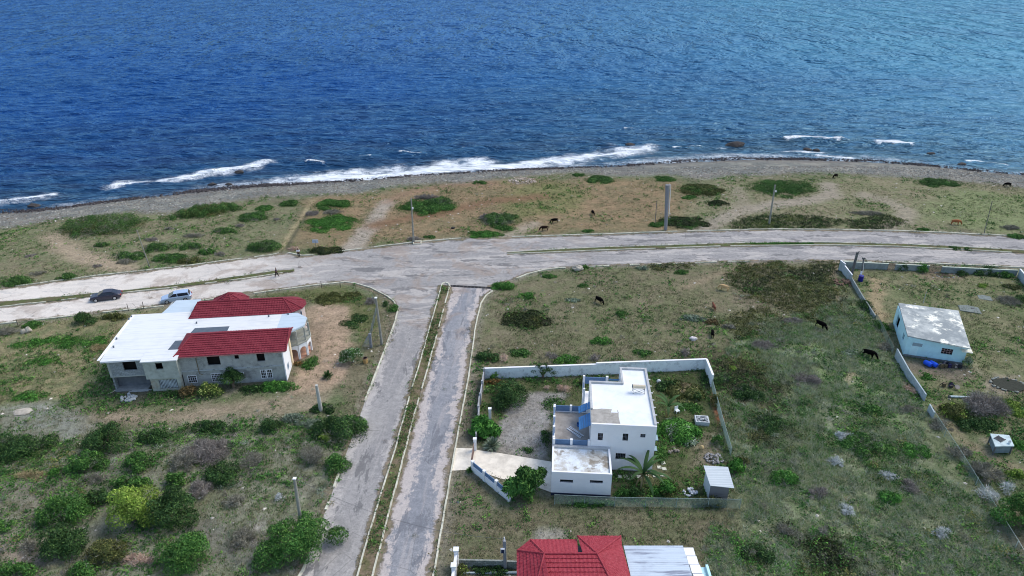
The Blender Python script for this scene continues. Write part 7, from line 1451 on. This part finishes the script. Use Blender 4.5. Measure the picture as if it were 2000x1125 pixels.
# open field at right: the shrubs that stand out
for x, y, w, dr, h, pal, kd, lb in ((1530, 940, 62, .8, 1.1, 'bright', 'leaf', 'bright green bush in the lower field right of the shed'), (1405, 745, 60, .6, .8, 'dark', 'leaf', 'dark bush outside the right corner of the boundary wall'), (1460, 770, 70, .8, 1.0, 'dark', 'leaf', 'dark bush further right of the boundary wall corner'), (1430, 722, 16, .8, .5, 'lime', 'leaf', 'tiny lime tuft outside the boundary wall corner'), (1575, 745, 74, .7, .8, 'lilac', 'twig', 'large grey-lilac brush in the upper part of the right field'), (1550, 628, 50, .5, .6, 'lilac', 'twig', 'grey brush left of the black cow below the ground cover'), (1490, 675, 60, .7, .7, 'lilac', 'twig', 'grey brush at the lower edge of the dark ground cover'), (1645, 855, 50, .6, .7, 'white', 'twig', 'whitish dead brush in the middle of the right field, upper one'), (1632, 905, 36, .8, .8, 'white', 'twig', 'whitish dead brush in the middle of the right field, second one'), (1735, 932, 40, .8, .8, 'white', 'twig', 'whitish dead brush right of the second one'), (1780, 955, 44, 1.2, .8, 'lilac', 'twig', 'lilac dead brush in the lower right field'), (1600, 965, 50, .8, .8, 'lilac', 'twig', 'lilac dead brush right of the bright green bush'), (1655, 1000, 34, 1.2, .8, 'white', 'twig', 'pale dead brush near the lower footpath'), (1840, 1045, 44, .8, .7, 'white', 'twig', 'pale dead brush in the bottom right field'), (1540, 1040, 60, .7, .8, 'grey', 'twig', 'pale dead brush low in the field below the shed corner'), (1605, 1040, 30, .9, .8, 'lilac', 'twig', 'small lilac dead brush at the bottom of the right field'), (1690, 870, 100, .7, .9, 'green', 'leaf', 'wide green bush in the middle of the right field'), (1740, 975, 50, .8, .8, 'bright', 'leaf', 'green bush right of the pale dead brush by the footpath'), (1480, 1085, 70, .8, .7, 'dark', 'leaf', 'dark green bush right of the metal roof at the bottom'), (1620, 1080, 110, .7, .5, 'mat', 'leaf', 'wide brownish dark patch at the bottom of the right field'), (1500, 830, 90, .7, .8, 'dark', 'leaf', 'dark scrub right of the chain-link fence'), (1700, 800, 50, .8, .7, 'green', 'leaf', 'green bush above the wide green bush'), (1785, 880, 60, .8, .6, 'bright', 'leaf', 'bright weeds left of the rusted wire fence'), (1450, 905, 40, .8, .7, 'olive', 'leaf', 'olive bush right of the climbing vine'), (1660, 690, 40, .8, .4, 'silver', 'leaf', 'silvery weeds left of the black cow in pale scrub')):
    B(lb, x, y, w, dr, h, pal, kd, 'bush' if kd == 'leaf' else 'dead_brush', twigs=.5 if kd == 'leaf' and pal not in ('lime',) else 0)

# ---------------------------------------------------------------- uncountable growth and stones, each kind one object
Rg = np.random.default_rng(77)
def scatter_points(n, xr, yr, accept):
    x = Rg.uniform(*xr, n); y = Rg.uniform(*yr, n); keep = Rg.random(n) < accept(x, y); return x[keep], y[keep]
def inview(x, y, m=.2):
    zc_ = y * math.cos(TH) + CAMH * math.sin(TH); u = np.abs(x) / zc_; return (u < .74 * (1 + m)) & (y > 36)
def dist_p(y, y0=62, p=1.3): return np.clip((y0 / np.maximum(y, 1)) ** p, 0, 1)
def instances(name, x, y, tmpl, col, mat, smin, smax, label, zs=1.0, kind='stuff', zoff=0.0, shade=.3):
    """merge many small copies of one of several templates into one mesh"""
    n = len(x); z = grid_lookup(GZ, x, y) + zoff; VV = []; FF = []; CC = []; off = 0; w = Rg.integers(0, len(tmpl), n)
    for k, (tv, tf) in enumerate(tmpl):
        m = np.where(w == k)[0]; q = len(m)
        if not q: continue
        a = Rg.random(q) * 6.283; s = Rg.uniform(smin, smax, q); c, sn = np.cos(a) * s, np.sin(a) * s
        X = tv[None, :, 0] * c[:, None] - tv[None, :, 1] * sn[:, None] + x[m][:, None]; Y = tv[None, :, 0] * sn[:, None] + tv[None, :, 1] * c[:, None] + y[m][:, None]; Z = tv[None, :, 2] * s[:, None] * zs + z[m][:, None]
        VV.append(np.stack([X, Y, Z], -1).reshape(-1, 3)); FF.append((tf[None] + (np.arange(q) * len(tv))[:, None, None]).reshape(-1, tf.shape[1]) + off)
        fs = 1 - shade / 2 + shade * Rg.random((q, len(tv) // tf.shape[1] + 1)); fs = np.repeat(fs, tf.shape[1], 1)[:, :len(tv)]
        CC.append((col[m][:, None, :] * fs[..., None]).reshape(-1, 3)); off += q * len(tv)
    o = mesh_np(name, np.concatenate(VV), np.concatenate(FF), mat, np.concatenate(CC)); return tag(o, label, None, None, kind)
def t_blades(rs, n, h, spread, wid, lean=.5):
    V = []; 
    for i in range(n):
        a = rs.random() * 6.283; r = spread * math.sqrt(rs.random()); b = np.array([r * math.cos(a), r * math.sin(a), 0]); t = rs.random() * 6.283; d = np.array([-math.sin(t), math.cos(t), 0]) * wid; tip = b + np.array([math.cos(t) * lean * rs.random() * h * 1.6, math.sin(t) * lean * rs.random() * h * 1.6, h * (.5 + .5 * rs.random())]); V += [b - d, b + d, tip]
    return np.array(V), np.arange(n * 3).reshape(-1, 3)
def t_leaves(rs, n, h, spread, size):
    cen = rs.normal(size=(n, 3)) * np.array([spread * .5, spread * .5, 0]); r = np.hypot(cen[:, 0], cen[:, 1]); cen[:, 2] = h * rs.random(n) * np.clip(1.15 - r / spread * .6, .15, 1); nr = rs.normal(size=(n, 3)) * .6 + np.array([0, 0, .8]); V = quads(cen, nr, rs.normal(size=(n, 3)), np.full(n, size * 1.4), np.full(n, size)); return V.reshape(-1, 3), np.arange(n * 4).reshape(-1, 4)
def t_twigs(rs, n, W, h, wid):
    v, f, c = sticks(rs, W, W, h, n, wid, 'grey'); return v, f
def t_rock(rs):
    V = np.array([(1, 0, 0), (0, 1, 0), (-1, 0, 0), (0, -1, 0), (0, 0, .8), (0, 0, -.4)], float) * (.7 + .6 * rs.random((6, 1))) + rs.normal(size=(6, 3)) * .12
    F = np.array([(0, 1, 4), (1, 2, 4), (2, 3, 4), (3, 0, 4), (1, 0, 5), (2, 1, 5), (3, 2, 5), (0, 3, 5)]); return V[F.ravel()], np.arange(24).reshape(-1, 3)
rT = np.random.default_rng(3)
XR, YR = (-128, 133), (36, 168)
gcol = lambda g, n: 1.12 * np.where(Rg.random((n, 1)) < g[:, None], pick(Rg, n, 'green', .35) * .9, np.where(Rg.random((n, 1)) < .5, np.array(S(118, 112, 88)) * (.7 + .5 * Rg.random((n, 1))), np.array(S(96, 98, 70)) * (.7 + .5 * Rg.random((n, 1)))))
# fine grass
x, y = scatter_points(620000, XR, YR, lambda x, y: grid_lookup(DENS, x, y) * dist_p(y, 64, 1.5) * inview(x, y) * .95 * (.2 + .9 * sstep(.4, .58, fbm(x * .22, y * .22, 5))))
instances('grass', x, y, [t_blades(rT, 6, .22, .22, .022) for _ in range(6)], gcol(grid_lookup(GRN, x, y) * .8, len(x)), HERB, .6, 1.5, 'short rough grass, green and straw coloured, over the open ground')
# leafy weeds, in drifts
x, y = scatter_points(230000, XR, YR, lambda x, y: np.clip(grid_lookup(DENS, x, y) * 1.3 - .2, 0, 1) * dist_p(y, 66, 1.2) * inview(x, y) * sstep(.50, .64, fbm(x * .16, y * .16, 15) * .7 + fbm(x * .7, y * .7, 16) * .3 + .10 * (grid_lookup(DRY, x, y) > .3)) * (.25 + grid_lookup(GRN, x, y)))
instances('weeds', x, y, [t_leaves(rT, 12, .3, .42, .15) for _ in range(6)], pick(Rg, len(x), 'green', .3), LEAF, .5, 1.25, 'low leafy green weeds growing in drifts over the fields')
# dark creeping cover
def inpoly(px_): pts = PP(px_); return lambda x, y: sstep(-1.0, 1.0, sdist(x, y, pts) + (fbm(x * .2, y * .2, 22, 5) - .5) * 7)
covers = [[(1430, 530), (1470, 516), (1640, 513), (1630, 560), (1650, 600), (1600, 625), (1520, 610), (1450, 580)], [(1430, 600), (1500, 590), (1540, 625), (1480, 650), (1440, 680), (1420, 640)], [(1400, 700), (1480, 695), (1560, 740), (1540, 790), (1440, 800), (1395, 760)], [(1418, 436), (1470, 421), (1600, 419), (1655, 430), (1650, 447), (1420, 448)], [(1660, 432), (1735, 424), (1755, 432), (1720, 447), (1660, 448)], [(1275, 515), (1345, 513), (1350, 521), (1285, 522)], [(1540, 1040), (1640, 1050), (1700, 1100), (1680, 1140), (1560, 1130)], [(1440, 840), (1560, 850), (1540, 890), (1450, 880)]]
xs, ys = [], []
for cv in covers:
    pts = PP(cv); f = inpoly(cv); bx = (min(p[0] for p in pts) - 2, max(p[0] for p in pts) + 2); by = (min(p[1] for p in pts) - 2, max(p[1] for p in pts) + 2); A = (bx[1] - bx[0]) * (by[1] - by[0])
    a, b = scatter_points(int(A * 8.5), bx, by, f); xs.append(a); ys.append(b)
x = np.concatenate(xs); y = np.concatenate(ys); k = grid_lookup(inroad, x, y) < -.25; x, y = x[k], y[k]
cc = pick(Rg, len(x), 'mat', .3); kk = fbm(x * .22, y * .22, 33); cc = np.where((kk > .52)[:, None], pick(Rg, len(x), 'olive', .3) * .8, cc); cc = np.where((y > 118)[:, None], cc * np.array([.9, 1.15, .9]), cc)
instances('ground_cover', x, y, [t_leaves(rT, 14, .3, .5, .13) for _ in range(6)], cc, LEAF, .6, 1.2, 'dark olive creeping ground cover in wide patches')
# dry scrub of the right field and the bottom left
def dryf(x, y): return np.clip(grid_lookup(DRY, x, y), 0, 1) * grid_lookup(DENS, x, y)
x, y = scatter_points(60000, XR, (36, 110), lambda x, y: np.where(grid_lookup(DRY, x, y) > .25, dryf(x, y), .02) * dist_p(y, 70, 1) * inview(x, y) * sstep(.46, .62, fbm(x * .2, y * .2, 55)) * .9)
cl = np.where(Rg.random((len(x), 1)) < .5, pick(Rg, len(x), 'grey', .3), np.where(Rg.random((len(x), 1)) < .5, pick(Rg, len(x), 'lilac', .3), pick(Rg, len(x), 'silver', .4)))
instances('dry_scrub', x, y, [t_twigs(rT, 60, 1.2, .5, .016) for _ in range(6)], cl, TWIG, .5, 1.25, 'grey dry scrub and dead grass tangled over the overgrown land')
x, y = scatter_points(30000, XR, (36, 105), lambda x, y: (grid_lookup(DRY, x, y) > .3) * np.clip(grid_lookup(DENS, x, y) * 1.4 - .3, 0, 1) * dist_p(y, 70, .8) * inview(x, y) * np.where(x < 0, .5, 1) * sstep(.47, .6, fbm(x * .13, y * .13, 57) * .6 + fbm(x * .5, y * .5, 58) * .4))
cl = np.where(Rg.random((len(x), 1)) < .6, np.where((fbm(x * .2, y * .2, 59) > .5)[:, None], pick(Rg, len(x), 'bright', .25), pick(Rg, len(x), 'green', .25)), np.where(Rg.random((len(x), 1)) < .5, pick(Rg, len(x), 'dark', .3), pick(Rg, len(x), 'olive', .3)))
instances('undergrowth', x, y, [t_leaves(rT, 44, .6, .8, .13) for _ in range(6)], cl, LEAF, .5, 1.25, 'tangled green undergrowth on the overgrown land')
# long pale grass of the right field
x, y = scatter_points(170000, (5, 74), (36, 100), lambda x, y: (grid_lookup(DRY, x, y) > .3) * 1.0 * inview(x, y) * dist_p(y, 75, 1) * sstep(.36, .58, fbm(x * .3, y * .3, 56)))
instances('long_grass', x, y, [t_blades(rT, 10, .42, .35, .018, .9) for _ in range(6)], np.where(Rg.random((len(x), 1)) < .4, np.array(S(150, 152, 118)) * (.8 + .4 * Rg.random((len(x), 1))), np.where(Rg.random((len(x), 1)) < .6, pick(Rg, len(x), 'silver', .3) * 1.1, pick(Rg, len(x), 'green', .3) * 1.15)), HERB, .6, 1.2, 'long pale grass bent by the wind in the right field')
# beach pebbles, stones, weed line
x, y = scatter_points(260000, (-130, 135), (112, 172), lambda x, y: (sstep(-1.5, 1.0, y - top_y(x)) * (y < shore_y(x) + 2.5) * .30 + .003) * inview(x, y) * (grid_lookup(inroad, x, y) < -.5))
g = Rg.random((len(x), 1)); c_ = np.where(Rg.random((len(x), 1)) < .35, np.array(S(126, 116, 102)), np.array(S(122, 124, 120))) * (.4 + .85 * g); c_[Rg.random(len(x)) < .05] = S(188, 184, 174)
instances('pebbles', x, y, [t_rock(rT) for _ in range(6)], c_, STONEM, .07, .22, 'grey rounded beach pebbles and cobbles', .7)
x = Rg.uniform(-130, 135, 16000); y = shore_y(x) + Rg.normal(-.4, 1.0, 16000) + (fbm(x * .15, x * 0, 8) - .5) * 2.2; k = inview(x, y) & (Rg.random(16000) < .2 + .8 * (fbm(x * .07, x * 0, 18) > .45)); x, y = x[k], y[k]
instances('shore_rocks', x, y, [t_rock(rT) for _ in range(6)], np.array(S(70, 66, 66)) * (.5 + .9 * Rg.random((len(x), 1))), STONEM, .14, .42, 'dark wet rocks and cobbles along the water line', .8, zoff=.05)
x, y = scatter_points(30000, XR, YR, lambda x, y: (grid_lookup(DENS, x, y) > .1) * inview(x, y) * dist_p(y, 110, 1) * .05 * (1 + 5 * (np.abs(y - top_y(x)) < 3)))
instances('stray_stones', x, y, [t_rock(rT) for _ in range(6)], np.array(S(190, 184, 172)) * (.6 + .55 * Rg.random((len(x), 1))), STONEM, .07, .24, 'scattered pale stones and litter lying on the open ground', .7)
# weeds on the road edges and medians
ed = PP([q for q in UP_EDGE if -100 < q[0] < 2100]), PP(LO_EDGE_W), PP(SIDE_W_LEFT), PP(SIDE_E_RIGHT), PP(MED_S_W), PP(MED_S_E), PP(MED_E_UP), PP(MED_W_UP), PP(MED_W_LO), PP(LO_EDGE_E)
xs, ys = [], []
for ln in ed:
    for (ax, ay), (bx, by) in zip(ln, ln[1:]):
        L = math.hypot(bx - ax, by - ay); n = int(L * 3.2); t = Rg.random(n); keep = fbm((ax + (bx - ax) * t) * .25, (ay + (by - ay) * t) * .25, 19) > .5; t = t[keep]; nx, ny = -(by - ay) / L, (bx - ax) / L; o = Rg.normal(0, .32, len(t)); xs.append(ax + (bx - ax) * t + nx * o); ys.append(ay + (by - ay) * t + ny * o)
mp = med_s_poly; bx = (min(p[0] for p in mp), max(p[0] for p in mp)); by = (42, max(p[1] for p in mp)); a, b = scatter_points(9000, bx, by, lambda x, y: inside(x, y, mp) * sstep(.42, .6, fbm(x * .3, y * .3, 20)) * .8); xs.append(a); ys.append(b)
x = np.concatenate(xs); y = np.concatenate(ys); k = inview(x, y); x, y = x[k], y[k]
instances('kerb_weeds', x, y, [t_leaves(rT, 9, .22, .25, .09) for _ in range(5)] , np.where(Rg.random((len(x), 1)) < .5, pick(Rg, len(x), 'green', .2), np.array(S(112, 106, 78)) * (.7 + .5 * Rg.random((len(x), 1)))), LEAF, .6, 1.4, 'weeds and grass growing along the kerbs', zoff=.1)
